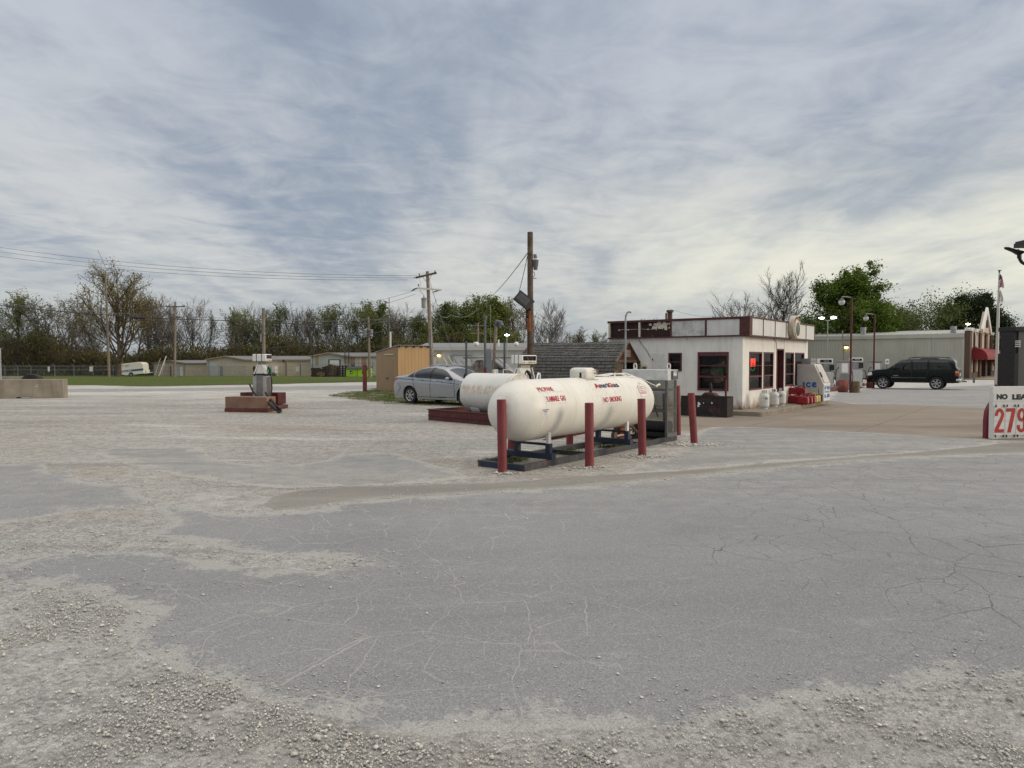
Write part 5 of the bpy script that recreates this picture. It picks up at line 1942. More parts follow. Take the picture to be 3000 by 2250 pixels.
mb.build('worktop', paint('grey_worktop', (0.2, 0.2, 0.2), 0.5), ct)
it = MB()
for i in range(7):
	y = 0.05 + i * 0.11
	it.box(0.1, 0.25, y, y + 0.07, 0.902, 0.902 + rd_.uniform(0.03, 0.16))
it.build('paper_stack', M['white'], ct)
mb = MB()
mb.cyl(0, 0, 0.0, 0.62, 0.16, 16)
mb.box(-0.17, 0.17, -0.17, 0.17, 0.62, 0.645)
tag(mb.build('bin', M['black'], None, loc=stw(0.62, 1.15, KERB)), 'black bin inside the station, low in the big window', 'bin')
mb = MB()
mb.box(0, 0.04, -0.9, -0.06, 0.1, 2.0)
mb.build('x', M['inside'], sh).name = 'side_board'

# neon OPEN sign just inside the first window
op = thing('open_sign', 'red neon OPEN sign with a green and white oval in the first window', 'neon sign', tuple(stw(1.27, 0.10, 1.62)), RZ)
mb = MB()
vs_ = []
for s, pts in (('O', [(0.0, 0.0), (0.0, 0.26), (0.07, 0.26), (0.07, 0.0), (0.0, 0.0)]), ('P', [(0.11, 0.0), (0.11, 0.26), (0.18, 0.26), (0.18, 0.13), (0.11, 0.13)]),
			   ('E', [(0.29, 0.0), (0.22, 0.0), (0.22, 0.26), (0.29, 0.26)]), ('E2', [(0.22, 0.13), (0.28, 0.13)]), ('N', [(0.33, 0.0), (0.33, 0.26), (0.40, 0.0), (0.40, 0.26)])):
	mb.tube([(a - 0.2, 0, b - 0.13) for a, b in pts], 0.0085, 6)
mb.build('lettering', glow('red_neon', (1.0, 0.07, 0.04), 2.6), op)
mb = MB()
mb.tube([(0.27 * math.cos(a), 0.01, 0.02 + 0.235 * math.sin(a)) for a in np.linspace(R(20), R(160), 16)], 0.008, 6)
mb.build('oval_top', M['galv'], op)
mb = MB()
mb.tube([(0.25 * math.cos(a), 0.01, -0.03 + 0.235 * math.sin(a)) for a in np.linspace(R(220), R(320), 14)], 0.008, 6)
mb.build('oval_bottom', glow('green_neon', (0.12, 0.6, 0.2), 0.5), op)
# glowing panel standing in for a bright opening seen through the building
mb = MB()
mb.box(-0.2, 0.14, -0.01, 0.01, -0.12, 0.1)
wl = mb.build('glowing_opening', glow('glowing_opening', (0.85, 0.9, 1.0), 0.9), None, loc=stw(2.25, 0.5, 1.33))
wl.rotation_euler = (0, 0, RZ)
tag(wl, 'small glowing panel for a bright opening, low behind the glass under the OPEN sign', 'screen')

# kerb slab
kb = MB()
out = [(-0.72, 5.6), (-0.72, -0.80), (-0.66, -0.86), (2.5, -0.80), (7.9, -0.62), (8.25, -0.5), (8.3, 0.2), (8.3, 5.6)]
kb.prism(out, lambda a, b: (a, b, -0.05), lambda a, b: (a, b, KERB))
ko = kb.build('pavement', M['kerb'], None, loc=ST, bevel=0.02)
ko.rotation_euler = (0, 0, RZ)
tag(ko, kind='structure')

# person behind the big window, back turned, head bent
pr = stw(0.62, 0.99, KERB)
person = thing('person', 'person in a green shirt with fair hair, seen from behind through the big window', 'person', tuple(pr), RZ - math.pi / 2)

def skin_obj(name, nodes, edges, mat, parent, sub=2):
	me = bpy.data.meshes.new(name)
	me.from_pydata([n[0] for n in nodes], edges, [])
	o = bpy.data.objects.new(name, me)
	COL.objects.link(o)
	o.parent = parent
	me.materials.append(mat)
	o.modifiers.new('skin', 'SKIN')
	for i, n in enumerate(nodes):
		sv = me.skin_vertices[0].data[i]
		sv.radius = n[1] if isinstance(n[1], tuple) else (n[1], n[1])
		sv.use_root = (i == 0)
	s = o.modifiers.new('sub', 'SUBSURF')
	s.levels = s.render_levels = sub
	return o

def person_parts():
	# local +y is the way the person faces (into the shop), x is their right
	skin = paint('skin', (0.50, 0.30, 0.22), 0.5, var=0.06)
	body = [((0, 0, 0.88), (0.15, 0.11)), ((0, -0.01, 1.05), (0.14, 0.10)), ((0, -0.02, 1.22), (0.165, 0.11)), ((0, 0.02, 1.36), (0.17, 0.10)), ((0.03, 0.07, 1.42), 0.055), ((0.06, 0.12, 1.48), 0.075),
			((0.07, 0.15, 1.54), 0.085), ((0.09, 0, 0.84), 0.088), ((0.10, 0.03, 0.46), 0.06), ((0.10, 0, 0.08), 0.042), ((0.10, 0.12, 0.04), 0.035),
			((-0.09, 0, 0.84), 0.088), ((-0.10, 0.03, 0.46), 0.06), ((-0.10, 0, 0.08), 0.042), ((-0.10, 0.12, 0.04), 0.035),
			((0.20, 0.02, 1.34), 0.062), ((0.26, 0.06, 1.10), 0.046), ((0.22, 0.28, 1.02), 0.034), ((-0.20, 0.02, 1.34), 0.062), ((-0.26, 0.06, 1.10), 0.046), ((-0.18, 0.28, 1.02), 0.034)]
	ed = [(0, 1), (1, 2), (2, 3), (3, 4), (4, 5), (5, 6), (0, 7), (7, 8), (8, 9), (9, 10), (0, 11), (11, 12), (12, 13), (13, 14), (3, 15), (15, 16), (16, 17), (3, 18), (18, 19), (19, 20)]
	b = skin_obj('body', body, ed, skin, person)
	sh_ = [((0, 0, 0.90), (0.175, 0.135)), ((0, -0.01, 1.05), (0.165, 0.125)), ((0, -0.02, 1.22), (0.185, 0.135)), ((0, 0.02, 1.36), (0.17, 0.12)), ((0.02, 0.05, 1.42), 0.075),
		   ((0.20, 0.02, 1.345), 0.082), ((0.245, 0.05, 1.17), 0.070), ((-0.20, 0.02, 1.345), 0.082), ((-0.245, 0.05, 1.17), 0.070)]
	skin_obj('shirt', sh_, [(0, 1), (1, 2), (2, 3), (3, 4), (3, 5), (5, 6), (3, 7), (7, 8)], paint('green_shirt', (0.12, 0.24, 0.10), 0.8, var=0.25, scale=9), person)
	tr_ = [((0, 0, 0.90), (0.165, 0.125)), ((0.09, 0, 0.80), 0.10), ((0.10, 0.03, 0.46), 0.075), ((0.10, 0, 0.10), 0.058), ((-0.09, 0, 0.80), 0.10), ((-0.10, 0.03, 0.46), 0.075), ((-0.10, 0, 0.10), 0.058)]
	skin_obj('trousers', tr_, [(0, 1), (1, 2), (2, 3), (0, 4), (4, 5), (5, 6)], paint('dark_denim', (0.02, 0.025, 0.04), 0.8), person)
	hr = [((0.065, 0.10, 1.585), (0.088, 0.10)), ((0.06, 0.06, 1.54), (0.085, 0.07)), ((0.05, 0.05, 1.48), (0.06, 0.04))]
	skin_obj('hair', hr, [(0, 1), (1, 2)], paint('fair_hair', (0.22, 0.13, 0.055), 0.6, var=0.3, scale=30), person)
	fc = MB()
	fc.blob((0.03, 0.226, 1.545), 0.011, 8, 6)
	fc.blob((0.10, 0.229, 1.545), 0.011, 8, 6)
	fc.build('eyes', M['black'], b)
	ns = MB()
	ns.blob((0.068, 0.24, 1.52), (0.012, 0.018, 0.02), 8, 6)
	ns.blob((-0.012, 0.15, 1.53), (0.012, 0.02, 0.03), 8, 6)
	ns.blob((0.152, 0.15, 1.53), (0.012, 0.02, 0.03), 8, 6)
	ns.build('nose_and_ears', skin, b)
	for s, c in ((1, (0.22, 0.29, 1.01)), (-1, (-0.18, 0.29, 1.01))):
		h = MB()
		c = Vector(c)
		h.blob(c + Vector((0, 0.04, 0)), (0.036, 0.05, 0.016), 10, 6)
		for i in range(4):
			x = (i - 1.5) * 0.018
			L = (0.062, 0.072, 0.068, 0.052)[i]
			h.tube([c + Vector((x, 0.08, 0)), c + Vector((x * 1.1, 0.08 + L * 0.5, 0.004)), c + Vector((x * 1.1, 0.08 + L, -0.014))], [0.009, 0.0085, 0.006], 6)
		h.tube([c + Vector((-s * 0.03, 0.02, 0)), c + Vector((-s * 0.055, 0.05, -0.004)), c + Vector((-s * 0.055, 0.08, -0.012))], [0.011, 0.010, 0.007], 6)
		h.build('hand', skin, b)

person_parts()

# ------------------------------------------------------------------ rusty trough in front of the left wall
M['burnt'] = paint('burnt_rusty_metal', (0.024, 0.017, 0.014), 0.7, var=0.5, scale=4, dirt=0.6, dirtcol=(0.012, 0.016, 0.028), rust=0.34, rscale=3.2, rustcol=(0.085, 0.030, 0.014))
tr0 = gp(2130, 1225)
trough = thing('metal_bin', 'rusted blackened sheet metal box before the station window, stub pipes on top', 'metal box', (tr0.x, tr0.y, 0), RZ)
mb = MB()
# x: along the right wall direction (depth), y: along the left wall; the box runs from y=0 to y=1.45
W_, H_, D_ = 1.45, 0.60, 0.48
mb.box(0, 0.012, 0, W_, 0.02, H_ * 0.32)
mb.box(0, 0.012, 0, 0.30, H_ * 0.32, H_)
mb.box(0, 0.012, W_ - 0.35, W_, H_ * 0.32, H_)
mb.box(0, 0.012, 0.30, W_ - 0.35, H_ * 0.68, H_)
mb.box(0.014, 0.03, 0.32, W_ - 0.37, H_ * 0.30, H_ * 0.66)
mb.build('front_panel', M['burnt'], trough)
mb = MB()
mb.box(0.013, D_, 0, 0.012, 0.02, H_)
mb.build('end_panel', M['burnt'], trough)
mb = MB()
mb.box(0.013, D_, W_ - 0.012, W_, 0.02, H_)
mb.build('end_panel', M['burnt'], trough)
mb = MB()
mb.box(D_ + 0.001, D_ + 0.013, 0, W_, 0.02, H_)
mb.build('back_panel', M['burnt'], trough)
mb = MB()
mb.box(0, D_, 0.014, W_ - 0.014, H_ - 0.04, H_ - 0.028)
for a, b in ((0.0, 0.03), (D_ - 0.03, D_)):
	mb.box(a, b, 0, W_, H_ + 0.001, H_ + 0.02)
mb.build('top_plate', M['burnt'], trough)
mb = MB()
mb.prism([(-0.26, 0), (-0.14, 0.10), (0.12, 0.115), (0.26, 0.0)], lambda a, b: (0.10, 0.62 + a, H_ + 0.02 + b), lambda a, b: (0.38, 0.62 + a, H_ + 0.02 + b))
mb.build('cowl', paint('brown_rust', (0.085, 0.035, 0.024), 0.75, var=0.3, rust=0.3), trough, bevel=0.02)
mb = MB()
mb.tube([(0.24, 0.60, H_ + 0.10), (0.24, 0.60, H_ + 0.28), (0.23, 0.62, H_ + 0.42)], 0.045, 12)
mb.build('stub_pipe', M['black'], trough)
mb = MB()
mb.cyl(0.2, 0.12, H_ + 0.0, H_ + 0.52, 0.032, 12)
mb.build('stub_pipe', M['dark_red'], trough)
mb = MB()
for y0_, z0_, s in ((0.86, 0.40, 0.055), (0.88, 0.33, 0.04), (0.72, 0.42, 0.02), (0.46, 0.43, 0.03)):
	mb.add([(-0.004, y0_ - s, z0_ - s * 0.6), (-0.004, y0_ + s, z0_ - s), (-0.004, y0_ + s * 0.7, z0_ + s), (-0.004, y0_ - s * 0.2, z0_ + s * 0.5)], [(0, 1, 2, 3)])
mb.build('pale_scrap', M['white'], trough, smooth=False, fix=False)
mb = MB()
rd_ = random.Random(8)
for i in range(26):
	mb.blob((-0.05 + rd_.uniform(-0.05, 0.05), rd_.uniform(0.3, 1.0), 0.015), (rd_.uniform(0.01, 0.04), rd_.uniform(0.02, 0.06), rd_.uniform(0.008, 0.02)), 7, 5)
tag(mb.build('ash_litter', M['dark_steel'], None, loc=(tr0.x, tr0.y, 0.014)), 'dark crumbled litter at the foot of the rusted box', 'litter', kind='stuff').rotation_euler = (0, 0, RZ)

# ------------------------------------------------------------------ ice box
ib_o = gp(2412, 1178, KERB) + V * 0.96
ice = thing('ice_chest', 'white slant-front ice chest with blue ICE lettering at the right end of the kerb', 'ice chest', (ib_o.x, ib_o.y, 0.02), RZ)
M['ice_side'] = paint('ice_chest_grey', (0.50, 0.485, 0.46), 0.5, var=0.05, dirt=0.25, dirtcol=(0.25, 0.23, 0.2))
M['ice_white'] = paint('ice_chest_white', (0.66, 0.65, 0.61), 0.45, var=0.05, dirt=0.3, dirtcol=(0.4, 0.37, 0.32))

def ice_parts():
	# side view polygon: a = distance out from the wall (-y), b = height
	D, H = 0.96, 1.52
	prof = [(0, KERB), (D - 0.02, KERB), (D - 0.02, 0.74), (D - 0.03, 0.76), (0.60, H), (0, H)]
	mb = MB()
	mb.prism(prof, lambda a, b: (0.0, -a, b), lambda a, b: (0.92, -a, b))
	mb.build('cabinet', M['ice_side'], ice, bevel=0.008)
	mb = MB()
	mb.prism([(0.585, H + 0.004), (0.62, H + 0.004), (D + 0.012, 0.775), (D + 0.012, 0.745), (D - 0.03, 0.745), (D - 0.035, 0.775)], lambda a, b: (-0.006, -a, b), lambda a, b: (0.926, -a, b))
	fr = mb.build('slant_frame', M['ice_white'], ice)

	def sl(t, x, out):
		a = 0.62 + (D + 0.012 - 0.62) * t
		b = H + 0.004 + (0.775 - H) * t
		n = Vector((0, -(H - 0.775), D + 0.012 - 0.62)).normalized()
		return Vector((x, -a, b)) + Vector((0, n.y, n.z)) * out
	mb = MB()
	ps = [sl(t, x, o) for o in (0.001, 0.035) for t, x in ((0.06, 0.10), (0.94, 0.10), (0.94, 0.84), (0.06, 0.84))]
	mb.add(ps, [(0, 1, 2, 3), (7, 6, 5, 4), (0, 4, 5, 1), (1, 5, 6, 2), (2, 6, 7, 3), (3, 7, 4, 0)])
	dr = mb.build('door', M['ice_side'], ice, bevel=0.01)
	mb = MB()
	mb.bar(sl(0.42, 0.10, 0.05), sl(0.66, 0.10, 0.05), 0.03, 0.03)
	mb.build('latch', M['galv_dark'], dr)
	mb = MB()
	mb.box(0.04, 0.90, -D - 0.006, -D + 0.022, KERB + 0.02, 0.735)
	pn = mb.build('front_panel', M['ice_white'], ice)
	blue = M['lettering_blue']
	f = lambda a, b: (a, -D - 0.009, b)
	mb = MB()
	for x0, x1, z0, z1 in ((0.12, 0.84, 0.58, 0.70), (0.12, 0.84, 0.28, 0.41)):
		sheet(mb, x0, x1, z0, z1, f)
	letter(mb, 'Home City', 0.14, 0.45, 0.48, 0.095, f, 0.03)
	letter(mb, 'Ice', 0.66, 0.45, 0.16, 0.095, f, 0.03)
	mb.build('lettering', blue, pn, smooth=False, fix=False)
	f2 = lambda a, b: (a, -D - 0.012, b)
	mb = MB()
	mb.add([f2(0.26, 0.57), f2(0.44, 0.57), f2(0.44, 0.62), f2(0.39, 0.64), f2(0.36, 0.70), f2(0.34, 0.70), f2(0.31, 0.64), f2(0.26, 0.62)], [tuple(range(8))])
	mb.add([f2(0.26, 0.42), f2(0.44, 0.42), f2(0.44, 0.37), f2(0.39, 0.34), f2(0.36, 0.28), f2(0.34, 0.28), f2(0.31, 0.34), f2(0.26, 0.37)], [tuple(range(8))])
	mb.build('skyline_mark', M['white'], pn, smooth=False, fix=False)
	mb = MB()
	fs = lambda a, b: (-0.004, -a, b)
	# stencil letters of the side
	letter(mb, 'I', 0.22, 0.66, 0.075, 0.20, fs, 0.0)
	letter(mb, 'C', 0.33, 0.66, 0.175, 0.20, fs, 0.085)
	letter(mb, 'e', 0.54, 0.66, 0.185, 0.21, fs, 0.085)
	mb.build('lettering', blue, ice, smooth=False, fix=False)
	mb = MB()
	sheet(mb, 0.78, 0.80, 0.40, 0.62, fs)
	mb.build('blue_stripe', M['lettering_navy'], ice, smooth=False, fix=False)
	mb = MB()
	mb.box(-0.006, 0.0, -D + 0.02, -0.80, KERB, 0.40)
	mb.build('patch_plate', M['galv_dark'], ice)
	rk = MB()
	for y in (0.18, 0.25, 0.32, 0.39, 0.46):
		rk.bar((0.1, -y, H), (0.1, -y, H + 0.22), 0.008, 0.008)
	rk.bar((0.1, -0.14, H + 0.22), (0.1, -0.48, H + 0.22), 0.01, 0.01)
	rk.bar((0.1, -0.14, H), (0.1, -0.14, H + 0.22), 0.01, 0.01)
	rk.add([(0.102, -0.14, H), (0.102, -0.46, H), (0.102, -0.46, H + 0.21), (0.102, -0.14, H + 0.21)], [(0, 1, 2, 3)])
	rk.build('rack', M['galv'], ice)
	sg = MB()
	sg.box(0.09, 0.10, -0.66, -0.48, H + 0.002, H + 0.23)
	so = sg.build('sign', M['white'], ice)
	lt = MB()
	letter(lt, 'Reddy', 0.495, H + 0.09, 0.09, 0.055, lambda a, b: (0.088, -a, b), 0.02)
	lt.build('lettering', M['lettering_red'], so, smooth=False, fix=False)
	lt = MB()
	letter(lt, 'ice', 0.60, H + 0.09, 0.045, 0.05, lambda a, b: (0.088, -a, b), 0.02)
	lt.build('lettering', M['lettering_blue'], so, smooth=False, fix=False)

ice_parts()

# ------------------------------------------------------------------ gas cylinders and cans on the kerb
M['cyl_white'] = paint('cylinder_white', (0.62, 0.615, 0.59), 0.4, var=0.05, dirt=0.3, dirtcol=(0.4, 0.35, 0.27), rust=0.06, rscale=9)

def gas_cylinder(loc, lab, rz, s=1.0):
	t = thing('gas_cylinder', lab, 'gas cylinder', tuple(loc), rz, 'white propane cylinders on the kerb')
	mb = MB()
	r = 0.155
	mb.lathe([(0.0, 0.035), (0.09, 0.03), (0.135, 0.06), (r, 0.11), (r, 0.12), (r, 0.236), (r, 0.243), (r + 0.003, 0.246), (r + 0.003, 0.252), (r, 0.255), (r, 0.262), (r, 0.39), (r, 0.40), (0.140, 0.455), (0.10, 0.49), (0.05, 0.505), (0.0, 0.508)], 28)
	mb.build('shell', M['cyl_white'], t)
	mb = MB()
	mb.lathe([(0.105, 0.0), (0.108, 0.05), (0.102, 0.05), (0.100, 0.0)], 24)
	mb.build('foot_ring', M['cyl_white'], t)
	mb = MB()
	n = 20
	for k in range(n):
		a0, a1 = R(30 + 300 * k / n), R(30 + 300 * (k + 1) / n)
		hi = 0.60 if k not in (4, 5, 14, 15) else 0.545
		p = [(0.085 * math.cos(a), 0.085 * math.sin(a)) for a in (a0, a1)]
		if k in (4, 5, 14, 15):
			mb.add([(*p[0], 0.49), (*p[1], 0.49), (*p[1], 0.525), (*p[0], 0.525)], [(0, 1, 2, 3)])
			mb.add([(*p[0], 0.575), (*p[1], 0.575), (*p[1], 0.60), (*p[0], 0.60)], [(0, 1, 2, 3)])
		else:
			mb.add([(*p[0], 0.49), (*p[1], 0.49), (*p[1], 0.60), (*p[0], 0.60)], [(0, 1, 2, 3)])
	mb.build('collar', M['cyl_white'], t, fix=False)
	mb = MB()
	mb.cyl(0, 0, 0.50, 0.565, 0.022, 10)
	mb.tube([(0, 0, 0.54), (0.06, 0.0, 0.54)], 0.018, 8)
	mb.cyl(0, 0, 0.565, 0.60, 0.03, 10)
	mb.build('valve', M['black'], t)
	mb = MB()
	for k in range(5):
		a0, a1 = R(-62 + k * 7), R(-55 + k * 7)
		rr = r + 0.004
		mb.add([(rr * math.cos(a0), rr * math.sin(a0), 0.31), (rr * math.cos(a1), rr * math.sin(a1), 0.31), (rr * math.cos(a1), rr * math.sin(a1), 0.375), (rr * math.cos(a0), rr * math.sin(a0), 0.375)], [(0, 1, 2, 3)])
	mb.build('decal', M['galv'], t, fix=False)
	t.scale = (s, s, s)

gas_cylinder(gp(2239, 1198, KERB), 'white propane cylinder standing nearest the corner, first of three', R(-40), 0.99)
gas_cylinder(gp(2268, 1192, KERB), 'white propane cylinder in the middle of the three on the kerb', R(5), 0.99)
gas_cylinder(gp(2289, 1188, KERB), 'white propane cylinder farthest of three, before the dark doorway', R(-75), 0.99)

M['can_red'] = paint('can_red', (0.26, 0.006, 0.012), 0.42, var=0.12, scale=5, dirt=0.15)
M['can_yellow'] = paint('can_yellow', (0.58, 0.42, 0.14), 0.45, var=0.12, scale=5, dirt=0.2)

def jerrycan(loc, lab, rz, mat, group, s=1.0, cat='fuel can'):
	t = thing('jerrycan', lab, cat, tuple(loc), rz, group)
	mb = MB()
	mb.box(-0.165, 0.165, -0.125, 0.125, 0.0, 0.255)
	b = mb.build('body', mat, t)
	m_ = b.modifiers.new('bevel', 'BEVEL')
	m_.width, m_.segments, m_.limit_method = 0.05, 3, 'ANGLE'
	mb = MB()
	mb.tube([(-0.10, 0, 0.245), (-0.09, 0, 0.30), (-0.03, 0, 0.325), (0.05, 0, 0.315), (0.09, 0, 0.245)], 0.019, 8)
	mb.build('handle', mat, t)
	mb = MB()
	mb.cyl(0.125, 0.02, 0.24, 0.29, 0.03, 12)
	mb.build('cap', M['black'], t)
	mb = MB()
	for k in range(4):
		mb.box(0.166, 0.168, -0.03, 0.04, 0.06 + k * 0.035, 0.08 + k * 0.035)
	mb.build('decal', M['cream'], t)
	t.scale = (s, s, s)

grp = 'red fuel cans stacked on the kerb'
kz = KERB
jerrycan(gp(2327, 1182, kz) + Vector((0, 0.05, 0)), 'red fuel can, leftmost of the bottom row', RZ - R(85), M['can_red'], grp, 1.12)
jerrycan(gp(2352, 1185, kz), 'big red fuel can in the middle of the bottom row, nearest the yard', RZ - R(85), M['can_red'], grp, 1.15)
jerrycan(gp(2364, 1183, kz), 'red fuel can behind the big one, second from the yellow cans', RZ - R(85), M['can_red'], grp, 1.1)
jerrycan(gp(2373, 1181.5, kz), 'red fuel can at the right end of the red row, touching the yellow', RZ - R(85), M['can_red'], grp, 1.1)
jerrycan(gp(2327, 1180, kz) + Vector((0.04, 0.2, 0.30)), 'red fuel can lying on top of the row, left of the upper pair', RZ - R(85), M['can_red'], grp, 0.95)
jerrycan(gp(2350, 1181, kz) + Vector((0.04, 0.2, 0.30)), 'red fuel can with raised handle on top of the row, right of the upper pair', RZ - R(85), M['can_red'], grp, 0.98)
jerrycan(gp(2381, 1180, kz), 'yellow fuel can beside the last red can', RZ - R(85), M['can_yellow'], 'yellow fuel cans on the kerb', 1.05)
jerrycan(gp(2388, 1178.5, kz), 'yellow fuel can nearest the ice chest', RZ - R(85), M['can_yellow'], 'yellow fuel cans on the kerb', 1.05)

# ------------------------------------------------------------------ shingled garden shed
SH0 = Vector((3.34, 22.9, 0))

def shingle_mat():
	m, g, b = new_mat('grey_shingle')
	o = g.obj()
	x, y, z = g.sep(o)
	br = g.n('ShaderNodeTexBrick', offset=0.5)
	g.put(br.inputs['Vector'], g.comb(g.math('ADD', y, g.math('MULTIPLY', g.noise(o, 2.5, 2.0), 0.05)), g.math('ADD', g.math('MULTIPLY', z, 1.0), g.math('MULTIPLY', g.noise(o, 3.0, 3.0), 0.03)), 0.0))
	br.inputs['Color1'].default_value = (0.092, 0.088, 0.082, 1)
	br.inputs['Color2'].default_value = (0.130, 0.124, 0.115, 1)
	br.inputs['Mortar'].default_value = (0.022, 0.021, 0.020, 1)
	br.inputs['Scale'].default_value = 1.0
	br.inputs['Mortar Size'].default_value = 0.009
	br.inputs['Brick Width'].default_value = 0.31
	br.inputs['Row Height'].default_value = 0.105
	n = g.noise(o, 5.0, 5.0, 0.65)
	c = g.mix(g.rng(n, 0.35, 0.72, 0.0, 0.5), br.outputs['Color'], (0.19, 0.18, 0.165))
	c = g.mix(1.0, c, g.mix(g.noise(o, 60.0, 2.0), (0.7, 0.7, 0.7), (1.3, 1.3, 1.3)), 'MULTIPLY')
	g.put(b.inputs['Base Color'], c)
	b.inputs['Roughness'].default_value = 0.95
	g.put(b.inputs['Normal'], g.bump(g.math('SUBTRACT', n, br.outputs['Fac']), 0.6, 0.02))
	return m

M['shingle'] = shingle_mat()
M['shed_red'] = paint('shed_red_board', (0.135, 0.040, 0.028), 0.8, var=0.3, scale=4, dirt=0.4)
shed = thing('garden_shed', 'low garden shed clad in grey shingles with a red gable, beside the station', 'shed', (SH0.x, SH0.y, 0), RZ)

def shed_parts():
	# x across the gable (0 = yard side), y back along the ridge; gable at y = 0
	Wd, L = 1.46, 3.95
	prof = [(0.0, 0.45), (-0.05, 1.02), (0.10, 1.78), (Wd / 2, 2.27), (Wd - 0.10, 1.78), (Wd + 0.05, 1.02), (Wd, 0.45)]
	rf = MB()
	ny = 40
	rows = []
	rd = random.Random(3)
	# roof: courses of shingles stepped like real tabs
	segs = [(prof[0], prof[1], 5), (prof[1], prof[2], 7), (prof[2], prof[3], 8), (prof[3], prof[4], 8), (prof[4], prof[5], 7), (prof[5], prof[6], 5)]
	for si, (a, b, n) in enumerate(segs):
		up = si < 3
		for k in range(n):
			p = (a[0] + (b[0] - a[0]) * k / n, a[1] + (b[1] - a[1]) * k / n)
			q = (a[0] + (b[0] - a[0]) * (k + 1.12) / n, a[1] + (b[1] - a[1]) * (k + 1.12) / n)
			if not up:
				p, q = (a[0] + (b[0] - a[0]) * (k - 0.12) / n, a[1] + (b[1] - a[1]) * (k - 0.12) / n), (a[0] + (b[0] - a[0]) * (k + 1) / n, a[1] + (b[1] - a[1]) * (k + 1) / n)
			d = Vector((q[0] - p[0], 0, q[1] - p[1]))
			nn = Vector((-d.z, 0, d.x)).normalized()
			lowlift = 0.022
			lo, hi = (p, q) if up else (q, p)
			y = -0.03 - rd.random() * 0.2
			while y < L:
				w_ = 0.29 + rd.uniform(-0.03, 0.03)
				y0, y1 = max(-0.03, y + 0.006), min(L + 0.03, y + w_ - 0.006)
				y += w_
				if y1 - y0 < 0.03:
					continue
				e = rd.uniform(-0.008, 0.012)
				l3 = Vector((lo[0], 0, lo[1])) + nn * (lowlift + rd.uniform(0, 0.014)) - (Vector((hi[0] - lo[0], 0, hi[1] - lo[1])).normalized() * e)
				h3 = Vector((hi[0], 0, hi[1])) + nn * 0.004
				l0 = Vector((lo[0], 0, lo[1])) + nn * 0.002
				c = rd.uniform(0, 0.012)
				rf.add([(l3.x, y0, l3.z), (l3.x, y1, l3.z - c), (h3.x, y1, h3.z), (h3.x, y0, h3.z), (l0.x, y0, l0.z), (l0.x, y1, l0.z)], [(0, 1, 2, 3), (4, 5, 1, 0), (4, 0, 3), (5, 2, 1)])
	for k in range(28):
		y = L * k / 28
		rf.add([(Wd / 2 - 0.10, y, 2.215), (Wd / 2 - 0.10, y + 0.17, 2.23), (Wd / 2, y + 0.17, 2.32), (Wd / 2, y, 2.295), (Wd / 2 + 0.10, y, 2.215), (Wd / 2 + 0.10, y + 0.17, 2.23)], [(0, 1, 2, 3), (3, 2, 5, 4)])
	rf.build('roof', M['shingle'], shed, smooth=False, fix=False)
	cr = MB()
	cr.prism(prof, lambda a, b: (a * 0.97 + 0.02, 0.03, b - 0.02), lambda a, b: (a * 0.97 + 0.02, L, b - 0.02))
	# body under the shingles, with the doorway cut out of the gable by building it of boards
	bd = MB()
	bd.box(0.04, Wd - 0.04, 0.9, L - 0.04, 0.0, 1.0)
	bd.build('body', M['inside'], shed)
	sd = MB()
	for (a, b) in zip(prof[:-1], prof[1:]):
		sd.add([(a[0], 0.04, a[1]), (b[0], 0.04, b[1]), (b[0], L, b[1]), (a[0], L, a[1])], [(0, 1, 2, 3)])
	sd.add([(a[0], L, a[1]) for a in prof], [tuple(range(len(prof)))])
	sd.add([(0, 0.04, 0), (0, L, 0), (0, L, 0.45), (0, 0.04, 0.45)], [(0, 1, 2, 3)])
	sd.add([(Wd, 0.04, 0), (Wd, L, 0), (Wd, L, 0.45), (Wd, 0.04, 0.45)], [(0, 1, 2, 3)])
	sd.build('decking', M['inside'], shed, smooth=False, fix=False)
	gb = MB()
	gb.prism([(0.10, 1.72), (Wd / 2, 2.24), (Wd - 0.10, 1.72)], lambda a, b: (a, 0.0, b), lambda a, b: (a, 0.03, b))
	gb.build('gable', M['shed_red'], shed)
	fr = MB()
	fr.box(0.0, 0.16, -0.02, 0.04, 0.0, 1.62)
	fr.box(Wd - 0.30, Wd - 0.10, -0.02, 0.04, 0.0, 1.62)
	fr.box(0.0, Wd - 0.10, -0.025, 0.04, 1.62, 1.715)
	fr.box(Wd - 0.09, Wd + 0.0, -0.015, 0.04, 0.0, 1.60)
	fr.build('door_frame', M['wood'], shed)
	dr = MB()
	dr.box(0.165, 0.44, -0.01, 0.02, 0.05, 1.60)
	dr.build('door_leaf', M['wood'], shed)
	bb = MB()
	bb.bar((-0.06, -0.02, 1.65), (Wd / 2, -0.02, 2.29), 0.03, 0.08, (0, -1, 0))
	bb.bar((Wd / 2, -0.024, 2.29), (Wd + 0.06, -0.024, 1.62), 0.03, 0.08, (0, -1, 0))
	bb.bar((-0.04, -0.022, 1.0), (-0.06, -0.022, 1.66), 0.03, 0.07, (0, -1, 0))
	bb.bar((Wd + 0.06, -0.022, 1.66), (Wd + 0.06, -0.022, 1.0), 0.03, 0.07, (0, -1, 0))
	bb.build('barge_board', M['wood'], shed)
	vt = MB()
	vt.box(Wd / 2 - 0.14, Wd / 2 + 0.16, -0.02, -0.002, 1.80, 2.03)
	vt.build('vent_board', paint('pale_old_board', (0.34, 0.28, 0.20), 0.85, var=0.3, dirt=0.5, streak=True), shed)

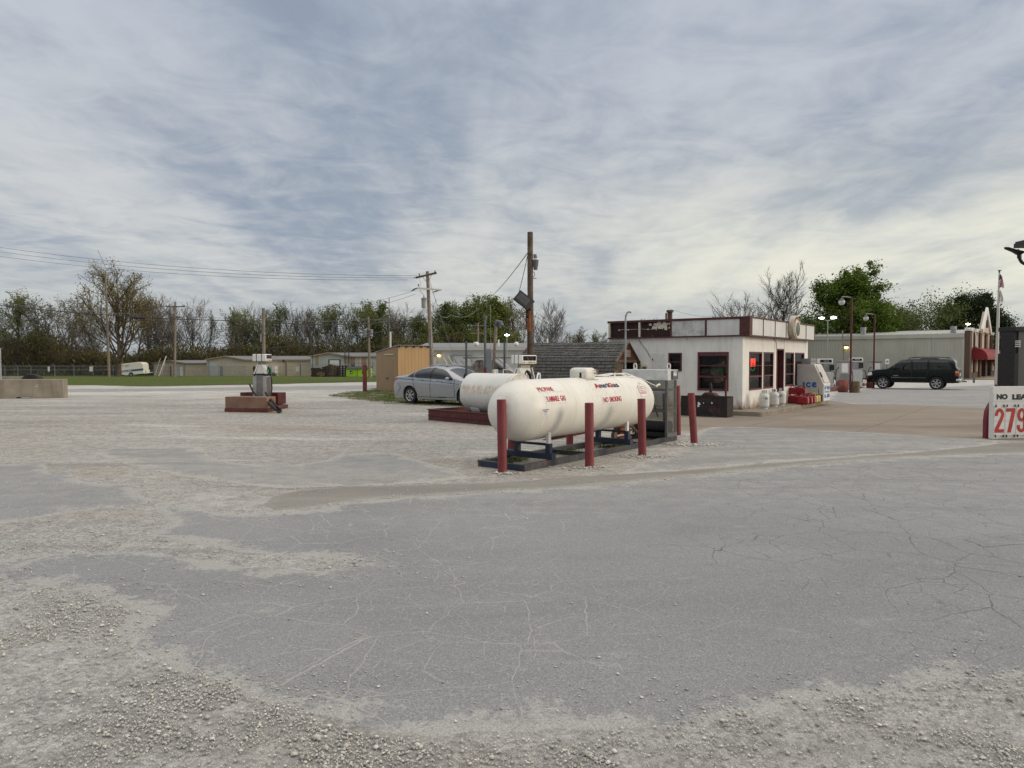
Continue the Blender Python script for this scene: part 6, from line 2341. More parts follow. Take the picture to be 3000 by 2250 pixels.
shed_parts()
wp_ = SH0 + U * 1.62 + V * (-0.05)
lean = thing('old_door', 'weathered wooden door with cream top rail, between shed and station', 'door', (wp_.x, wp_.y, 0), RZ)
mb = MB()
mb.box(0.0, 0.62, 0.0, 0.04, 0.0, 1.48)
mb.build('board', M['wood'], lean)
mb = MB()
mb.box(-0.02, 0.64, -0.02, 0.06, 1.482, 1.545)
mb.box(-0.045, 0.0, -0.02, 0.05, 0.0, 1.48)
mb.build('rail', M['cream'], lean)

# thin bent pipe before the shed gable
q0 = at(1832, 1080, 22.0)
mb = MB()
top = at(1833, 915, 22.0)
mb.tube([(0, 0, 0), (0.0, 0, top.z - 0.20), (0.01, 0, top.z - 0.10), (0.05, 0, top.z - 0.01), (0.10, 0, top.z + 0.02), (0.17, 0, top.z - 0.01)], 0.028, 10)
tag(mb.build('vent_pipe', M['galv'], None, loc=(q0.x, 22.0, 0)), 'tall thin grey pipe with a hooked top before the shed gable', 'pipe')

# ------------------------------------------------------------------ vehicles
def car_paint(name, col, metal=0.0, rough=0.35, coat=0.8, dust=0.3):
	m, g, b = new_mat(name)
	o = g.obj()
	z = g.sep(o)[2]
	n = g.noise(o, 6.0, 5.0, 0.7)
	k = g.math('MULTIPLY', g.rng(z, 0.2, 0.75, dust, dust * 0.1), g.rng(n, 0.35, 0.7))
	g.put(b.inputs['Base Color'], g.mix(k, col, (0.20, 0.185, 0.165)))
	b.inputs['Metallic'].default_value = metal
	g.put(b.inputs['Roughness'], g.rng(n, 0.3, 0.7, rough - 0.05, rough + 0.08))
	b.inputs['Coat Weight'].default_value = coat
	b.inputs['Coat Roughness'].default_value = 0.06
	b.inputs['Specular IOR Level'].default_value = 0.35 if metal else 0.2
	return m

M['silver'] = car_paint('silver_car_paint', (0.37, 0.385, 0.41), 0.55, 0.32, 0.6, 0.18)
M['green_black'] = car_paint('dark_green_car_paint', (0.003, 0.006, 0.0055), 0.0, 0.25, 0.12, 0.02)
M['pewter'] = car_paint('pewter_car_paint', (0.20, 0.19, 0.18), 0.5, 0.4, 0.5)
M['alloy'] = paint('alloy_wheel', (0.42, 0.42, 0.42), 0.35, metal=0.7, var=0.1, dirt=0.3, dirtcol=(0.12, 0.10, 0.08))
M['seat'] = paint('grey_seat_cloth', (0.07, 0.07, 0.072), 0.9, var=0.2)
M['seam'] = paint('dark_seam', (0.02, 0.02, 0.022), 0.7, var=0)
M['lens_white'] = paint('clear_lens', (0.62, 0.62, 0.60), 0.12, var=0.05, coat=0.8)
M['lens_amber'] = paint('amber_lens', (0.50, 0.20, 0.05), 0.2, var=0.05, coat=0.6)

def wheel(parent, x, y, r, wd, spokes, side, dirty=False):
	"""tyre, rim and spokes; local wheel axis along y, side = outer direction"""
	X = Matrix.Translation((x, y, r)) @ Matrix.Rotation(-side * math.pi / 2, 4, 'X')
	t = MB()
	h = wd / 2
	rr = r * 0.68
	t.lathe([(rr, -h * 0.8), (r * 0.88, -h), (r * 0.97, -h * 0.85), (r, -h * 0.6), (r, h * 0.6), (r * 0.97, h * 0.85), (r * 0.88, h), (rr, h * 0.82)], 40, X, False)
	ty = t.build('wheel', M['rubber'], parent)
	m = MB()
	m.lathe([(rr, -h * 0.8), (rr, h * 0.80), (rr * 0.94, h * 0.86), (rr * 0.90, h * 0.70), (rr * 0.86, h * 0.1), (0.0, 0.0)], 40, X, False)
	m.build('rim', M['seam'], ty)
	s = MB()
	s.lathe([(rr * 0.87, h * 0.74), (rr * 0.98, h * 0.92), (rr * 1.005, h * 0.84)], 40, X, False)
	for k in range(spokes):
		a = 2 * math.pi * (k + 0.25) / spokes
		w0, w1 = r * 0.055, r * 0.115
		ps = []
		for rad, ww in ((rr * 0.22, w0), (rr * 0.92, w1)):
			for sg in (-1, 1):
				ca, sa = math.cos(a), math.sin(a)
				ps.append((rad * ca - sg * ww * sa, rad * sa + sg * ww * ca))
		z0, z1 = h * 0.62, h * 0.80
		vs = [X @ Vector((ps[i][0], ps[i][1], z)) for z in (z0, z1) for i in (0, 1, 3, 2)]
		s.add(vs, [(0, 1, 2, 3), (7, 6, 5, 4), (0, 4, 5, 1), (1, 5, 6, 2), (2, 6, 7, 3), (3, 7, 4, 0)])
	s.lathe([(0.0, h * 0.86), (rr * 0.22, h * 0.84), (rr * 0.26, h * 0.7)], 20, X)
	s.build('spokes', M['alloy'], ty)
	return ty

def smooth_prof(pts, xs, k=5):
	p = np.array(pts, float)
	y = np.interp(xs, p[:, 0], p[:, 1])
	ker = np.exp(-np.linspace(-1.6, 1.6, 2 * k + 1) ** 2)
	ker /= ker.sum()
	yp = np.concatenate([np.full(k, y[0]), y, np.full(k, y[-1])])
	return np.convolve(yp, ker, 'valid')

def pip(px, pz, poly):
	ins = np.zeros(px.shape, bool)
	n = len(poly)
	for i in range(n):
		ax, az = poly[i]
		bx, bz = poly[(i + 1) % n]
		ins ^= ((az > pz) != (bz > pz)) & (px < (bx - ax) * (pz - az) / (bz - az + 1e-12) + ax)
	return ins

def car(root, S, body_mat, glass_mat, trim_mat):
	"""body surface from side profiles; x runs from tail (0) to nose (L), z up; faces are sorted into body, windows and trim"""
	L = S['L']
	xs = np.linspace(0, L, int(L / 0.0125) + 1)
	zt = smooth_prof(S['top'], xs, S.get('k', 6))
	zb = np.minimum(smooth_prof(S['belt'], xs, 6), zt - 0.03)
	W = smooth_prof(S['plan'], xs, 4)
	nl, nu = 40, 56
	zs0 = S['sill'] + 0.0 * xs
	for xw in S['wheels']:
		d = S['arch'] ** 2 - (xs - xw) ** 2
		zs0 = np.where(d > 0, np.maximum(zs0, S['wr'] + np.sqrt(np.maximum(d, 0))), zs0)
	nexp = S['n']
	rows_y, rows_z = [], []
	for i, x in enumerate(xs):
		t = np.linspace(0, 1, nl)
		z = zs0[i] + (zb[i] - zs0[i]) * t
		zr = np.clip((z - S['sill']) / max(zb[i] - S['sill'], 0.05), 0, 1)
		y = W[i] * (0.93 + 0.07 * np.sin(np.clip(zr * 1.9, 0, math.pi / 2)) - 0.035 * np.clip((zr - 0.55) / 0.45, 0, 1) ** 2)
		# door crease
		y = y + 0.008 * np.exp(-((zr - 0.80) / 0.05) ** 2)
		th = np.linspace(0, math.pi / 2, nu)[1:]
		yy = W[i] * 0.965 * np.maximum(np.cos(th), 0) ** (2 / nexp)
		zz = zb[i] + (zt[i] - zb[i]) * np.sin(th) ** (2 / nexp)
		yy[-1] = 0.0
		rows_y.append(np.concatenate([y, yy]))
		rows_z.append(np.concatenate([z, zz]))
	Y, Z = np.array(rows_y), np.array(rows_z)
	nx, nz = Y.shape
	X = np.repeat(xs[:, None], nz, 1)
	idx = np.arange(nx * nz).reshape(nx, nz)
	quads = np.stack([idx[:-1, :-1], idx[1:, :-1], idx[1:, 1:], idx[:-1, 1:]], -1).reshape(-1, 4)
	P = np.stack([X, Y, Z], -1).reshape(-1, 3)
	C = P[quads].mean(1)
	e1, e2 = P[quads[:, 2]] - P[quads[:, 0]], P[quads[:, 3]] - P[quads[:, 1]]
	nrm = np.cross(e1, e2)
	nrm /= np.linalg.norm(nrm, axis=1)[:, None] + 1e-9
	kind = np.zeros(len(quads), int)           # 0 body, >0 named regions
	names = ['body']
	side_ok = np.abs(nrm[:, 1]) > 0.35

	def region(name, mask):
		names.append(name)
		kind[mask] = len(names) - 1
	for nm, poly in S['side']:
		region(nm, pip(C[:, 0], C[:, 2], poly) & side_ok)
	for nm, x0, x1, z0, ymax0, ymax1 in S['ends']:
		f = np.clip((C[:, 0] - x0) / (x1 - x0), 0, 1)
		region(nm, (C[:, 0] > x0) & (C[:, 0] < x1) & (np.abs(C[:, 1]) < ymax0 + (ymax1 - ymax0) * f) & (C[:, 2] > z0))
	seam = np.zeros(len(quads), bool)
	for pl_ in S['seams']:
		for (ax, az), (bx, bz) in zip(pl_[:-1], pl_[1:]):
			ex, ez = bx - ax, bz - az
			t = np.clip(((C[:, 0] - ax) * ex + (C[:, 2] - az) * ez) / (ex * ex + ez * ez), 0, 1)
			seam |= ((C[:, 0] - ax - t * ex) ** 2 + (C[:, 2] - az - t * ez) ** 2 < 0.0105 ** 2) & side_ok
	made = {}
	for k, nm in enumerate(names):
		sel = kind == k
		if not sel.any():
			continue
		q = quads[sel]
		sm = seam[sel]
		used, inv = np.unique(q, return_inverse=True)
		v = P[used]
		q = inv.reshape(q.shape)
		n0 = len(v)
		both = nm == 'body' or nm in ('windscreen', 'rear_window', 'bonnet_grille', 'bumper_trim', 'hood_trim')
		parts = [(v, q, sm)]
		vm = v * np.array([1, -1, 1])
		if both:
			parts = [(np.concatenate([v, vm]), np.concatenate([q, q[:, ::-1] + n0]), np.concatenate([sm, sm]))]
		else:
			parts = [(v, q, sm), (vm, q[:, ::-1], sm)]
		mat = {'w': glass_mat, 'r': M['brake'], 'h': M['lens_white'], 't': trim_mat, 'a': M['lens_amber']}
		mt = body_mat if nm == 'body' else (glass_mat if 'wind' in nm else M['brake'] if nm == 'tail_light' else M['lens_amber'] if nm == 'turn_light'
											else M['lens_white'] if nm in ('headlight', 'reverse_light') else trim_mat)
		for vv, qq, ss in parts:
			o = np_mesh(nm, vv, qq, [mt, M['seam']], root, smooth=True, fmat=ss.astype(int))
			made.setdefault(nm, []).append(o)
	# closed tail and nose
	for nm, i in (('tail_panel', 0), ('nose_panel', nx - 1)):
		mb = MB()
		ring = [(xs[i], Y[i, j], Z[i, j]) for j in range(nz)] + [(xs[i], -Y[i, j], Z[i, j]) for j in range(nz - 2, -1, -1)]
		mb.add(ring, [tuple(range(len(ring)))])
		mb.build(nm, body_mat, root, smooth=False, fix=False)
	ub = MB()
	ub.box(0.25, L - 0.25, -W.max() + 0.28, W.max() - 0.28, S['sill'] - 0.02, S['tub'])
	ub.build('underbody', M['black'], root)
	for xw in S['wheels']:
		q = MB()
		q.box(xw - S['arch'] - 0.02, xw + S['arch'] + 0.02, -W.max() + 0.05, W.max() - 0.05, S['wr'] + S['arch'] - 0.03, S['wr'] + S['arch'] + 0.005)
		q.build('wheel_arch_liner', M['black'], root)
	for xw in S['wheels']:
		for sd in (-1, 1):
			wheel(root, xw, sd * (W.max() - S['ww'] / 2 - 0.02), S['wr'], S['ww'], S['spokes'], sd)
	return made

def handle(root, x, y, z, mat):
	mb = MB()
	s = 1 if y > 0 else -1
	mb.tube([(x - 0.10, y, z), (x - 0.07, y + s * 0.03, z), (x + 0.07, y + s * 0.03, z), (x + 0.10, y, z)], 0.014, 8)
	mb.build('handle', mat, root)

def mirror(root, x, y, z, mat, w_=0.10, h_=0.06):
	s = 1 if y > 0 else -1
	mb = MB()
	mb.blob((x, y + s * 0.12, z), (0.07, w_, h_), 14, 10)
	o = mb.build('mirror', mat, root, bevel=0)
	mb = MB()
	mb.bar((x + 0.03, y - s * 0.02, z - 0.05), (x + 0.01, y + s * 0.08, z - 0.03), 0.05, 0.03)
	mb.build('mirror_arm', M['black'], o)

def seat(root, x, y, z):
	mb = MB()
	mb.box(x - 0.02, x + 0.48, y - 0.24, y + 0.24, z, z + 0.15)
	mb.add([(x - 0.06, y - 0.23, z + 0.1), (x + 0.08, y - 0.23, z + 0.1), (x + 0.08, y + 0.23, z + 0.1), (x - 0.06, y + 0.23, z + 0.1),
			(x - 0.22, y - 0.20, z + 0.62), (x - 0.12, y - 0.20, z + 0.62), (x - 0.12, y + 0.20, z + 0.62), (x - 0.22, y + 0.20, z + 0.62)],
		   [(0, 3, 2, 1), (4, 5, 6, 7), (0, 1, 5, 4), (1, 2, 6, 5), (2, 3, 7, 6), (3, 0, 4, 7)])
	o = mb.build('seat', M['seat'], root, bevel=0.03)
	mb = MB()
	mb.blob((x - 0.17, y, z + 0.73), (0.05, 0.13, 0.10), 12, 8)
	mb.build('headrest', M['seat'], o)

# silver sedan, nose to the right and towards the yard
a_, b_ = gp(1204, 1183), gp(1361, 1191)
hd = (b_ - a_).normalized()
rz_ = math.atan2(hd.y, hd.x)
left = Vector((-hd.y, hd.x, 0))
so = a_ - hd * 1.06 + left * 0.82
sedan = thing('parked_car', 'silver four-door sedan parked on the grass before the tan shed', 'car', (so.x, so.y, 0.01), rz_)
SED = dict(L=4.90, tub=0.70, sill=0.20, wheels=(1.06, 3.84), wr=0.325, ww=0.215, arch=0.385, n=2.55, spokes=7, k=8,
		   top=[(0, 0.86), (0.04, 1.02), (0.16, 1.085), (0.5, 1.115), (0.72, 1.14), (1.05, 1.28), (1.45, 1.415), (1.9, 1.475), (2.3, 1.475), (2.7, 1.43), (3.0, 1.345), (3.35, 1.19), (3.72, 1.03), (4.0, 0.985), (4.5, 0.90), (4.78, 0.78), (4.88, 0.64), (4.90, 0.5)],
		   belt=[(0, 0.80), (0.15, 0.98), (0.6, 1.00), (1.4, 0.985), (2.6, 0.945), (3.4, 0.915), (3.8, 0.885), (4.4, 0.80), (4.8, 0.62), (4.9, 0.44)],
		   plan=[(0, 0.70), (0.12, 0.80), (0.4, 0.875), (1.0, 0.915), (3.6, 0.915), (4.2, 0.88), (4.6, 0.78), (4.8, 0.64), (4.9, 0.52)],
		   side=[('quarter_window', [(0.93, 1.045), (1.27, 1.025), (1.27, 1.27), (1.17, 1.24)]),
				 ('rear_side_window', [(1.295, 1.025), (2.11, 0.985), (2.14, 1.395), (1.85, 1.39), (1.55, 1.35), (1.295, 1.285)]),
				 ('pillar_trim', [(2.11, 0.985), (2.22, 0.98), (2.24, 1.39), (2.14, 1.395)]),
				 ('front_side_window', [(2.22, 0.98), (3.33, 0.945), (3.20, 1.06), (3.0, 1.19), (2.8, 1.285), (2.6, 1.345), (2.24, 1.39)]),
				 ('tail_light', [(0.0, 0.80), (0.10, 0.82), (0.44, 0.975), (0.40, 1.00), (0.12, 1.00), (0.0, 0.97)]),
				 ('reverse_light', [(0.0, 0.74), (0.07, 0.745), (0.10, 0.82), (0.0, 0.80)]),
				 ('headlight', [(4.3, 0.70), (4.78, 0.58), (4.86, 0.68), (4.5, 0.80)])],
		   ends=[('windscreen', 2.86, 3.74, 0.98, 0.60, 0.70), ('rear_window', 0.70, 1.42, 1.10, 0.60, 0.62)],
		   seams=[[(1.22, 1.02), (1.26, 0.86), (1.33, 0.62), (1.50, 0.30)], [(2.16, 0.98), (2.14, 0.3)], [(3.36, 0.94), (3.38, 0.30)], [(1.5, 0.295), (3.38, 0.295)],
				  [(0.45, 0.965), (1.4, 0.93), (2.6, 0.875), (3.6, 0.80)], [(0.22, 0.30), (0.55, 0.62), (0.40, 0.80)]])
car(sedan, SED, M['silver'], M['car_glass'], M['black'])
for x, z in ((1.42, 0.945), (2.34, 0.90)):
	for s in (-1, 1):
		handle(sedan, x, s * 0.895, z, M['chrome'])
for s in (-1, 1):
	mirror(sedan, 3.10, s * 0.86, 1.00, M['silver'])
for x, y in ((2.55, -0.37), (2.55, 0.37), (1.62, -0.36), (1.62, 0.36)):
	seat(sedan, x, y, 0.50)
mb = MB()
mb.add([(2.0, -0.30, 1.478), (2.5, -0.30, 1.462), (2.5, 0.30, 1.462), (2.0, 0.30, 1.478)], [(0, 1, 2, 3)])
mb.build('sunroof', M['dark_glass'], sedan, smooth=False, fix=False)
mb = MB()
mb.box(0.9, 3.6, -0.66, 0.66, 0.30, 0.50)
mb.build('cabin_floor', M['seat'], sedan)

# dark green SUV at the pumps, nose away to the left
ra, fa = gp(2743, 1142), gp(2578, 1137)
hd = Vector((-0.80, 0.60, 0))
rz_ = math.atan2(hd.y, hd.x)
left = Vector((-hd.y, hd.x, 0))
sl_ = 0.98
so = ra - hd * 1.15 * sl_ - left * 0.86 * sl_
suv = thing('sport_utility_car', 'dark green SUV with roof rack waiting at the right-hand pumps', 'car', (so.x, so.y, gz(so.y)), rz_)
suv.scale = (sl_, sl_, sl_ * 1.02)
SUV = dict(L=5.05, tub=0.93, sill=0.42, wheels=(1.15, 4.08), wr=0.385, ww=0.26, arch=0.47, n=4.2, spokes=6, k=5,
		   top=[(0, 1.18), (0.04, 1.24), (0.10, 1.30), (0.16, 1.62), (0.30, 1.83), (0.6, 1.875), (1.6, 1.90), (2.7, 1.89), (3.05, 1.84), (3.3, 1.70), (3.78, 1.32), (3.95, 1.255), (4.5, 1.20), (4.9, 1.10), (5.0, 1.0), (5.05, 0.72)],
		   belt=[(0, 1.10), (0.15, 1.20), (2.0, 1.20), (3.75, 1.18), (4.5, 1.10), (4.9, 0.98), (5.05, 0.60)],
		   plan=[(0, 0.90), (0.08, 0.95), (0.3, 0.98), (4.3, 0.98), (4.75, 0.93), (4.95, 0.84), (5.05, 0.74)],
		   side=[('cargo_side_window', [(0.36, 1.25), (1.52, 1.25), (1.52, 1.74), (0.62, 1.73), (0.48, 1.6)]),
				 ('rear_side_window', [(1.66, 1.25), (2.42, 1.25), (2.44, 1.74), (1.66, 1.745)]),
				 ('front_side_window', [(2.52, 1.25), (3.52, 1.24), (3.2, 1.56), (3.02, 1.71), (2.54, 1.745)]),
				 ('turn_light', [(0.0, 0.99), (0.17, 0.99), (0.17, 1.14), (0.0, 1.14)]), ('tail_light', [(0.0, 0.83), (0.17, 0.83), (0.17, 0.99), (0.0, 0.99)]),
				 ('moulding_trim', [(2.3, 0.70), (3.62, 0.70), (3.62, 0.725), (2.3, 0.725)]), ('moulding_trim', [(1.72, 0.70), (2.26, 0.70), (2.26, 0.725), (1.72, 0.725)]),
				 ('headlight', [(4.7, 0.85), (5.0, 0.80), (5.02, 0.98), (4.75, 1.05)])],
		   ends=[('windscreen', 3.06, 3.80, 1.28, 0.72, 0.80), ('rear_window', 0.085, 0.34, 1.32, 0.80, 0.76)],
		   seams=[[(3.60, 1.2), (3.56, 0.46)], [(2.48, 1.8), (2.48, 0.46)], [(1.60, 1.8), (1.60, 1.0), (1.75, 0.62)], [(1.75, 0.46), (3.56, 0.46)]])
mt_ = paint('grey_moulding', (0.20, 0.21, 0.21), 0.4, metal=0.3)
car(suv, SUV, M['green_black'], M['dark_glass'], mt_)
for x in (1.80, 2.66):
	for s in (-1, 1):
		handle(suv, x, s * 0.965, 1.06, M['black'])
for s in (-1, 1):
	mirror(suv, 3.42, s * 0.95, 1.30, M['black'], 0.13, 0.11)
mb = MB()
for s in (-1, 1):
	mb.tube([(0.55, s * 0.66, 1.87), (0.65, s * 0.66, 1.93), (1.2, s * 0.66, 1.955), (2.2, s * 0.66, 1.955), (2.6, s * 0.66, 1.93), (2.7, s * 0.66, 1.87)], 0.022, 8)
for x in (1.25, 1.95):
	mb.bar((x, -0.66, 1.955), (x, 0.66, 1.955), 0.05, 0.03)
mb.build('roof_rack', M['black'], suv)
mb = MB()
mb.box(1.1, 2.1, -0.55, 0.55, 1.962, 1.98)
mb.build('rack_tray', M['black'], suv)
mb = MB()
mb.box(-0.10, 0.14, -0.93, 0.93, 0.52, 0.66)
bp = mb.build('rear_bumper', M['chrome'], suv, bevel=0.03)
mb = MB()
mb.box(-0.35, -0.10, -0.04, 0.04, 0.46, 0.53)
mb.box(-0.22, -0.16, -0.5, 0.5, 0.50, 0.54)
mb.box(-0.20, -0.18, -0.5, -0.46, 0.5, 0.66)
mb.box(-0.20, -0.18, 0.46, 0.5, 0.5, 0.66)
mb.build('tow_hitch', M['galv_dark'], suv)
mb = MB()
mb.box(-0.006, 0.0, -0.2, 0.2, 0.84, 1.0)
mb.build('number_plate', M['white'], suv)
mb = MB()
letter(mb, 'YUKON', 0, 0, 0.28, 0.045, lambda a, b: (3.50 - a, 0.986, 0.81 + b), 0.03)
mb.build('badge', M['chrome'], suv, smooth=False, fix=False)
for x, y in ((2.75, 0.42), (2.75, -0.42)):
	seat(suv, x, y, 0.72)

# pewter pickup behind the sedan
pr_ = at(1272, 1066, 34.5)
pick_ = thing('pickup_truck', 'grey pickup truck standing behind the sedan, mostly hidden', 'truck', (pr_.x, pr_.y, gz(34)), R(-6))
PICK = dict(L=5.3, tub=0.93, sill=0.42, wheels=(1.15, 4.25), wr=0.38, ww=0.25, arch=0.46, n=3.8, spokes=6, k=4,
			top=[(0, 1.45), (0.03, 1.495), (1.92, 1.50), (1.96, 1.53), (2.02, 1.72), (2.16, 1.86), (2.6, 1.89), (3.05, 1.85), (3.25, 1.74), (3.70, 1.33), (3.85, 1.27), (4.8, 1.17), (5.1, 1.05), (5.25, 0.9), (5.3, 0.6)],
			belt=[(0, 1.40), (1.9, 1.40), (2.1, 1.24), (3.6, 1.21), (4.8, 1.07), (5.1, 0.9), (5.3, 0.5)],
			plan=[(0, 0.93), (0.2, 0.97), (4.5, 0.97), (5.0, 0.92), (5.3, 0.76)],
			side=[('rear_side_window', [(2.05, 1.30), (2.52, 1.30), (2.52, 1.73), (2.2, 1.73), (2.1, 1.62)]), ('front_side_window', [(2.62, 1.29), (3.46, 1.28), (3.12, 1.60), (2.98, 1.72), (2.62, 1.74)]),
				  ('rail_trim', [(0.02, 1.45), (1.93, 1.45), (1.93, 1.51), (0.02, 1.51)])],
			ends=[('windscreen', 3.02, 3.70, 1.31, 0.70, 0.80), ('rear_window', 1.98, 2.12, 1.44, 0.70, 0.66)],
			seams=[[(1.95, 1.4), (1.95, 0.5)], [(2.57, 1.75), (2.57, 0.5)], [(3.55, 1.25), (3.52, 0.5)]])
car(pick_, PICK, M['pewter'], M['car_glass'], M['black'])
mirror(pick_, 3.30, -0.95, 1.36, M['black'], 0.13, 0.10)
mirror(pick_, 3.30, 0.95, 1.36, M['black'], 0.13, 0.10)
for x, y in ((2.85, 0.4), (2.85, -0.4)):
	seat(pick_, x, y, 0.72)

# ------------------------------------------------------------------ fuel pumps
M['steel_brushed'] = paint('brushed_pump_steel', (0.24, 0.23, 0.215), 0.38, metal=0.55, var=0.15, dirt=0.35, dirtcol=(0.12, 0.11, 0.10))
M['pump_side'] = paint('pump_side_grey', (0.36, 0.36, 0.36), 0.45, var=0.1, dirt=0.3)
M['display'] = paint('dark_display', (0.012, 0.012, 0.014), 0.15, var=0.1)
M['nozzle_green'] = paint('green_nozzle', (0.008, 0.10, 0.045), 0.4, var=0.1)
M['nozzle_red'] = paint('red_nozzle', (0.36, 0.012, 0.012), 0.4, var=0.1)

def old_pump(loc, rz, lab, nozzles, plate=None, group=None):
	"""older dispenser: wide head on a neck, sloping nozzle cheeks, two-sided steel body; -y is the display side"""
	t = thing('fuel_pump', lab, 'fuel pump', tuple(loc), rz, group)
	mb = MB()
	mb.box(-0.27, 0.27, -0.23, -0.12, 0.0, 1.02)
	mb.box(-0.27, 0.27, 0.12, 0.23, 0.0, 1.02)
	mb.box(-0.25, 0.25, -0.118, 0.118, 0.0, 1.06)
	mb.build('body', M['pump_side'], t, bevel=0.006)
	mb = MB()
	mb.box(-0.254, -0.2505, -0.105, 0.105, 0.02, 1.04)
	mb.box(0.2505, 0.254, -0.105, 0.105, 0.02, 1.04)
	mb.box(-0.25, 0.25, -0.234, -0.2305, 0.03, 0.99)
	mb.box(-0.25, 0.25, 0.2305, 0.234, 0.03, 0.99)
	mb.build('door', M['steel_brushed'], t)
	mb = MB()
	mb.box(-0.28, 0.28, -0.235, 0.235, 1.062, 1.10)
	mb.build('shelf', M['black'], t)
	ck = MB()
	for x in (-0.235, 0.215):
		for s in (-1, 1):
			ck.prism([(s * 0.22, 1.10), (s * 0.18, 1.10), (s * 0.055, 1.43), (s * 0.095, 1.43)], lambda a, b: (x, a, b), lambda a, b: (x + 0.02, a, b))
	ck.build('cheek', M['white'], t)
	mb = MB()
	mb.prism([(-0.15, 1.12), (0.15, 1.12), (0.05, 1.42), (-0.05, 1.42)], lambda a, b: (-0.20, a, b), lambda a, b: (0.20, a, b))
	mb.build('nozzle_panel', M['white'], t)
	mb = MB()
	mb.box(-0.17, 0.17, -0.07, 0.07, 1.42, 1.53)
	mb.build('neck', M['steel_brushed'], t)
	mb = MB()
	mb.box(-0.28, 0.28, -0.235, 0.235, 1.53, 1.78)
	hd_ = mb.build('head', M['white'], t, bevel=0.025)
	mb = MB()
	for s in (-1, 1):
		mb.box(-0.283, 0.283, s * 0.09 - 0.010, s * 0.09 + 0.010, 1.526, 1.784)
	mb.build('band', M['black'], hd_)
	mb = MB()
	for s in (-1, 1):
		y = s * 0.238
		mb.box(-0.225, 0.245, min(y, y - s * 0.006), max(y, y - s * 0.006), 1.625, 1.755)
	mb.build('display', M['display'], hd_)
	mb = MB()
	for s in (-1, 1):
		y = s * 0.244
		mb.box(-0.25, 0.255, min(y, y - s * 0.012), max(y, y - s * 0.012), 1.54, 1.605)
	sp_ = mb.build('price_strip', M['cream'], hd_)
	mb = MB()
	for s in (-1, 1):
		letter(mb, 'DIESEL', -0.06, 1.56, 0.17, 0.028, lambda a, b: (-s * a, s * 0.2455, b) if s > 0 else (a, -0.2455, b), 0.04)
		for x in (-0.2, 0.17):
			mb.box(x - 0.02, x + 0.03, s * 0.245 - 0.0005, s * 0.245 + 0.0005, 1.56, 1.585)
	mb.build('lettering', M['lettering_black'], sp_, smooth=False, fix=False)
	if plate:
		mb = MB()
		letter(mb, plate, 0.0, 1.16, 0.10, 0.07, lambda a, b: (a, -0.152 + (b - 1.12) * 0.333, b), 0.04)
		mb.build('lettering', M['lettering_black'], t, smooth=False, fix=False)
	for s, m, a in nozzles:
		mb = MB()
		y = s * 0.24
		mb.tube([(-0.10, y, 1.36), (-0.06, y + s * 0.02, 1.30), (0.0, y + s * 0.03, 1.22), (0.03, y + s * 0.02, 1.12)], [0.02, 0.05, 0.05, 0.03], 10)
		mb.tube([(-0.12, y, 1.33), (-0.16, y - s * 0.01, 1.22), (-0.08, y, 1.14), (0.02, y, 1.13)], 0.02, 8)
		nz = mb.build('nozzle', m, t)
		mb = MB()
		mb.tube([(0.03, y + s * 0.02, 1.12), (0.02, s * 0.31, 0.95), (0.0, s * 0.33, 0.6), (-0.02, s * 0.30, 0.25), (-0.06, s * 0.28, 0.12)] + a, 0.021, 8)
		mb.build('hose', M['rubber'], t)
	return t

M['island_rust'] = paint('rust_brown_plate', (0.215, 0.125, 0.085), 0.75, var=0.2, scale=1.5, dirt=0.3, dirtcol=(0.30, 0.24, 0.18), rust=0.2, rscale=2.2, rustcol=(0.22, 0.05, 0.04))
M['island_red'] = paint('chipped_red_kerb', (0.13, 0.040, 0.036), 0.75, var=0.3, scale=5, dirt=0.7, dirtcol=(0.05, 0.04, 0.036))
i0, i1 = gp(660, 1207), gp(782, 1209)
isl = thing('pump_island', 'weathered pump island with tall rust-brown steel boxes at both ends, left of the yard', 'pump island', (i0.x, i0.y, 0), math.atan2(i1.y - i0.y, i1.x - i0.x))
IW = (i1 - i0).length
mb = MB()
mb.box(0, IW, 0, 0.55, 0.13, 0.50)
mb.build('end_box', M['island_rust'], isl, bevel=0.008)
mb = MB()
mb.box(-0.55, IW - 0.58, 1.72, 2.25, 0.15, 0.56)
mb.build('end_box', paint('deep_red_plate', (0.095, 0.020, 0.018), 0.7, var=0.4, scale=2, dirt=0.6, rust=0.2), isl, bevel=0.008)
mb = MB()
mb.prism([(-0.02, 0.0), (IW + 0.02, 0.0), (IW - 0.54, 2.35), (-0.6, 2.35)], lambda a, b: (a, b - 0.02, 0.0), lambda a, b: (a, b - 0.02, 0.125))
mb.build('base', M['island_red'], isl, bevel=0.02)
pz = gp(738, 1207)
old_pump((-8.62, 24.75, 0.125), R(88), 'old white-headed fuel pump with green and black nozzles on the left island',
		 [(-1, M['nozzle_green'], []), (1, M['black'], [])], None, None)
mb = MB()
pb = at(738, 1120, 24.45)
mb.tube([at(731, 1126, 24.46), at(735, 1133, 24.40), at(741, 1148, 24.34), at(752, 1160, 24.28), at(764, 1165, 24.20)], 0.028, 10)
tag(mb.build('fuel_hose', M['rubber']), 'black hose curving down the near side of the left fuel pump', 'hose')
mb = MB()
mb.tube([at(778, 1150, 24.2), at(787, 1163, 23.5), at(803, 1180, 23.2), at(818, 1197, 23.0), gp(824, 1209) + Vector((0, 0, 0.05)), gp(818, 1212) + Vector((0, 0, 0.05)), at(805, 1197, 22.95), at(793, 1184, 23.0), at(784, 1179, 23.1)], 0.032, 10)
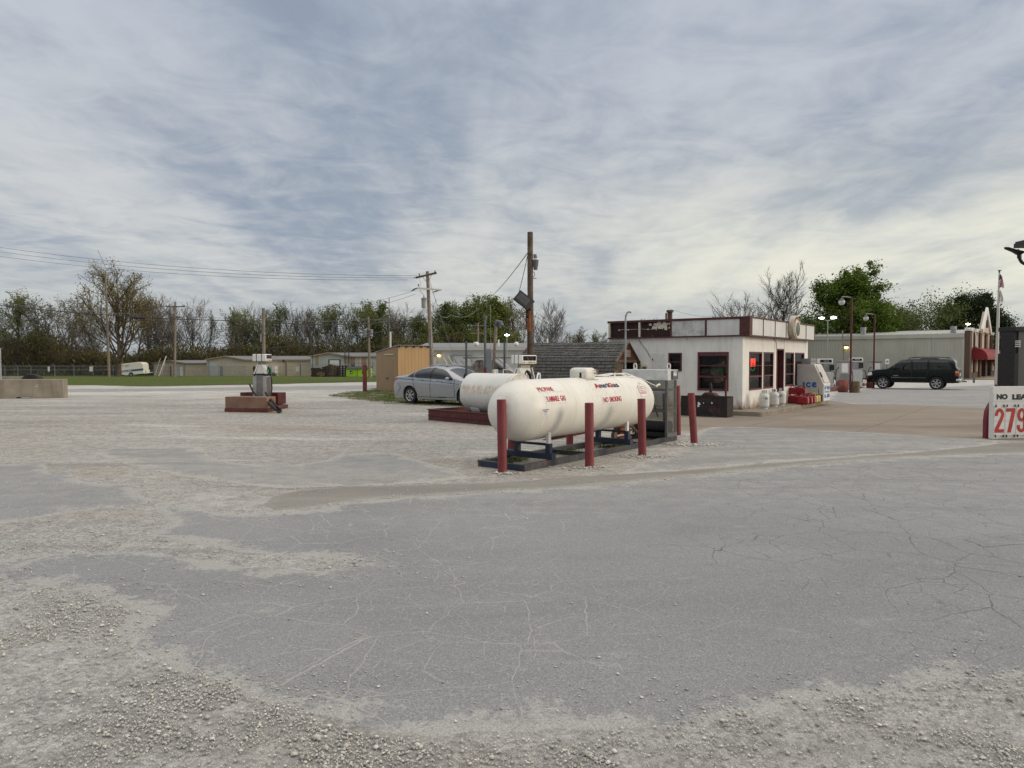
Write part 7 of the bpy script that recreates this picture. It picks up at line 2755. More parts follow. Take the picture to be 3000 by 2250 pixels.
mb.tube([at(780, 1155, 24.1), at(792, 1172, 23.3), at(810, 1192, 23.0), gp(820, 1208) + Vector((0, 0, 0.05)), gp(814, 1211) + Vector((0, 0, 0.06)), at(800, 1196, 22.9), at(786, 1184, 23.0)], 0.032, 10)
tag(mb.build('fuel_hose', M['rubber']), 'looped black hoses spilling off the right side of the left pump island', 'hose')
gq = gp(775, 1196)
mb = MB()
mb.tube([(0, 0, 0), (0, 0, 1.6), (0, 0, at(771, 903, gq.y).z)], [0.062, 0.06, 0.055], 12)
po = mb.build('steel_post', paint('brown_grey_post', (0.20, 0.165, 0.13), 0.7, var=0.25, dirt=0.4, rust=0.15), None, loc=gq)
tag(po, 'tall plain grey-brown post rising beside the left fuel pump', 'post')
mb = MB()
mb.box(-0.10, -0.05, -0.08, 0.0, 2.35, 2.62)
mb.blob((0.05, -0.06, 2.62), 0.035)
mb.build('socket_box', M['galv'], po)

pr2 = at(1535, 1062, 20.3)
old_pump((pr2.x, 20.3, 0.06), R(39), 'old white-headed fuel pump with a red nozzle behind the old white tank', [(1, M['nozzle_red'], []), (-1, M['black'], [])], 'R-1')

# vent pipes and rails behind the old tank
for px, py0, py1, Y, r, lab, m in ((1421, 925, 1090, 24.6, 0.042, 'tall grey vent pipe with a cap behind the old fuel tank', 'galv_dark'),):
	p = at(px, py0, Y)
	mb = MB()
	mb.cyl(0, 0, 0, p.z - 0.10, r, 12)
	mb.cyl(0, 0, p.z - 0.10, p.z, r * 1.7, 12)
	o = tag(mb.build('vent_pipe', M[m], None, loc=(p.x, Y, 0)), lab, 'pipe')
	mb = MB()
	mb.cyl(0, 0, 1.25, 1.45, r * 1.25, 12)
	mb.build('red_band', M['dark_red'], o)
pt = at(1455, 945, 26.0)
pb_ = at(1438, 1090, 26.0)
mb = MB()
mb.tube([(pb_.x, 26, 0), (pt.x - 0.02, 26, pt.z - 0.1)], 0.055, 12)
lp = mb.build('leaning_lamp_pole', M['pole_grey'])
tag(lp, 'leaning pale pole with a dark lamp hood behind the old fuel tank', 'lamp pole')
mb = MB()
mb.tube([(pt.x - 0.04, 26, pt.z - 0.12), (pt.x + 0.02, 26, pt.z + 0.03), (pt.x + 0.12, 26, pt.z), (pt.x + 0.15, 26, pt.z - 0.12)], [0.06, 0.09, 0.10, 0.12], 12)
mb.build('lamp_hood', M['galv_dark'], lp)
mb = MB()
mb.tube([(pt.x - 0.20, 25.95, 0), (pt.x - 0.22, 25.95, pt.z + 0.65)], 0.008, 6)
mb.build('aerial', M['galv'], lp)
mb = MB()
a, b = at(1424, 1022, 25.2), at(1440, 1095, 25.2)
mb.box(a.x, b.x, 25.1, 25.3, 0.0, a.z)
tag(mb.build('switch_cabinet', paint('blue_grey_cabinet', (0.20, 0.225, 0.25), 0.5, dirt=0.2), None, bevel=0.01), 'flat blue-grey switch cabinet between the vent pipes', 'cabinet')
fr_ = thing('pipe_rack', 'grey rack of two slotted posts and rails before the pickup', 'rack', (at(1366, 1055, 27).x, 27, 0), 0)
x1_ = at(1478, 1055, 27).x - at(1366, 1055, 27).x
for x, zt_ in ((0, at(1366, 1000, 27).z), (x1_, at(1478, 1000, 27).z)):
	mb = MB()
	mb.box(x - 0.04, x + 0.04, -0.03, 0.03, 0, zt_)
	mb.build('post', M['galv_dark'], fr_)
mb = MB()
mb.box(-0.12, x1_ + 0.35, -0.055, -0.032, at(1400, 1050, 27).z, at(1400, 1047, 27).z)
mb.build('rail', M['galv_dark'], fr_)
wpst = thing('wooden_post', 'short grey wooden gate posts left of the vent pipe', 'post', (at(1397, 1062, 26.5).x, 26.5, 0))
mb = MB()
mb.box(-0.09, 0.06, -0.08, 0.08, 0, at(1397, 1062, 26.5).z)
mb.build('post', M['pole_grey'], wpst)
mb = MB()
mb.box(0.09, 0.24, 0.0, 0.1, 0, at(1397, 1063, 26.5).z)
mb.build('post', M['pole_grey'], wpst)
mb = MB()
c = at(1455, 1088, 24.2)
mb.box(c.x - 0.13, c.x + 0.05, 24.1, 24.3, 0.0, c.z + 0.06)
mb.box(c.x + 0.05, c.x + 0.34, 24.12, 24.3, 0.0, c.z - 0.12)
tag(mb.build('meter_box', M['white'], None, bevel=0.01), 'small white box on a stand above the old fuel tank', 'meter box')

# ------------------------------------------------------------------ the yard pole with its lamp
yp = at(1556, 1062, 23.4)
ztop = at(1552, 680, 23.4).z
yard = thing('timber_pole', 'thick dark timber pole with lamp and rusty conduit, mid-yard above the tanks', 'pole', (yp.x, 23.4, 0))
mb = MB()
mb.tube([(0.02, 0, 0), (0.0, 0, 2.2), (-0.03, 0, 4.0), (-0.035, 0, ztop - 0.02), (-0.035, 0, ztop)], [0.098, 0.098, 0.094, 0.090, 0.082], 16)
mb.build('shaft', M['pole_wood'], yard)
mb = MB()
mb.tube([(-0.06, -0.09, 2.62), (-0.065, -0.09, 3.3)], 0.052, 12)
mb.build('conduit', paint('rusty_conduit', (0.22, 0.065, 0.02), 0.7, var=0.3, rust=0.3), yard)
mb = MB()
mb.tube([(-0.115, -0.06, 0.4), (-0.115, -0.06, 3.55)], 0.018, 8)
mb.tube([(-0.16, -0.03, 2.7), (-0.16, -0.03, 3.35)], 0.022, 8)
mb.build('pipe', M['dark_red'], yard)
mb = MB()
zl = at(1570, 760, 23.4).z
mb.tube([(0.12, -0.02, zl + 0.16), (0.14, -0.02, zl + 0.02)], [0.05, 0.065], 12)
mb.tube([(0.14, -0.02, zl - 0.02), (0.14, -0.02, zl - 0.2), (0.14, -0.02, zl - 0.34)], [0.105, 0.085, 0.06], 14)
mb.tube([(0.05, -0.02, zl - 0.4), (0.1, -0.02, zl - 0.42), (0.12, -0.02, zl - 0.52), (0.05, -0.02, zl - 0.58)], 0.012, 6)
mb.box(0.03, 0.17, -0.03, 0.01, zl - 0.62, zl - 0.60)
mb.build('flood_lamp', M['galv_dark'], yard)
mb = MB()
mb.tube([(0.14, -0.02, zl + 0.02), (0.14, -0.02, zl - 0.02)], [0.11, 0.115], 14)
mb.build('lamp_collar', M['white'], yard)
sl0 = at(1535, 880, 23.2)
mb = MB()
mb.box(-0.30, 0.30, -0.03, 0.03, -0.22, 0.22)
mb.xf(Matrix.Translation((sl0.x - yp.x, -0.2, sl0.z)) @ Matrix.Rotation(R(38), 4, 'Y') @ Matrix.Rotation(R(-28), 4, 'X'))
lm = mb.build('led_lamp', M['black'], yard, bevel=0.02)
mb = MB()
mb.box(-0.24, 0.16, -0.036, -0.031, -0.13, 0.14)
mb.xf(Matrix.Translation((sl0.x - yp.x, -0.2, sl0.z)) @ Matrix.Rotation(R(38), 4, 'Y') @ Matrix.Rotation(R(-28), 4, 'X'))
mb.build('lens', M['dark_steel'], lm)
mb = MB()
mb.tube([(sl0.x - yp.x + 0.1, -0.15, sl0.z - 0.2), (-0.13, -0.1, sl0.z - 0.36), (-0.08, -0.04, sl0.z - 0.45)], 0.03, 8)
mb.blob((-0.12, -0.09, sl0.z - 0.50), 0.06)
mb.build('bracket', M['black'], yard)

def wire(lab, pts, r, mat='wire', sag=0.0, name='overhead_wire', group=None):
	"""one cable hung between points"""
	out = []
	for p, q in zip(pts[:-1], pts[1:]):
		p, q = Vector(p), Vector(q)
		for k in range(16):
			t = k / 16
			out.append(p.lerp(q, t) - Vector((0, 0, sag * 4 * t * (1 - t))))
	out.append(Vector(pts[-1]))
	mb = MB()
	mb.tube(out, r, 5)
	return tag(mb.build(name, M[mat]), lab, 'cable', group)

top_y = Vector((yp.x - 0.12, 23.38, at(1545, 742, 23.4).z))
wire('twisted service wire from the timber pole down to the left, past the wood', [top_y, at(1440, 868, 46)], 0.016, 'wire_grey', 0.1)
wire('slack wire hanging beside the timber pole to its lamp', [top_y - Vector((0, 0, 0.08)), at(1517, 868, 23.3)], 0.012, 'wire_grey', 0.05)

# ------------------------------------------------------------------ utility poles

def pole(name, lab, foot, topx, topy, Y, r0, r1, mat, group=None):
	p = at(foot, 1055, Y)
	t_ = at(topx, topy, Y)
	o = thing(name, lab, 'utility pole', (p.x, Y, gz(Y)), 0, group)
	h = t_.z - gz(Y)
	mb = MB()
	mb.tube([(0, 0, -0.1), ((t_.x - p.x) * 0.5, 0, h * 0.5), (t_.x - p.x, 0, h)], [r0, (r0 + r1) / 2, r1], 12)
	mb.build('shaft', M[mat], o)
	return o, t_.x - p.x, h

GU = 'utility poles'
P1, dx, h = pole('utility_pole', 'plain grey utility pole at the grass edge, before the yellow budding tree', 319, 309, 795, 108, 0.20, 0.12, 'pole_grey', GU)
mb = MB()
mb.tube([(dx, 0, h - 0.6), (dx - 0.05, 0, h + 0.8), (dx - 1.1, 0, h + 3.2)], 0.03, 5)
mb.build('bent_aerial', M['wire_grey'], P1)
P2, dx, h = pole('utility_pole', 'utility pole with a crossarm before the low beige store', 511, 514, 885, 108, 0.20, 0.14, 'pole_grey', GU)
mb = MB()
mb.box(dx - 1.45, dx + 1.5, -0.12, -0.02, h - 0.75, h - 0.60)
mb.box(dx - 0.75, dx + 0.75, -0.12, -0.02, h - 2.35, h - 2.2)
ca = mb.build('crossarm', M['pole_wood'], P2)
mb = MB()
for x in (-1.35, 1.15, 1.35):
	mb.cyl(dx + x, -0.07, h - 0.60, h - 0.40, 0.06, 8)
mb.build('insulators', M['galv_dark'], ca)
P3, dx, h = pole('utility_pole', 'utility pole with two pale grey cans, behind the green dumpsters', 1083, 1079, 928, 92, 0.19, 0.13, 'pole_grey', GU)
for s in (-0.42, 0.36):
	mb = MB()
	mb.lathe([(0.0, -0.42), (0.25, -0.40), (0.25, 0.36), (0.27, 0.40), (0.2, 0.46), (0.0, 0.48)], 16, Matrix.Translation((dx + s, -0.1, h - 2.1)))
	mb.build('transformer', M['galv'], P3)
mb = MB()
mb.box(dx - 0.9, dx + 2.6, -0.08, 0.0, h - 0.45, h - 0.35)
mb.build('crossarm', M['pole_grey'], P3)
P4, dx, h = pole('utility_pole', 'tall leaning utility pole with two crossarms and a transformer, right of the tan shed', 1268, 1252, 795, 46, 0.155, 0.10, 'pole_grey', GU)
PX4 = at(1268, 1055, 46).x
mb = MB()
mb.bar((dx - 0.72, -0.14, h - 0.42), (dx + 0.60, -0.06, h - 0.10), 0.10, 0.12)
c4 = mb.build('crossarm', M['pole_wood'], P4)
mb = MB()
mb.bar((dx - 0.62, -0.16, h - 1.08), (dx + 0.92, -0.12, h - 1.20), 0.085, 0.10)
c5 = mb.build('crossarm', M['cream'], P4)
mb = MB()
mb.bar((dx - 0.3, -0.12, h - 0.35), (dx, -0.1, h - 0.75), 0.02, 0.03)
mb.bar((dx + 0.3, -0.1, h - 0.22), (dx, -0.1, h - 0.75), 0.02, 0.03)
mb.build('brace', M['pole_grey'], c4)
mb = MB()
for x, z in ((-0.5, -0.27), (-0.56, -0.95), (0.5, -0.08)):
	mb.cyl(dx + x, -0.13, h + z - 0.02, h + z + 0.12, 0.035, 8)
mb.tube([(dx - 0.62, -0.16, h - 1.08), (dx - 0.8, -0.16, h - 1.14), (dx - 1.0, -0.16, h - 1.26)], [0.03, 0.045, 0.025], 8)
mb.tube([(dx + 0.35, -0.14, h - 1.36), (dx + 0.55, -0.14, h - 1.28), (dx + 0.85, -0.12, h - 1.20)], [0.02, 0.04, 0.03], 8)
mb.tube([(dx - 0.72, -0.14, h - 0.42), (dx - 0.9, -0.14, h - 0.44)], [0.03, 0.02], 8)
mb.build('insulators', M['wire'], c5)
mb = MB()
mb.lathe([(0.0, -0.38), (0.155, -0.37), (0.165, 0.20), (0.185, 0.24), (0.10, 0.30), (0.0, 0.30)], 18, Matrix.Translation((dx - 0.20, -0.22, h - 1.98)))
mb.tube([(dx - 0.2, -0.22, h - 1.7), (dx - 0.2, -0.22, h - 1.52)], [0.05, 0.03], 8)
mb.build('transformer', M['galv'], P4)
mb = MB()
mb.tube([(dx - 0.45, -0.15, h - 1.2), (dx - 0.4, -0.2, h - 1.36), (dx - 0.2, -0.22, h - 1.5)], 0.012, 6)
mb.tube([(dx - 0.5, -0.14, h - 0.4), (dx - 0.42, -0.16, h - 0.8), (dx - 0.5, -0.16, h - 1.05)], 0.008, 6)
mb.build('jumper_wire', M['wire'], P4)
mb = MB()
mb.cyl(0.04 + dx * 0.35, -0.16, h * 0.33, h * 0.52, 0.03, 8)
mb.build('conduit', M['galv'], P4)
P5, dx, h = pole('utility_pole', 'distant thin utility pole above the metal building, right of centre wood', 1402, 1400, 945, 84, 0.14, 0.10, 'pole_grey', GU)
mb = MB()
mb.box(dx - 0.9, dx + 0.9, -0.08, 0.0, h - 0.42, h - 0.32)
mb.box(dx - 0.8, dx + 0.8, -0.08, 0.0, h - 1.3, h - 1.2)
mb.build('crossarm', M['pole_grey'], P5)
P6, dx, h = pole('utility_pole', 'far utility pole with a crossarm showing over the station roof', 1952, 1952, 917, 75, 0.14, 0.11, 'pole_wood', GU)
mb = MB()
mb.box(dx - 0.85, dx + 0.9, -0.08, 0.0, h - 0.9, h - 0.75)
mb.build('crossarm', M['pole_wood'], P6)
T1, dx, h = pole('radio_mast', 'thin steel mast with a cross aerial above the wood, left of the transformer pole', 1140, 1140, 872, 96, 0.07, 0.05, 'wire_grey')
mb = MB()
mb.tube([(dx - 1.4, 0, h - 2.75), (dx + 1.25, 0, h - 2.6)], 0.03, 5)
mb.build('aerial', M['wire_grey'], T1)
T2, dx, h = pole('white_mast', 'slim white mast standing behind the tan shed', 1144, 1144, 972, 88, 0.10, 0.10, 'white')

ARM = at(1222, 808, 46)
for k, (y0, lab) in enumerate(((720, 'topmost thin power line from the transformer pole to the left edge'), (733, 'second thin power line of the upper three'), (747, 'third thin power line of the upper three'))):
	a = at(-60, y0 - 4, 52)
	b = at(1222 - k * 14, 808 + k * 6, 46)
	wire(lab, [a, b], 0.012, 'wire_grey', 0.55, group='upper power lines')
for k, (y0, lab) in enumerate(((895, 'middle power line running down left into the wood'), (905, 'lower of the three lines from the cream crossarm'))):
	wire(lab, [at(1030 - k * 10, 890 + k * 18, 70), at(1216, 850 + k * 12, 46)], 0.012, 'wire_grey', 0.2, group='crossarm power lines')
wire('thick black cable across the whole wood, sagging left of the transformer pole', [at(-40, 889, 60), at(770, 940, 62), at(1246, 934, 46.2)], 0.035, 'wire', 0.35)
mb = MB()
mb.tube([at(385, 928.5, 61), at(388, 930, 61), at(424, 932, 61), at(428, 932.5, 61)], [0.04, 0.09, 0.09, 0.04], 8)
tag(mb.build('splice_case', M['black']), 'black splice case hanging on the thick cable, left of the trailer', 'splice case')
wire('second pale cable just above the thick black one', [at(-40, 884, 61), at(770, 934, 63), at(1082, 932, 92)], 0.016, 'wire_grey', 0.3)
wire('low black cable dipping from the transformer pole to the crossarmed pole', [at(540, 990, 104), at(780, 1020, 80), at(1000, 995, 60), at(1244, 936, 46.2)], 0.03, 'wire', 0.12)
wire('cable drooping right of the transformer pole into the green trees', [at(1262, 890, 46), at(1320, 922, 60), at(1400, 905, 80)], 0.018, 'wire_grey', 0.5)
wire('guy wire from the transformer pole down to the right, inner one', [at(1257, 815, 46), at(1318, 1018, 50)], 0.008, 'wire_grey', 0.0, 'guy_wire', 'guy wires')
wire('guy wire from the transformer pole down to the right, outer one', [at(1259, 830, 46), at(1336, 1060, 50)], 0.008, 'wire_grey', 0.0, 'guy_wire', 'guy wires')
wire('wire from the far pole over the station roof to the right', [at(1956, 903, 75), at(2080, 928, 80)], 0.014, 'wire', 0.2)

# ------------------------------------------------------------------ metal buildings

def ribbed(mb, p0, p1, z0, z1, ztop=None, pitch=0.3, out=0.035, w_=0.045):
	"""ribs of a metal wall between two ground points; ztop(t) gives a sloping top"""
	d = Vector((p1[0] - p0[0], p1[1] - p0[1], 0))
	L = d.length
	d.normalize()
	n = Vector((d.y, -d.x, 0))
	k = int(L / pitch)
	for i in range(1, k):
		s = L * i / k
		c = Vector((p0[0], p0[1], 0)) + d * s
		a, b = c - d * w_ / 2, c + d * w_ / 2
		zt_ = z1 if ztop is None else ztop(s / L)
		vs = [a + Vector((0, 0, z0)), b + Vector((0, 0, z0)), b + n * 0 + Vector((0, 0, zt_)), a + Vector((0, 0, zt_))]
		ws = [v + n * out for v in vs]
		mb.add(vs + ws, [(4, 5, 6, 7), (0, 4, 7, 3), (1, 2, 6, 5), (3, 7, 6, 2)])

M['metal_beige'] = paint('beige_metal_siding', (0.46, 0.41, 0.32), 0.5, var=0.05, scale=0.5, dirt=0.25, dirtcol=(0.3, 0.27, 0.22), streak=True)
M['metal_cream'] = paint('cream_metal_siding', (0.56, 0.475, 0.345), 0.5, var=0.05, scale=0.5, dirt=0.2)
M['metal_pale'] = paint('pale_grey_siding', (0.40, 0.40, 0.37), 0.5, var=0.05, scale=0.5, dirt=0.25, dirtcol=(0.3, 0.3, 0.27), streak=True)
M['metal_olive'] = paint('grey_green_siding', (0.43, 0.42, 0.355), 0.5, var=0.06, scale=0.4, dirt=0.25, dirtcol=(0.22, 0.21, 0.18), streak=True)
M['metal_white'] = paint('white_green_siding', (0.47, 0.48, 0.43), 0.5, var=0.05, scale=0.5, dirt=0.2)
M['roof_grey'] = paint('grey_metal_roof', (0.20, 0.205, 0.21), 0.5, var=0.1, scale=0.6, dirt=0.2)
M['trim_brown'] = paint('brown_grey_trim', (0.21, 0.17, 0.135), 0.6, var=0.1)
M['trim_tan'] = paint('tan_trim', (0.34, 0.24, 0.16), 0.6, var=0.1)
M['shutter'] = paint('pale_roller_door', (0.44, 0.45, 0.46), 0.5, var=0.06, dirt=0.2)
M['dark_open'] = paint('dark_opening', (0.05, 0.05, 0.05), 0.8, var=0.2)

def shed_building(name, lab, gx0, gx1, sx1, y_base, ridge, eave, D, wall_g, wall_s, trim, roof, extras):
	"""gable end facing the viewer from picture column gx0 to gx1, long side running on to sx1; rows give ridge and eave"""
	o = thing(name, lab, 'building', (0, D, gz(D)))
	a, b, c = at(gx0, 1055, D).x, at(gx1, 1055, D).x, at(sx1, 1055, D).x
	ze, zr = at(0, eave, D).z - gz(D), at(0, ridge, D).z - gz(D)
	m_ = (a + b) / 2
	dep = 9.0
	mb = MB()
	mb.prism([(a, 0), (b, 0), (b, ze), (m_, zr), (a, ze)], lambda x, z: (x, 0, z), lambda x, z: (x, 0.2, z))
	ribbed(mb, (a, 0), (b, 0), 0, ze, lambda t: ze + (zr - ze) * (1 - abs(2 * t - 1)), 0.34)
	mb.box(a, a + 0.15, 0.2, dep, 0, ze)
	mb.build('gable_wall', wall_g, o)
	if c > b + 0.5:
		mb = MB()
		mb.box(b + 0.002, c, 0.02, 0.2, 0, ze)
		ribbed(mb, (b, 0.02), (c, 0.02), 0, ze - 0.05, None, 0.34)
		mb.build('side_wall', wall_s, o)
	mb = MB()
	# roof planes: left slope over the gable, right slope running along the side
	e = 0.25
	mb.add([(a - e, -e, ze - 0.02), (m_, -e, zr + 0.08), (m_, dep, zr + 0.08), (a - e, dep, ze - 0.02)], [(0, 1, 2, 3)])
	mb.add([(m_, -e, zr + 0.08), (b + 0.02, -e, ze + 0.06), (b + 0.02, dep, ze + 0.06), (m_, dep, zr + 0.08)], [(0, 1, 2, 3)])
	if c > b + 0.5:
		mb.add([(b - 0.05, -e, ze + 0.05), (c + 0.1, -e, ze + 0.05), (c + 0.1, 4.5, zr + 0.10), (m_, 4.5, zr + 0.10)], [(0, 1, 2, 3)])
	mb.build('roof', roof, o, smooth=False, fix=False)
	mb = MB()
	mb.bar((a - e, -e, ze + 0.0), (m_, -e, zr + 0.02), 0.1, 0.18)
	mb.bar((m_, -e - 0.003, zr + 0.02), (b + 0.05, -e - 0.003, ze + 0.0), 0.1, 0.18)
	if c > b + 0.5:
		mb.box(b + 0.06, c + 0.1, -e - 0.05, -e + 0.08, ze - 0.12, ze + 0.06)
	mb.build('trim', trim, o)
	for nm, kind, x0, x1, y0, y1, mt, outp in extras:
		xa, xb = at(x0, 1055, D).x, at(x1, 1055, D).x
		za, zb = at(0, y1, D).z - gz(D), at(0, y0, D).z - gz(D)
		za = max(za, 0.0)
		q = MB()
		if kind == 'roller':
			q.box(xa, xb, -0.06, -0.04, za, zb)
			k = max(3, int((zb - za) / 0.28))
			for i in range(k):
				z = za + (zb - za) * i / k
				q.box(xa, xb, -0.085, -0.062, z + 0.02, z + (zb - za) / k - 0.02)
		else:
			q.box(xa, xb, -0.04 - outp, -0.038, za, zb)
		q.build(nm, mt, o)
	return o

D0 = 116.0
shed_building('storage_shed', 'low beige metal store with a white door, left of the larger garage', 450, 541, 605, 1102, 1057, 1064, D0, M['metal_beige'], M['metal_cream'], M['trim_brown'], M['roof_grey'],
			  [('roller_door', 'roller', 503, 524, 1073, 1102, M['shutter'], 0), ('door', 'flat', 527, 535, 1075, 1101, M['white'], 0.03), ('door_post', 'flat', 499, 502, 1072, 1102, M['dark_red'], 0.06), ('corner_trim', 'flat', 539, 542, 1065, 1102, M['trim_tan'], 0.02)])
shed_building('storage_shed', 'long beige metal garage with a roller door behind the fuel pump', 605, 718, 911, 1102, 1044, 1054, D0 - 0.5, M['metal_beige'], M['metal_cream'], M['trim_tan'], M['roof_grey'],
			  [('roller_door', 'roller', 614, 640, 1061, 1103, M['shutter'], 0), ('dark_door', 'flat', 644, 653, 1074, 1103, M['grey'], 0.02), ('post', 'flat', 836, 839, 1054, 1103, M['trim_brown'], 0.08), ('lamp', 'flat', 829, 834, 1055, 1060, M['black'], 0.3),
			   ('dark_door_frame', 'flat', 612, 614, 1060, 1103, M['grey'], 0.04)])
b3 = shed_building('storage_shed', 'pale grey-green metal workshop with a tan stripe and open bay, behind the pallets', 910, 1015, 1105, 1102, 1034, 1044, D0 - 1, M['metal_white'], M['metal_cream'], M['trim_tan'], M['roof_grey'],
				   [('bay_frame', 'flat', 962, 998, 1053, 1082, M['dark_open'], 0.0), ('bay_screen', 'flat', 966, 994, 1055, 1078, M['white'], 0.02), ('stripe', 'flat', 924, 933, 1044, 1070, M['trim_tan'], 0.01),
					('panel', 'flat', 1028, 1039, 1043, 1075, M['trim_tan'], 0.02), ('panel', 'flat', 1061, 1072, 1043, 1073, M['trim_tan'], 0.02), ('post', 'flat', 1054, 1057, 1045, 1100, M['cream'], 0.06),
					('pale_panel', 'flat', 1041, 1050, 1044, 1100, M['metal_white'], 0.02), ('pale_panel', 'flat', 1075, 1104, 1048, 1100, M['metal_white'], 0.02), ('dark_window', 'flat', 1029, 1038, 1069, 1075, M['dark_open'], 0.03)])
# caged ladder on that workshop
lx, lD = at(1015, 1055, D0 - 2).x, D0 - 2
lad = thing('caged_ladder', 'black caged ladder climbing the pale workshop wall beside the dumpsters', 'ladder', (lx, lD, gz(lD)))
hz = at(0, 1018, lD).z - gz(lD)
mb = MB()
for x in (-0.3, 0.3):
	mb.box(x - 0.04, x + 0.04, 0.3, 0.38, 0, hz)
z = 0.3
while z < hz:
	mb.box(-0.26, 0.26, 0.32, 0.36, z, z + 0.04)
	z += 0.32
mb.build('ladder', M['dark_steel'], lad)
mb = MB()
z = 2.2
while z < hz:
	mb.tube([(0.45 * math.cos(a), 0.3 - 0.6 * math.sin(a), z) for a in np.linspace(0, math.pi, 9)], 0.03, 5)
	z += 0.55
for a in np.linspace(0, math.pi, 5):
	mb.bar((0.45 * math.cos(a), 0.3 - 0.6 * math.sin(a), 2.2), (0.45 * math.cos(a), 0.3 - 0.6 * math.sin(a), hz), 0.04, 0.02)
mb.build('cage', M['dark_steel'], lad)
mb = MB()
for x in (0.75, 1.2, 4.1):
	mb.box(x, x + 0.06, 0.2, 0.26, 0, 2.1)
mb.box(0.6, 4.2, 0.2, 0.25, 2.05, 2.1)
mb.build('handrail', M['dark_steel'], lad)

# long grey building in the middle distance
Dm = 64.0
mid = thing('metal_building', 'long pale grey metal building with roller doors behind the pickup', 'building', (0, Dm, gz(Dm)))
xa, xb = at(1225, 1055, Dm).x, at(1640, 1055, Dm).x
ze = at(0, 1024, Dm).z - gz(Dm)
mb = MB()
mb.box(xa, xb, 0, 8, 0, ze)
ribbed(mb, (xa, 0), (xb, 0), 0, ze, None, 0.30)
mb.build('wall', M['metal_pale'], mid)
mb = MB()
mb.box(xa - 0.1, xb + 0.1, -0.22, 0.06, ze - 0.06, ze + 0.24)
mb.build('gutter', M['metal_pale'], mid)
mb = MB()
mb.add([(xa - 0.1, -0.2, ze + 0.24), (xb + 0.1, -0.2, ze + 0.24), (xb + 0.1, 7, ze + 0.75), (xa - 0.1, 7, ze + 0.75)], [(0, 1, 2, 3)])
rf_ = mb.build('roof', M['roof_grey'], mid, smooth=False, fix=False)
mb = MB()
for px, hh_ in ((1388, 0.3), (1460, 0.5), (1605, 0.6)):
	mb.cyl(at(px, 1055, Dm).x, 1.0, ze + 0.25, ze + 0.4 + hh_, 0.08, 8)
mb.blob((at(1395, 1055, Dm).x, 1, ze + 0.5), 0.22)
mb.blob((at(1513, 1055, Dm).x, 1, ze + 0.5), 0.22)
mb.build('vents', M['white'], rf_)
for px0, px1, py0, nm in ((1262, 1279, 1045, 'door'), (1326, 1381, 1043, 'roller_door')):
	mb = MB()
	x0, x1 = at(px0, 1055, Dm).x, at(px1, 1055, Dm).x
	zt_ = at(0, py0, Dm).z - gz(Dm)
	mb.box(x0, x1, -0.05, -0.038, 0, zt_)
	for i in range(9):
		mb.box(x0 + 0.05, x1 - 0.05, -0.07, -0.052, zt_ * i / 9 + 0.03, zt_ * (i + 1) / 9 - 0.03)
	dr_ = mb.build(nm, M['shutter'], mid)
	mb = MB()
	mb.box(x0 - 0.12, x1 + 0.12, -0.11, -0.04, zt_, zt_ + 0.12)
	mb.box(x0 - 0.12, x0 - 0.002, -0.11, -0.04, 0, zt_)
	mb.build('frame', M['grey'], dr_)
wl_ = thing('wall_lamp', 'lit cream wall lamp on the grey building beside the transformer pole', 'wall lamp', (at(1286, 1042, Dm).x, Dm - 0.1, at(1286, 1042, Dm).z))
mb = MB()
mb.box(-0.16, 0.16, -0.08, 0.06, 0.10, 0.18)
mb.build('hood', M['galv_dark'], wl_)
mb = MB()
mb.blob((0, -0.1, 0), (0.15, 0.10, 0.11))
mb.build('globe', M['lamp_amber'], wl_)
fp_ = thing('flagpole_rods', 'bundle of thin poles leaning against the grey building behind the pickup', 'poles', (0, Dm - 1.2, gz(Dm)))
for px, py, qx, qy in ((1300, 1047, 1312, 1072), (1312, 1043, 1330, 1073), (1322, 1040, 1345, 1075), (1350, 1057, 1372, 1076), (1368, 1040, 1402, 1080)):
	a, b = at(px, py, Dm - 0.3), at(qx, qy, Dm - 1.2)
	mb = MB()
	mb.tube([Vector((a.x, 0.9, a.z - gz(Dm))), Vector((b.x, 0, b.z - gz(Dm)))], 0.03, 5)
	mb.build('rod', M['galv_dark'] if px > 1320 else M['cream'], fp_)
lit = [(1485, 981, 70, 'single bright lamp on a short mast behind the timber pole', 0.32)]

# ------------------------------------------------------------------ right-hand shop and its long side
sc0 = gp(2843, 1112)
DX = sc0.y
SHR = RZ - R(2.2)
rb = thing('shop_building', 'long pale ribbed metal shop with brick pillars and a red awning at the right', 'building', (sc0.x, sc0.y, sc0.z), SHR)
zs = at(2843, 988, DX).z - sc0.z
zg = at(2843, 976, DX).z - sc0.z

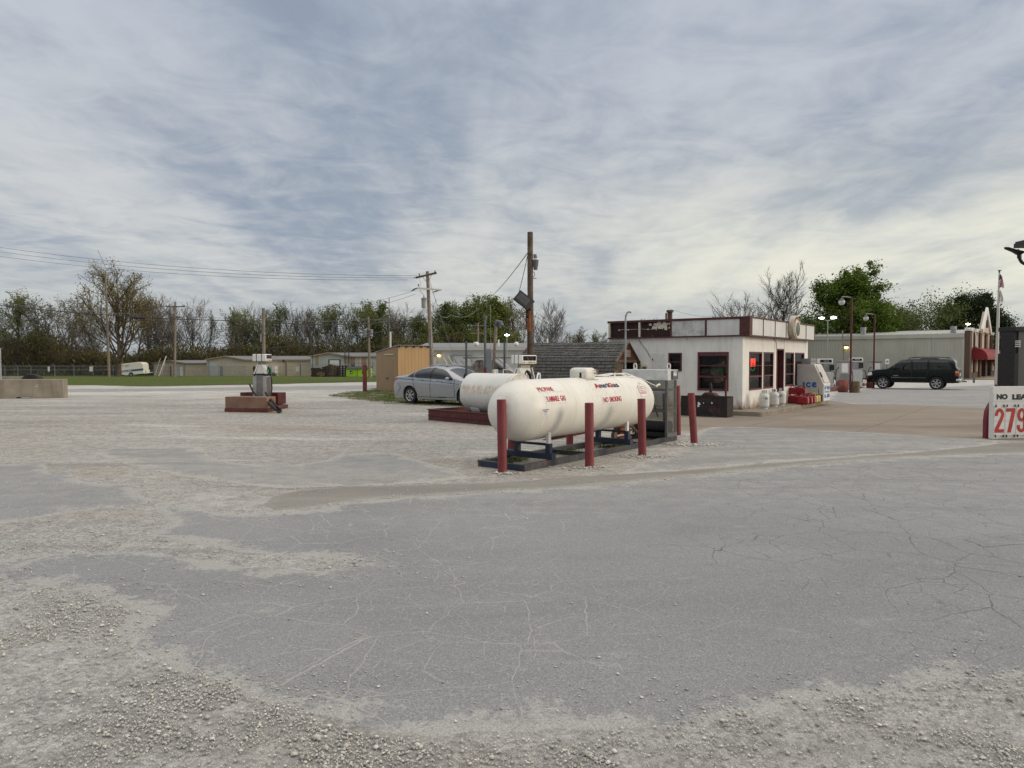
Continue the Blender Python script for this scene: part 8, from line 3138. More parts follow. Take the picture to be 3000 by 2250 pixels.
def shop_parts():
	# x: along the shop front (away to the right), y: along the long side (away to the left)
	LS, LF = 27.0, 36.0
	mb = MB()
	mb.box(0, 6.0, 0.65, LS, 0, zs)
	ribbed(mb, (0.0, LS), (0.0, 0.65), 0, zs, None, 0.33, 0.05, 0.06)
	mb.build('side_wall', M['metal_olive'], rb)
	mb = MB()
	mb.box(0.3, LF, 0.65, 6.0, 0, zs)
	mb.build('front_block', M['metal_olive'], rb)
	mb = MB()
	mb.box(-0.16, 0.14, 0.66, LS, zs, zg)
	mb.build('gutter', M['metal_olive'], rb)
	mb = MB()
	mb.add([(-0.1, 0.7, zg), (-0.1, LS, zg), (8, LS, zg + 0.7), (8, 0.7, zg + 0.7)], [(0, 1, 2, 3)])
	k = 0
	y = 1.0
	while y < LS:
		mb.box(-0.12, 6.0, y, y + 0.06, zg + 0.0, zg + 0.05)
		y += 0.6
	rf = mb.build('roof', M['metal_pale'], rb, smooth=False, fix=False)
	mb = MB()
	for y in (3.6, 18.5):
		mb.box(-0.10, -0.04, y, y + 0.18, 0, zs)
	mb.build('downpipe', M['metal_pale'], rb)
	vt = [(21.3, 0.55), (19.6, 0.9), (11.5, 0.9), (1.9, 0.75)]
	for y, h in vt:
		v = MB()
		v.box(0.7, 1.3, y - 0.25, y + 0.25, zg, zg + h * 0.7)
		v.cyl(1.0, y, zg + h * 0.7, zg + h * 1.15, 0.34, 12)
		v.build('roof_vent', M['galv'], rf)
	brick = paint('dark_brick', (0.095, 0.058, 0.045), 0.85, var=0.25, scale=9, dirt=0.3, bump=0.3)
	crm = paint('cream_stucco', (0.50, 0.40, 0.30), 0.8, var=0.05)
	ph = zg + 0.5
	xs = [0.0, 4.0, 8.2, 13.6, 18.8, 24.0, 29.0]
	for i, x in enumerate(xs):
		p = MB()
		p.box(x, x + 1.6, 0.10, 0.645, 0, ph - 0.2)
		pl = p.build('brick_pillar', brick, rb)
		p = MB()
		p.box(x - 0.12, x + 1.72, 0.0, 0.645, ph - 0.2, ph)
		p.box(x - 0.2, x + 1.8, -0.06, 0.645, ph + 0.002, ph + 0.12)
		p.build('cap', M['white'], pl)
	for i, (x0, x1) in enumerate(zip(xs[:-1], xs[1:])):
		p = MB()
		p.box(x0 + 1.602, x1 - 0.002, 0.3, 0.648, 2.2 if i in (2, 3) else 0.8, ph - 0.35)
		p.box(x0 + 1.602, x1 - 0.002, 0.25, 0.65, ph - 0.35, ph - 0.22)
		p.build('stucco_panel', crm, rb)
		if i not in (2, 3):
			p = MB()
			p.box(x0 + 1.602, x1 - 0.002, 0.26, 0.648, 0, 0.798)
			p.build('brick_base', brick, rb)
			p = MB()
			p.box(x0 + 1.65, x0 + 2.3, 0.24, 0.298, 1.0, 2.2)
			p.build('window', M['dark_glass'], rb)
		else:
			p = MB()
			p.box(x0 + 1.602, x1 - 0.002, 0.5, 0.648, 0, 2.198)
			p.build('shop_door', M['dark_glass'], rb)
	# quarter-round awning
	aw = MB()
	n = 10
	prof = [(0.09 - 1.5 * math.sin(math.pi / 2 * k / n), 2.45 + 1.15 * math.cos(math.pi / 2 * k / n)) for k in range(n + 1)]
	prof = [(p[0], p[1] + 0.05) for p in prof] + [(-1.41, 2.25), (0.09, 2.25)]
	aw.prism([(a, b) for a, b in prof], lambda a, b: (1.65, a, b), lambda a, b: (33.0, a, b))
	aw.build('awning', paint('red_awning', (0.20, 0.010, 0.016), 0.6, var=0.08, scale=1.0), rb, angle=25)
	gb = MB()
	gb.prism([(8.0, ph - 0.1), (15.0, ph - 0.1), (11.5, ph + 2.5)], lambda a, b: (a, -0.1, b), lambda a, b: (a, 0.3, b))
	gb.build('gable', crm, rb)
	gt = MB()
	gt.bar((7.6, -0.15, ph - 0.05), (11.5, -0.15, ph + 2.75), 0.7, 0.22, (0, -1, 0))
	gt.bar((11.5, -0.153, ph + 2.75), (15.4, -0.153, ph - 0.05), 0.7, 0.22, (0, -1, 0))
	gt.build('gable_trim', M['white'], rb)
	v = MB()
	v.tube([(11.5, -0.13, ph + 0.5), (11.5, -0.13, ph + 1.5)], [0.2, 0.12], 8)
	v.build('gable_vent', M['dark_open'], rb)
	dp = MB()
	dp.tube([(0.02, -0.38, ph - 0.3), (0.25, -0.42, ph - 0.9), (0.3, -0.42, ph - 2.0)], 0.06, 8)
	dp.build('downspout', M['white'], rb)

shop_parts()
wk = MB()
wk.prism([(-1.6, -5.4), (3.0, -5.6), (30, -2.6), (30, 0.6), (-0.05, 0.6), (-0.3, -3.0)], lambda a, b: (a, b, -0.05), lambda a, b: (a, b, 0.11))
ko = wk.build('pavement', paint('pale_pavement', (0.36, 0.30, 0.22), 0.9, var=0.1), None, loc=(sc0.x, sc0.y, sc0.z))
ko.rotation_euler = (0, 0, SHR)
tag(ko, kind='structure')

def lit_head(loc, s, parent, rz=0):
	mb = MB()
	mb.box(-s, s, -s * 0.5, s * 0.5, s * 0.1, s * 0.35)
	mb.xf(Matrix.Translation(loc))
	h = mb.build('lamp_head', M['galv_dark'], parent)
	mb = MB()
	mb.blob(loc, (s * 0.95, s * 0.5, s * 0.42), 12, 8)
	mb.build('bulb', M['lamp_on'], h)

Dl = 86.0
tw = thing('twin_lamp_mast', 'mast with two lit lamps behind the station roof', 'lamp mast', (at(2424, 1000, Dl).x, Dl, gz(Dl)))
mb = MB()
zt_ = at(0, 940, Dl).z - gz(Dl)
mb.cyl(0, 0, 0, zt_, 0.06, 8)
mb.tube([(-0.72, 0, zt_ + 0.2), (0, 0, zt_), (0.72, 0, zt_ + 0.25)], 0.05, 6)
mb.build('mast', M['galv'], tw)
lit_head((at(2407, 931, Dl).x - at(2424, 1000, Dl).x, 0, at(0, 931, Dl).z - gz(Dl)), 0.36, tw)
lit_head((at(2442, 930, Dl).x - at(2424, 1000, Dl).x, 0, at(0, 930, Dl).z - gz(Dl)), 0.40, tw)
p = at(1485, 981, 62)
om = thing('lamp_mast', 'mast with one lit white lamp before the trees, left of the timber pole', 'lamp mast', (p.x, 62, gz(62)))
mb = MB()
mb.cyl(0, 0, 0, p.z - gz(62) - 0.1, 0.05, 8)
mb.build('mast', M['galv'], om)
lit_head((0.0, 0, p.z - gz(62)), 0.22, om)
p = at(2836, 949, DX - 0.5)
ol = thing('flood_lamp', 'lit white floodlight on the corner of the pale shop', 'flood lamp', (p.x, DX - 0.5, p.z))
lit_head((0, 0, 0), 0.26, ol)
mb = MB()
mb.tube([(0, 0.1, -0.05), (0.05, 0.3, -0.5)], 0.04, 6)
mb.build('bracket', M['white'], ol)
p = at(2480, 1018, 68)
al = thing('wall_lamp', 'lit amber wall lamp on the long pale shop wall', 'wall lamp', (p.x, p.y - 0.0, p.z))
tpos = None
dirx = Vector((math.cos(SHR), math.sin(SHR), 0))
diry = Vector((-dirx.y, dirx.x, 0))
# slide the lamp along its sight line until it sits on the wall
a_ = ray(2480, 1018)
num = (sc0.x * dirx.x + sc0.y * dirx.y) - 0.12
t_ = num / (a_[0] * dirx.x + a_[1] * dirx.y)
al.location = (a_[0] * t_, a_[1] * t_, EYE + a_[2] * t_)
al.rotation_euler = (0, 0, SHR - math.pi / 2)
mb = MB()
mb.box(-0.25, 0.25, -0.2, 0.02, 0.12, 0.30)
mb.build('hood', M['galv_dark'], al)
mb = MB()
mb.blob((0, -0.12, 0), (0.24, 0.12, 0.15), 12, 8)
mb.build('globe', M['lamp_amber'], al)
p = at(2422, 1020, 47)

# ------------------------------------------------------------------ right-hand pump island
pi0 = gp(2486, 1150)
pi1 = gp(2562, 1138)
idir = (pi1 - pi0).normalized()
irz = math.atan2(idir.y, idir.x)
M['guard_red'] = paint('faded_red_guard', (0.22, 0.055, 0.045), 0.65, var=0.15, dirt=0.3)

def wp(px, py, Y):
	return at(px, py, Y)

isr = thing('pump_island', 'low red pump island on the right with curved steel end guards', 'pump island', (gp(2440, 1143).x, gp(2440, 1143).y, gz(41)), irz)
mb = MB()
mb.prism([(-3.2, -0.45), (-1.0, -0.75), (8.5, -0.55), (8.8, 0.0), (8.5, 0.55), (-3.2, 0.9)], lambda a, b: (a, b, 0), lambda a, b: (a, b, 0.18))
mb.build('base', M['dark_red'], isr, bevel=0.02)

def guard(px0, px1, py0, py1, lab):
	a = gp((px0 + px1) / 2, py1)
	wd = (px1 - px0) / FPX * a.y / 2
	hgt = at(px0, py0, a.y).z - a.z
	mb = MB()
	n = 14
	for k in range(n):
		a0, a1 = R(180 + 180 * k / n), R(180 + 180 * (k + 1) / n)
		mb.add([(wd * math.cos(a0), wd * 0.7 * math.sin(a0), 0), (wd * math.cos(a1), wd * 0.7 * math.sin(a1), 0), (wd * math.cos(a1), wd * 0.7 * math.sin(a1), hgt), (wd * math.cos(a0), wd * 0.7 * math.sin(a0), hgt)], [(0, 1, 2, 3)])
	o = mb.build('pump_guard', M['guard_red'], None, loc=(a.x, a.y + wd * 0.7, a.z))
	m_ = o.modifiers.new('wall', 'SOLIDIFY')
	m_.thickness = 0.02
	tag(o, lab, 'guard', 'red steel pump guards')

guard(2460, 2487, 1113, 1150, 'curved faded red guard left of the brown barrel')
guard(2541, 2559, 1102, 1137, 'curved faded red guard at the nose of the green SUV')

for hx0, hx1, hy0, hy1, bx0, bx1, by0, by1, Y, lab, kind in (
		(2398, 2437, 1051, 1065, 2408, 2438, 1090, 1138, 41.5, 'old wide-headed pump behind the ice chest, white paint peeling', 0),
		(2492, 2525, 1048, 1060, 2493, 2523, 1083, 1120, 43.0, 'old wide-headed pump with white quilted door behind the brown barrel', 1)):
	g0 = gz(Y)
	xc = at((hx0 + hx1) / 2, 1055, Y).x
	t = thing('fuel_pump', lab, 'fuel pump', (xc, Y, g0 + 0.18), 0, 'pumps on the right-hand island')
	hw = (hx1 - hx0) / FPX * Y / 2
	z0, z1 = at(0, hy1, Y).z - g0 - 0.18, at(0, hy0, Y).z - g0 - 0.18
	mb = MB()
	mb.box(-hw, hw, -0.15, 0.2, z0, z1)
	hd_ = mb.build('head', M['white'], t, bevel=0.02)
	mb = MB()
	mb.box(-hw + 0.03, hw - 0.07, -0.157, -0.152, z0 + 0.06, z1 - 0.05)
	dp_ = mb.build('display', M['display'], hd_)
	mb = MB()
	for k in range(4):
		mb.box(-0.15 + k * 0.08, -0.10 + k * 0.08, -0.162, -0.158, z0 + 0.10, z0 + 0.18)
	mb.build('price_cards', M['galv'], dp_)
	bx0_, bx1_ = at(bx0, 1055, Y).x - xc, at(bx1, 1055, Y).x - xc
	zb_ = at(0, by0, Y).z - g0 - 0.18
	mb = MB()
	mb.box(bx0_, bx1_, -0.2, 0.2, 0, zb_)
	mb.build('body', paint('peeling_pump_white', (0.55, 0.55, 0.53), 0.5, var=0.1, dirt=0.6 if kind == 0 else 0.15, dirtcol=(0.06, 0.055, 0.05)), t, bevel=0.01)
	mb = MB()
	mb.box(bx0_ + 0.06, bx1_ - 0.1, -0.16, 0.16, zb_, z0)
	mb.build('neck', M['grey'], t)
	mb = MB()
	mb.box(bx1_ - 0.22, bx1_ + 0.05, -0.19, 0.0, zb_ + 0.1, zb_ + 0.42)
	mb.build('card_reader', M['black'], t, bevel=0.01)
	mb = MB()
	mb.tube([(bx1_ + 0.02, -0.1, zb_), (bx1_ + 0.20, -0.14, zb_ - 0.1), (bx1_ + 0.26, -0.14, zb_ - 0.5), (bx1_ + 0.1, -0.1, 0.12), (bx1_ + 0.02, -0.1, zb_ - 0.3)], 0.025, 8)
	mb.build('hose', M['rubber'], t)
	if kind:
		mb = MB()
		k = 0
		w_ = bx1_ - bx0_
		for i in range(9):
			s = -zb_ + i * (zb_ + w_) / 9
			for sg in (1, -1):
				p0, p1 = max(0, s), min(w_, s + zb_)
				if p1 > p0:
					za, zc = (p0 - s, p1 - s) if sg > 0 else (zb_ - (p0 - s), zb_ - (p1 - s))
					mb.bar((bx0_ + p0, -0.204, za), (bx0_ + p1, -0.204, zc), 0.008, 0.006, (0, -1, 0))
		mb.build('quilting', M['grey'], t)
for px0, px1, py0, py1, Y, lab in ((2455, 2486, 1061, 1113, 40.3, 'newer grey pump behind the left red guard'), (2550, 2580, 1061, 1100, 47.3, 'newer pump with a white face above the bonnet of the SUV')):
	g0 = gz(Y)
	xc = at((px0 + px1) / 2, 1055, Y).x
	t = thing('fuel_pump', lab, 'fuel pump', (xc, Y, g0 + 0.18), 0, 'pumps on the right-hand island')
	hw = (px1 - px0) / FPX * Y / 2
	zt_ = at(0, py0, Y).z - g0 - 0.18
	mb = MB()
	mb.box(-hw, hw, -0.2, 0.2, 0, zt_)
	mb.build('body', M['pump_side'], t, bevel=0.02)
	mb = MB()
	mb.box(-hw - 0.03, hw + 0.03, -0.24, 0.24, zt_, zt_ + 0.08)
	mb.build('canopy', M['grey'], t, bevel=0.01)
	mb = MB()
	mb.box(-hw + 0.12, hw - 0.13, -0.21, -0.202, zt_ * 0.60, zt_ - 0.06)
	mb.build('screen', M['white'], t)
	mb = MB()
	mb.box(-hw + 0.03, hw - 0.03, -0.212, -0.203, 0.05, zt_ * 0.56)
	mb.build('front_door', M['steel_brushed'], t, bevel=0.01)
	for s in (-1, 1):
		mb = MB()
		mb.tube([(s * hw, -0.1, zt_ * 0.8), (s * (hw + 0.14), -0.12, zt_ * 0.7), (s * (hw + 0.2), -0.14, zt_ * 0.4), (s * (hw + 0.1), -0.14, 0.1), (s * (hw + 0.02), -0.1, 0.4)], 0.024, 8)
		mb.build('hose', M['rubber'], t)

# red lamp posts by the pumps
for px, py0, py1, hx, hy, lab in ((2491, 870, 1151, 2466, 882, 'nearer dark red lamp post by the barrel, hooded lamp on a short arm'), (2559, 920, 1138, 2537, 930, 'farther dark red lamp post before the green SUV, hooded lamp on a short arm')):
	g_ = gp(px, py1)
	Y = g_.y
	t = thing('lamp_post', lab, 'lamp post', (g_.x, Y, g_.z), 0, 'dark red lamp posts by the pumps')
	h = at(px, py0, Y).z - g_.z
	ax = at(hx, hy, Y).x - g_.x
	az = at(hx, hy, Y).z - g_.z
	mb = MB()
	mb.tube([(0, 0, 0), (0, 0, h)], [0.06, 0.045], 12)
	mb.build('post', paint('lamp_post_maroon', (0.085, 0.018, 0.02), 0.6, var=0.2), t)
	mb = MB()
	mb.tube([(0, 0, h - 0.03), (ax + 0.1, 0, h + 0.02), (ax, 0, h - 0.02)], 0.028, 8)
	mb.build('arm', M['galv'], t)
	mb = MB()
	mb.lathe([(0.0, 0.22), (0.06, 0.20), (0.10, 0.12), (0.12, 0.06)], 16, Matrix.Translation((ax, 0, az - 0.05)))
	hd_ = mb.build('hood', M['galv_dark'], t)
	mb = MB()
	mb.lathe([(0.15, 0.06), (0.165, 0.0), (0.14, -0.10), (0.08, -0.15), (0.0, -0.16)], 16, Matrix.Translation((ax, 0, az - 0.05)))
	mb.build('lamp_glass', paint('clear_lamp_glass', (0.50, 0.50, 0.48), 0.2, var=0.1), hd_)
wire('thin cable strung between the two dark red lamp posts and on to the left', [at(2400, 986, 60), at(2470, 988, 45), at(2560, 988, 46.6)], 0.012, 'wire', 0.05)
p = gp(2476, 1136)
mb = MB()
mb.tube([(0, 0, 0), at(2468, 968, p.y) - p], 0.045, 8)
tag(mb.build('leaning_post', M['pole_grey'], None, loc=p), 'thin leaning grey post left of the amber wall lamp', 'post')
b0 = gp(2507, 1151)
br_ = thing('barrel', 'small brown ribbed barrel at the foot of the nearer red lamp post', 'barrel', tuple(b0), 0)
mb = MB()
r = 0.20
mb.lathe([(r * 0.9, 0), (r, 0.01), (r, 0.19), (r + 0.012, 0.205), (r, 0.22), (r, 0.40), (r + 0.012, 0.415), (r, 0.43), (r, 0.60), (r * 0.92, 0.61), (r * 0.9, 0.57), (0.0, 0.56)], 24)
mb.build('shell', paint('brown_barrel', (0.14, 0.095, 0.045), 0.65, var=0.25, dirt=0.4, rust=0.2), br_)
p = gp(2599, 1118)
sg = thing('parking_sign', 'small blue and white wheelchair parking sign before the shop wall', 'sign', (at(2599, 1060, 60).x, 60, gz(60)))
zt_ = at(0, 1052, 60).z - gz(60)
mb = MB()
mb.box(-0.03, 0.03, 0.0, 0.03, 0, zt_)
mb.build('post', M['galv_dark'], sg)
mb = MB()
mb.box(-0.15, 0.15, -0.02, -0.002, zt_ - 0.42, zt_)
pl_ = mb.build('plate', M['white'], sg)
mb = MB()
mb.box(-0.09, 0.09, -0.026, -0.021, zt_ - 0.30, zt_ - 0.12)
mb.build('blue_square', M['lettering_blue'], pl_)
mb = MB()
mb.tube([(-0.03, -0.03, zt_ - 0.14), (-0.025, -0.03, zt_ - 0.21), (0.03, -0.03, zt_ - 0.21), (0.05, -0.03, zt_ - 0.26)], 0.010, 5)
mb.tube([(-0.025 + 0.045 * math.cos(a), -0.03, zt_ - 0.235 + 0.045 * math.sin(a)) for a in np.linspace(R(120), R(380), 12)], 0.007, 5)
mb.build('wheelchair_mark', M['white'], pl_)

# ------------------------------------------------------------------ chain-link fence
def link_mat():
	m, g, b = new_mat('chain_link')
	o = g.obj()
	x, y, z = g.sep(o)
	a = g.math('FRACT', g.math('MULTIPLY', g.math('ADD', x, z), 9.0))
	c = g.math('FRACT', g.math('MULTIPLY', g.math('SUBTRACT', x, z), 9.0))
	k = g.math('MAXIMUM', g.math('LESS_THAN', a, 0.11), g.math('LESS_THAN', c, 0.11))
	b.inputs['Base Color'].default_value = (0.16, 0.165, 0.165, 1)
	b.inputs['Roughness'].default_value = 0.6
	tr = g.n('ShaderNodeBsdfTransparent')
	mx = g.n('ShaderNodeMixShader')
	g.put(mx.inputs[0], k)
	g.nt.links.new(tr.outputs[0], mx.inputs[1])
	g.nt.links.new(b.outputs[0], mx.inputs[2])
	g.nt.links.new(mx.outputs[0], g.nt.nodes['Material Output'].inputs[0])
	return m

M['link'] = link_mat()

def fence(lab, pts, hgt, step, arms=True):
	"""chain-link run through picture columns at given distances"""
	w0 = [Vector((at(px, 1055, D).x, D, gz(D))) for px, D in pts]
	f = thing('chain_link_fence', lab, 'fence', tuple(w0[0]))
	w0 = [p - w0[0] for p in w0]
	n = 0
	rails, fab, ps = MB(), MB(), []
	for p, q in zip(w0[:-1], w0[1:]):
		L = (q - p).length
		k = max(1, int(L / step))
		for i in range(k):
			ps.append(p.lerp(q, i / k))
		for h in (hgt, hgt * 0.62):
			rails.tube([p + Vector((0, 0, h)), q + Vector((0, 0, h))], 0.028, 5)
		fab.add([p, q, q + Vector((0, 0, hgt)), p + Vector((0, 0, hgt))], [(0, 1, 2, 3)])
	ps.append(w0[-1])
	rails.build('rail', M['galv'], f)
	fab.build('mesh', M['link'], f, smooth=False, fix=False)
	pm = MB()
	pm.cyl(0, 0, 0, hgt + 0.05, 0.045, 6)
	if arms:
		pm.tube([(0, 0, hgt), (-0.28, -0.2, hgt + 0.35)], 0.025, 5)
	o0 = None
	for p in ps:
		if o0 is None:
			o0 = pm.build('post', M['galv'], f)
			o0.location = p
		else:
			c = o0.copy()
			COL.objects.link(c)
			c.parent = f
			c.location = p

FD = 112.5
fence('chain-link fence with barbed arms running along the wood at the far left', [(-60, 118), (90, 114), (160, FD), (272, FD), (450, FD)], 1.62, 2.9)
fence('chain-link fence in front of the beige sheds, behind the fuel pump', [(450, FD), (640, FD - 0.5), (872, FD - 1)], 1.62, 3.6)
fence('taller chain-link gate section beside the pallets', [(872, FD - 1), (913, FD - 1), (1000, FD - 1.5)], 1.95, 2.6, False)
for px, lab in ((143, 'small white notice on the fence, left one'), (267, 'small white notice on the fence, beside the gate post'), (871, 'small pale notice on the fence before the beige garage')):
	p = at(px, 1081, FD - 0.3 if px != 871 else FD - 1.4)
	mb = MB()
	s = 0.16 if px == 143 else 0.26
	mb.box(-s, s, -0.02, 0.0, -0.38, 0.38)
	tag(mb.build('notice', M['white'] if px != 871 else M['cream'], None, loc=p), lab, 'notice')
for px, top, lab in ((840, 1054, 'tall brown fence post with a box, before the garage'), (880, 1063, 'dark gate post left of the pallets')):
	p = at(px, 1055, FD - 1.6)
	mb = MB()
	mb.cyl(0, 0, 0, at(0, top, FD - 1.6).z - gz(FD), 0.10, 8)
	tag(mb.build('gate_post', M['trim_brown'] if px == 840 else M['galv_dark'], None, loc=(p.x, FD - 1.6, gz(FD))), lab, 'post')

# leaning poles by the low store
for k, (px, py, qx, qy, m, lab) in enumerate(((465, 1102, 487, 1043, 'cream', 'long white pole leaning on the low beige store'), (452, 1102, 470, 1050, 'galv', 'thinner grey pole leaning left of the white one'), (470, 1102, 484, 1062, 'galv', 'short grey pole leaning right of the white one'))):
	a, b = at(px, py, FD + 1), at(qx, qy, FD + 2.5)
	mb = MB()
	mb.tube([a, b], 0.075 if k == 0 else 0.05, 6)
	tag(mb.build('leaning_pole', M[m]), lab, 'pole')

# ------------------------------------------------------------------ box trailer of the relief service
p = at(356, 1102, 108)
trl = thing('box_trailer', 'white box trailer with a blue stripe tilted on one axle beside the yellow tree', 'trailer', (p.x, 108.0, gz(108)))
X0, X1 = 0.0, at(420, 1055, 108).x - p.x
zt_ = at(0, 1061, 108).z - gz(108)
mb = MB()
sc_ = X1
body = [(0.0, 0.32), (0.5, 0.20), (1.0, 0.22), (1.15, 0.55), (1.4, 0.68), (1.68, 0.55), (1.8, 0.30), (X1, 0.45), (X1 - 0.1, zt_ - 0.28), (X1 - 0.45, zt_ - 0.02), (X1 - 0.9, zt_ + 0.02), (0.0, zt_ - 0.26)]
mb.prism(body, lambda a, b: (a, 0, b), lambda a, b: (a, 1.7, b))
M['trailer_white'] = paint('trailer_white', (0.70, 0.67, 0.58), 0.5, var=0.05, dirt=0.2, dirtcol=(0.4, 0.36, 0.28))
mb.build('body', M['trailer_white'], trl, bevel=0.04)
mb = MB()
mb.add([(0.02, -0.008, 0.62), (X1 - 0.02, -0.008, 0.94), (X1 - 0.04, -0.008, 1.26), (0.02, -0.008, 0.90)], [(0, 1, 2, 3)])
stp = mb.build('stripe', paint('faded_blue_stripe', (0.06, 0.11, 0.18), 0.5), trl, smooth=False, fix=False)
sl_f = lambda a, b: (a, -0.014, b + a * 0.093)
mb = MB()
letter(mb, 'Disaster', 0.12, 0.66, 0.78, 0.16, sl_f, 0.03)
letter(mb, 'Relief', 0.98, 0.66, 0.52, 0.18, sl_f, 0.03)
mb.build('lettering', M['white'], stp, smooth=False, fix=False)
mb = MB()
letter(mb, 'American', 0.50, 1.62, 0.36, 0.07, sl_f, 0.03)
letter(mb, 'Red Cross', 0.90, 1.62, 0.34, 0.07, sl_f, 0.03)
letter(mb, 'Local Chapter', 0.50, 1.50, 0.86, 0.07, sl_f, 0.03)
letter(mb, 'Services', 0.50, 1.38, 0.55, 0.07, sl_f, 0.03)
mb.build('lettering', M['lettering_black'], trl, smooth=False, fix=False)
mb = MB()
mb.box(0.10, 0.34, -0.012, -0.004, 1.60, 1.67)
mb.box(0.185, 0.255, -0.013, -0.0045, 1.52, 1.75)
mb.build('cross_emblem', M['lettering_red'], trl)
wheel(trl, 1.40, 0.12, 0.30, 0.18, 5, -1)
mb = MB()
mb.tube([(X1, 0.85, 0.46), (X1 + 0.95, 0.85, 0.66)], 0.06, 6)
mb.box(X1 + 0.02, X1 + 0.12, 0.5, 0.6, 0.5, 1.0)
mb.box(X1 + 0.42, X1 + 0.50, 0.8, 0.9, 0.55, 1.05)
mb.build('drawbar', M['white'], trl)
mb = MB()
mb.cyl(1.9, 0.2, 0, 0.4, 0.03, 6)
mb.build('prop_stand', M['galv'], trl)

p = at(777, 1102, FD + 1.5)
tr2 = thing('utility_trailer', 'small white box trailer with a spare wheel behind the fuel pump post', 'trailer', (p.x, FD + 1.5, gz(FD)))
w_ = at(806, 1055, FD + 1.5).x - p.x
mb = MB()
mb.box(0, w_, 0, 2.6, 0.42, at(0, 1072, FD + 1.5).z - gz(FD))
mb.build('body', M['white'], tr2, bevel=0.05)
mb = MB()
mb.box(0.0, w_, -0.012, -0.002, 0.50, 0.62)
mb.build('stripe', M['galv_dark'], tr2)
wheel(tr2, w_ * 0.45, -0.12, 0.32, 0.18, 5, -1)
mb = MB()
mb.tube([(w_ * 0.9, 0.5, 0.35), (w_ + 0.5, 0.3, 0.3)], 0.06, 6)
mb.box(w_ + 0.1, w_ + 0.3, 0.2, 0.5, 0.0, 0.3)
mb.build('drawbar', M['cream'], tr2)

# ------------------------------------------------------------------ green dumpsters
M['lime'] = paint('lime_green_steel', (0.36, 0.62, 0.03), 0.5, var=0.12, scale=1.5, dirt=0.15)
for px0, px1, Y, lab in ((1014, 1049, 104.5, 'lime green dumpster with black lid, the left one by the ladder'), (1049, 1086, 103.5, 'lime green dumpster with black lid, the right one under the two-can pole')):
	a, b = at(px0, 1103, Y), at(px1, 1103, Y)
	d = thing('dumpster', lab, 'dumpster', (a.x, Y, gz(Y)), 0, 'lime green dumpsters')
	w_ = b.x - a.x
	z0, z1 = at(0, 1082, Y).z - gz(Y), at(0, 1075, Y).z - gz(Y)
	mb = MB()
	mb.prism([(0, 0.06), (1.5, 0.06), (1.5, z1), (0, z0)], lambda u, v: (0.0, u, v), lambda u, v: (w_ - 0.05, u, v))
	for x in (0.06, w_ - 0.14):
		mb.box(x, x + 0.05, -0.05, -0.002, 0.1, z0 - 0.05)
	mb.box(0.0, w_ - 0.05, -0.06, -0.001, z0 - 0.12, z0 - 0.02)
	mb.build('body', M['lime'], d)
	mb = MB()
	mb.prism([(-0.1, z0), (1.55, z1), (1.55, z1 + 0.08), (-0.1, z0 + 0.08)], lambda u, v: (-0.05, u, v), lambda u, v: (w_, u, v))
	mb.build('lid', M['black'], d)
	mb = MB()
	mb.box(w_ * 0.33, w_ * 0.52, -0.066, -0.061, z0 * 0.42, z0 * 0.82)
	dc = mb.build('decal', M['black'], d)
	mb = MB()
	mb.add([(w_ * 0.36, -0.069, z0 * 0.5), (w_ * 0.48, -0.069, z0 * 0.5), (w_ * 0.48, -0.069, z0 * 0.74), (w_ * 0.41, -0.069, z0 * 0.62)], [(0, 1, 2, 3)])
	mb.build('decal_mark', M['white'], dc, smooth=False, fix=False)
	mb = MB()
	mb.tube([(w_ - 0.02, 0.4, z0 * 0.55), (w_ + 0.2, 0.4, z0 * 0.55), (w_ + 0.2, 0.9, z0 * 0.55)], 0.06, 6)
	mb.build('lifting_arm', M['lime'], d)

# ------------------------------------------------------------------ pallets
M['pallet'] = paint('grey_pallet_wood', (0.13, 0.10, 0.075), 0.9, var=0.35, scale=3, dirt=0.4)
M['pallet_dark'] = paint('dark_pallet_wood', (0.05, 0.036, 0.032), 0.9, var=0.35, scale=3, dirt=0.4)
M['pallet_tan'] = paint('fresh_pallet_wood', (0.26, 0.165, 0.09), 0.9, var=0.3, scale=3, dirt=0.4)
_pal = {}

def pallet(x, y, z, rz, tilt, mk, lab):
	if mk not in _pal:
		root = empty('pallet')
		mb = MB()
		for k in range(6):
			mb.box(-0.6 + k * 0.21, -0.6 + k * 0.21 + 0.14, -0.5, 0.5, 0.115, 0.14)
			if k % 2 == 0:
				mb.box(-0.6 + k * 0.21, -0.6 + k * 0.21 + 0.14, -0.5, 0.5, 0.0, 0.02)
		mb.build('boards', M[mk], root)
		mb = MB()
		for yy in (-0.5, -0.05, 0.4):
			mb.box(-0.6, 0.6, yy, yy + 0.1, 0.021, 0.114)
		mb.build('runners', M[mk], root)
		_pal[mk] = root
		o = root
	else:
		o = copy_tree(_pal[mk])
	o.location = (x, y, z)
	o.rotation_euler = (tilt[0], tilt[1], rz)
	tag(o, lab, 'pallet', 'pallets stacked by the workshop')

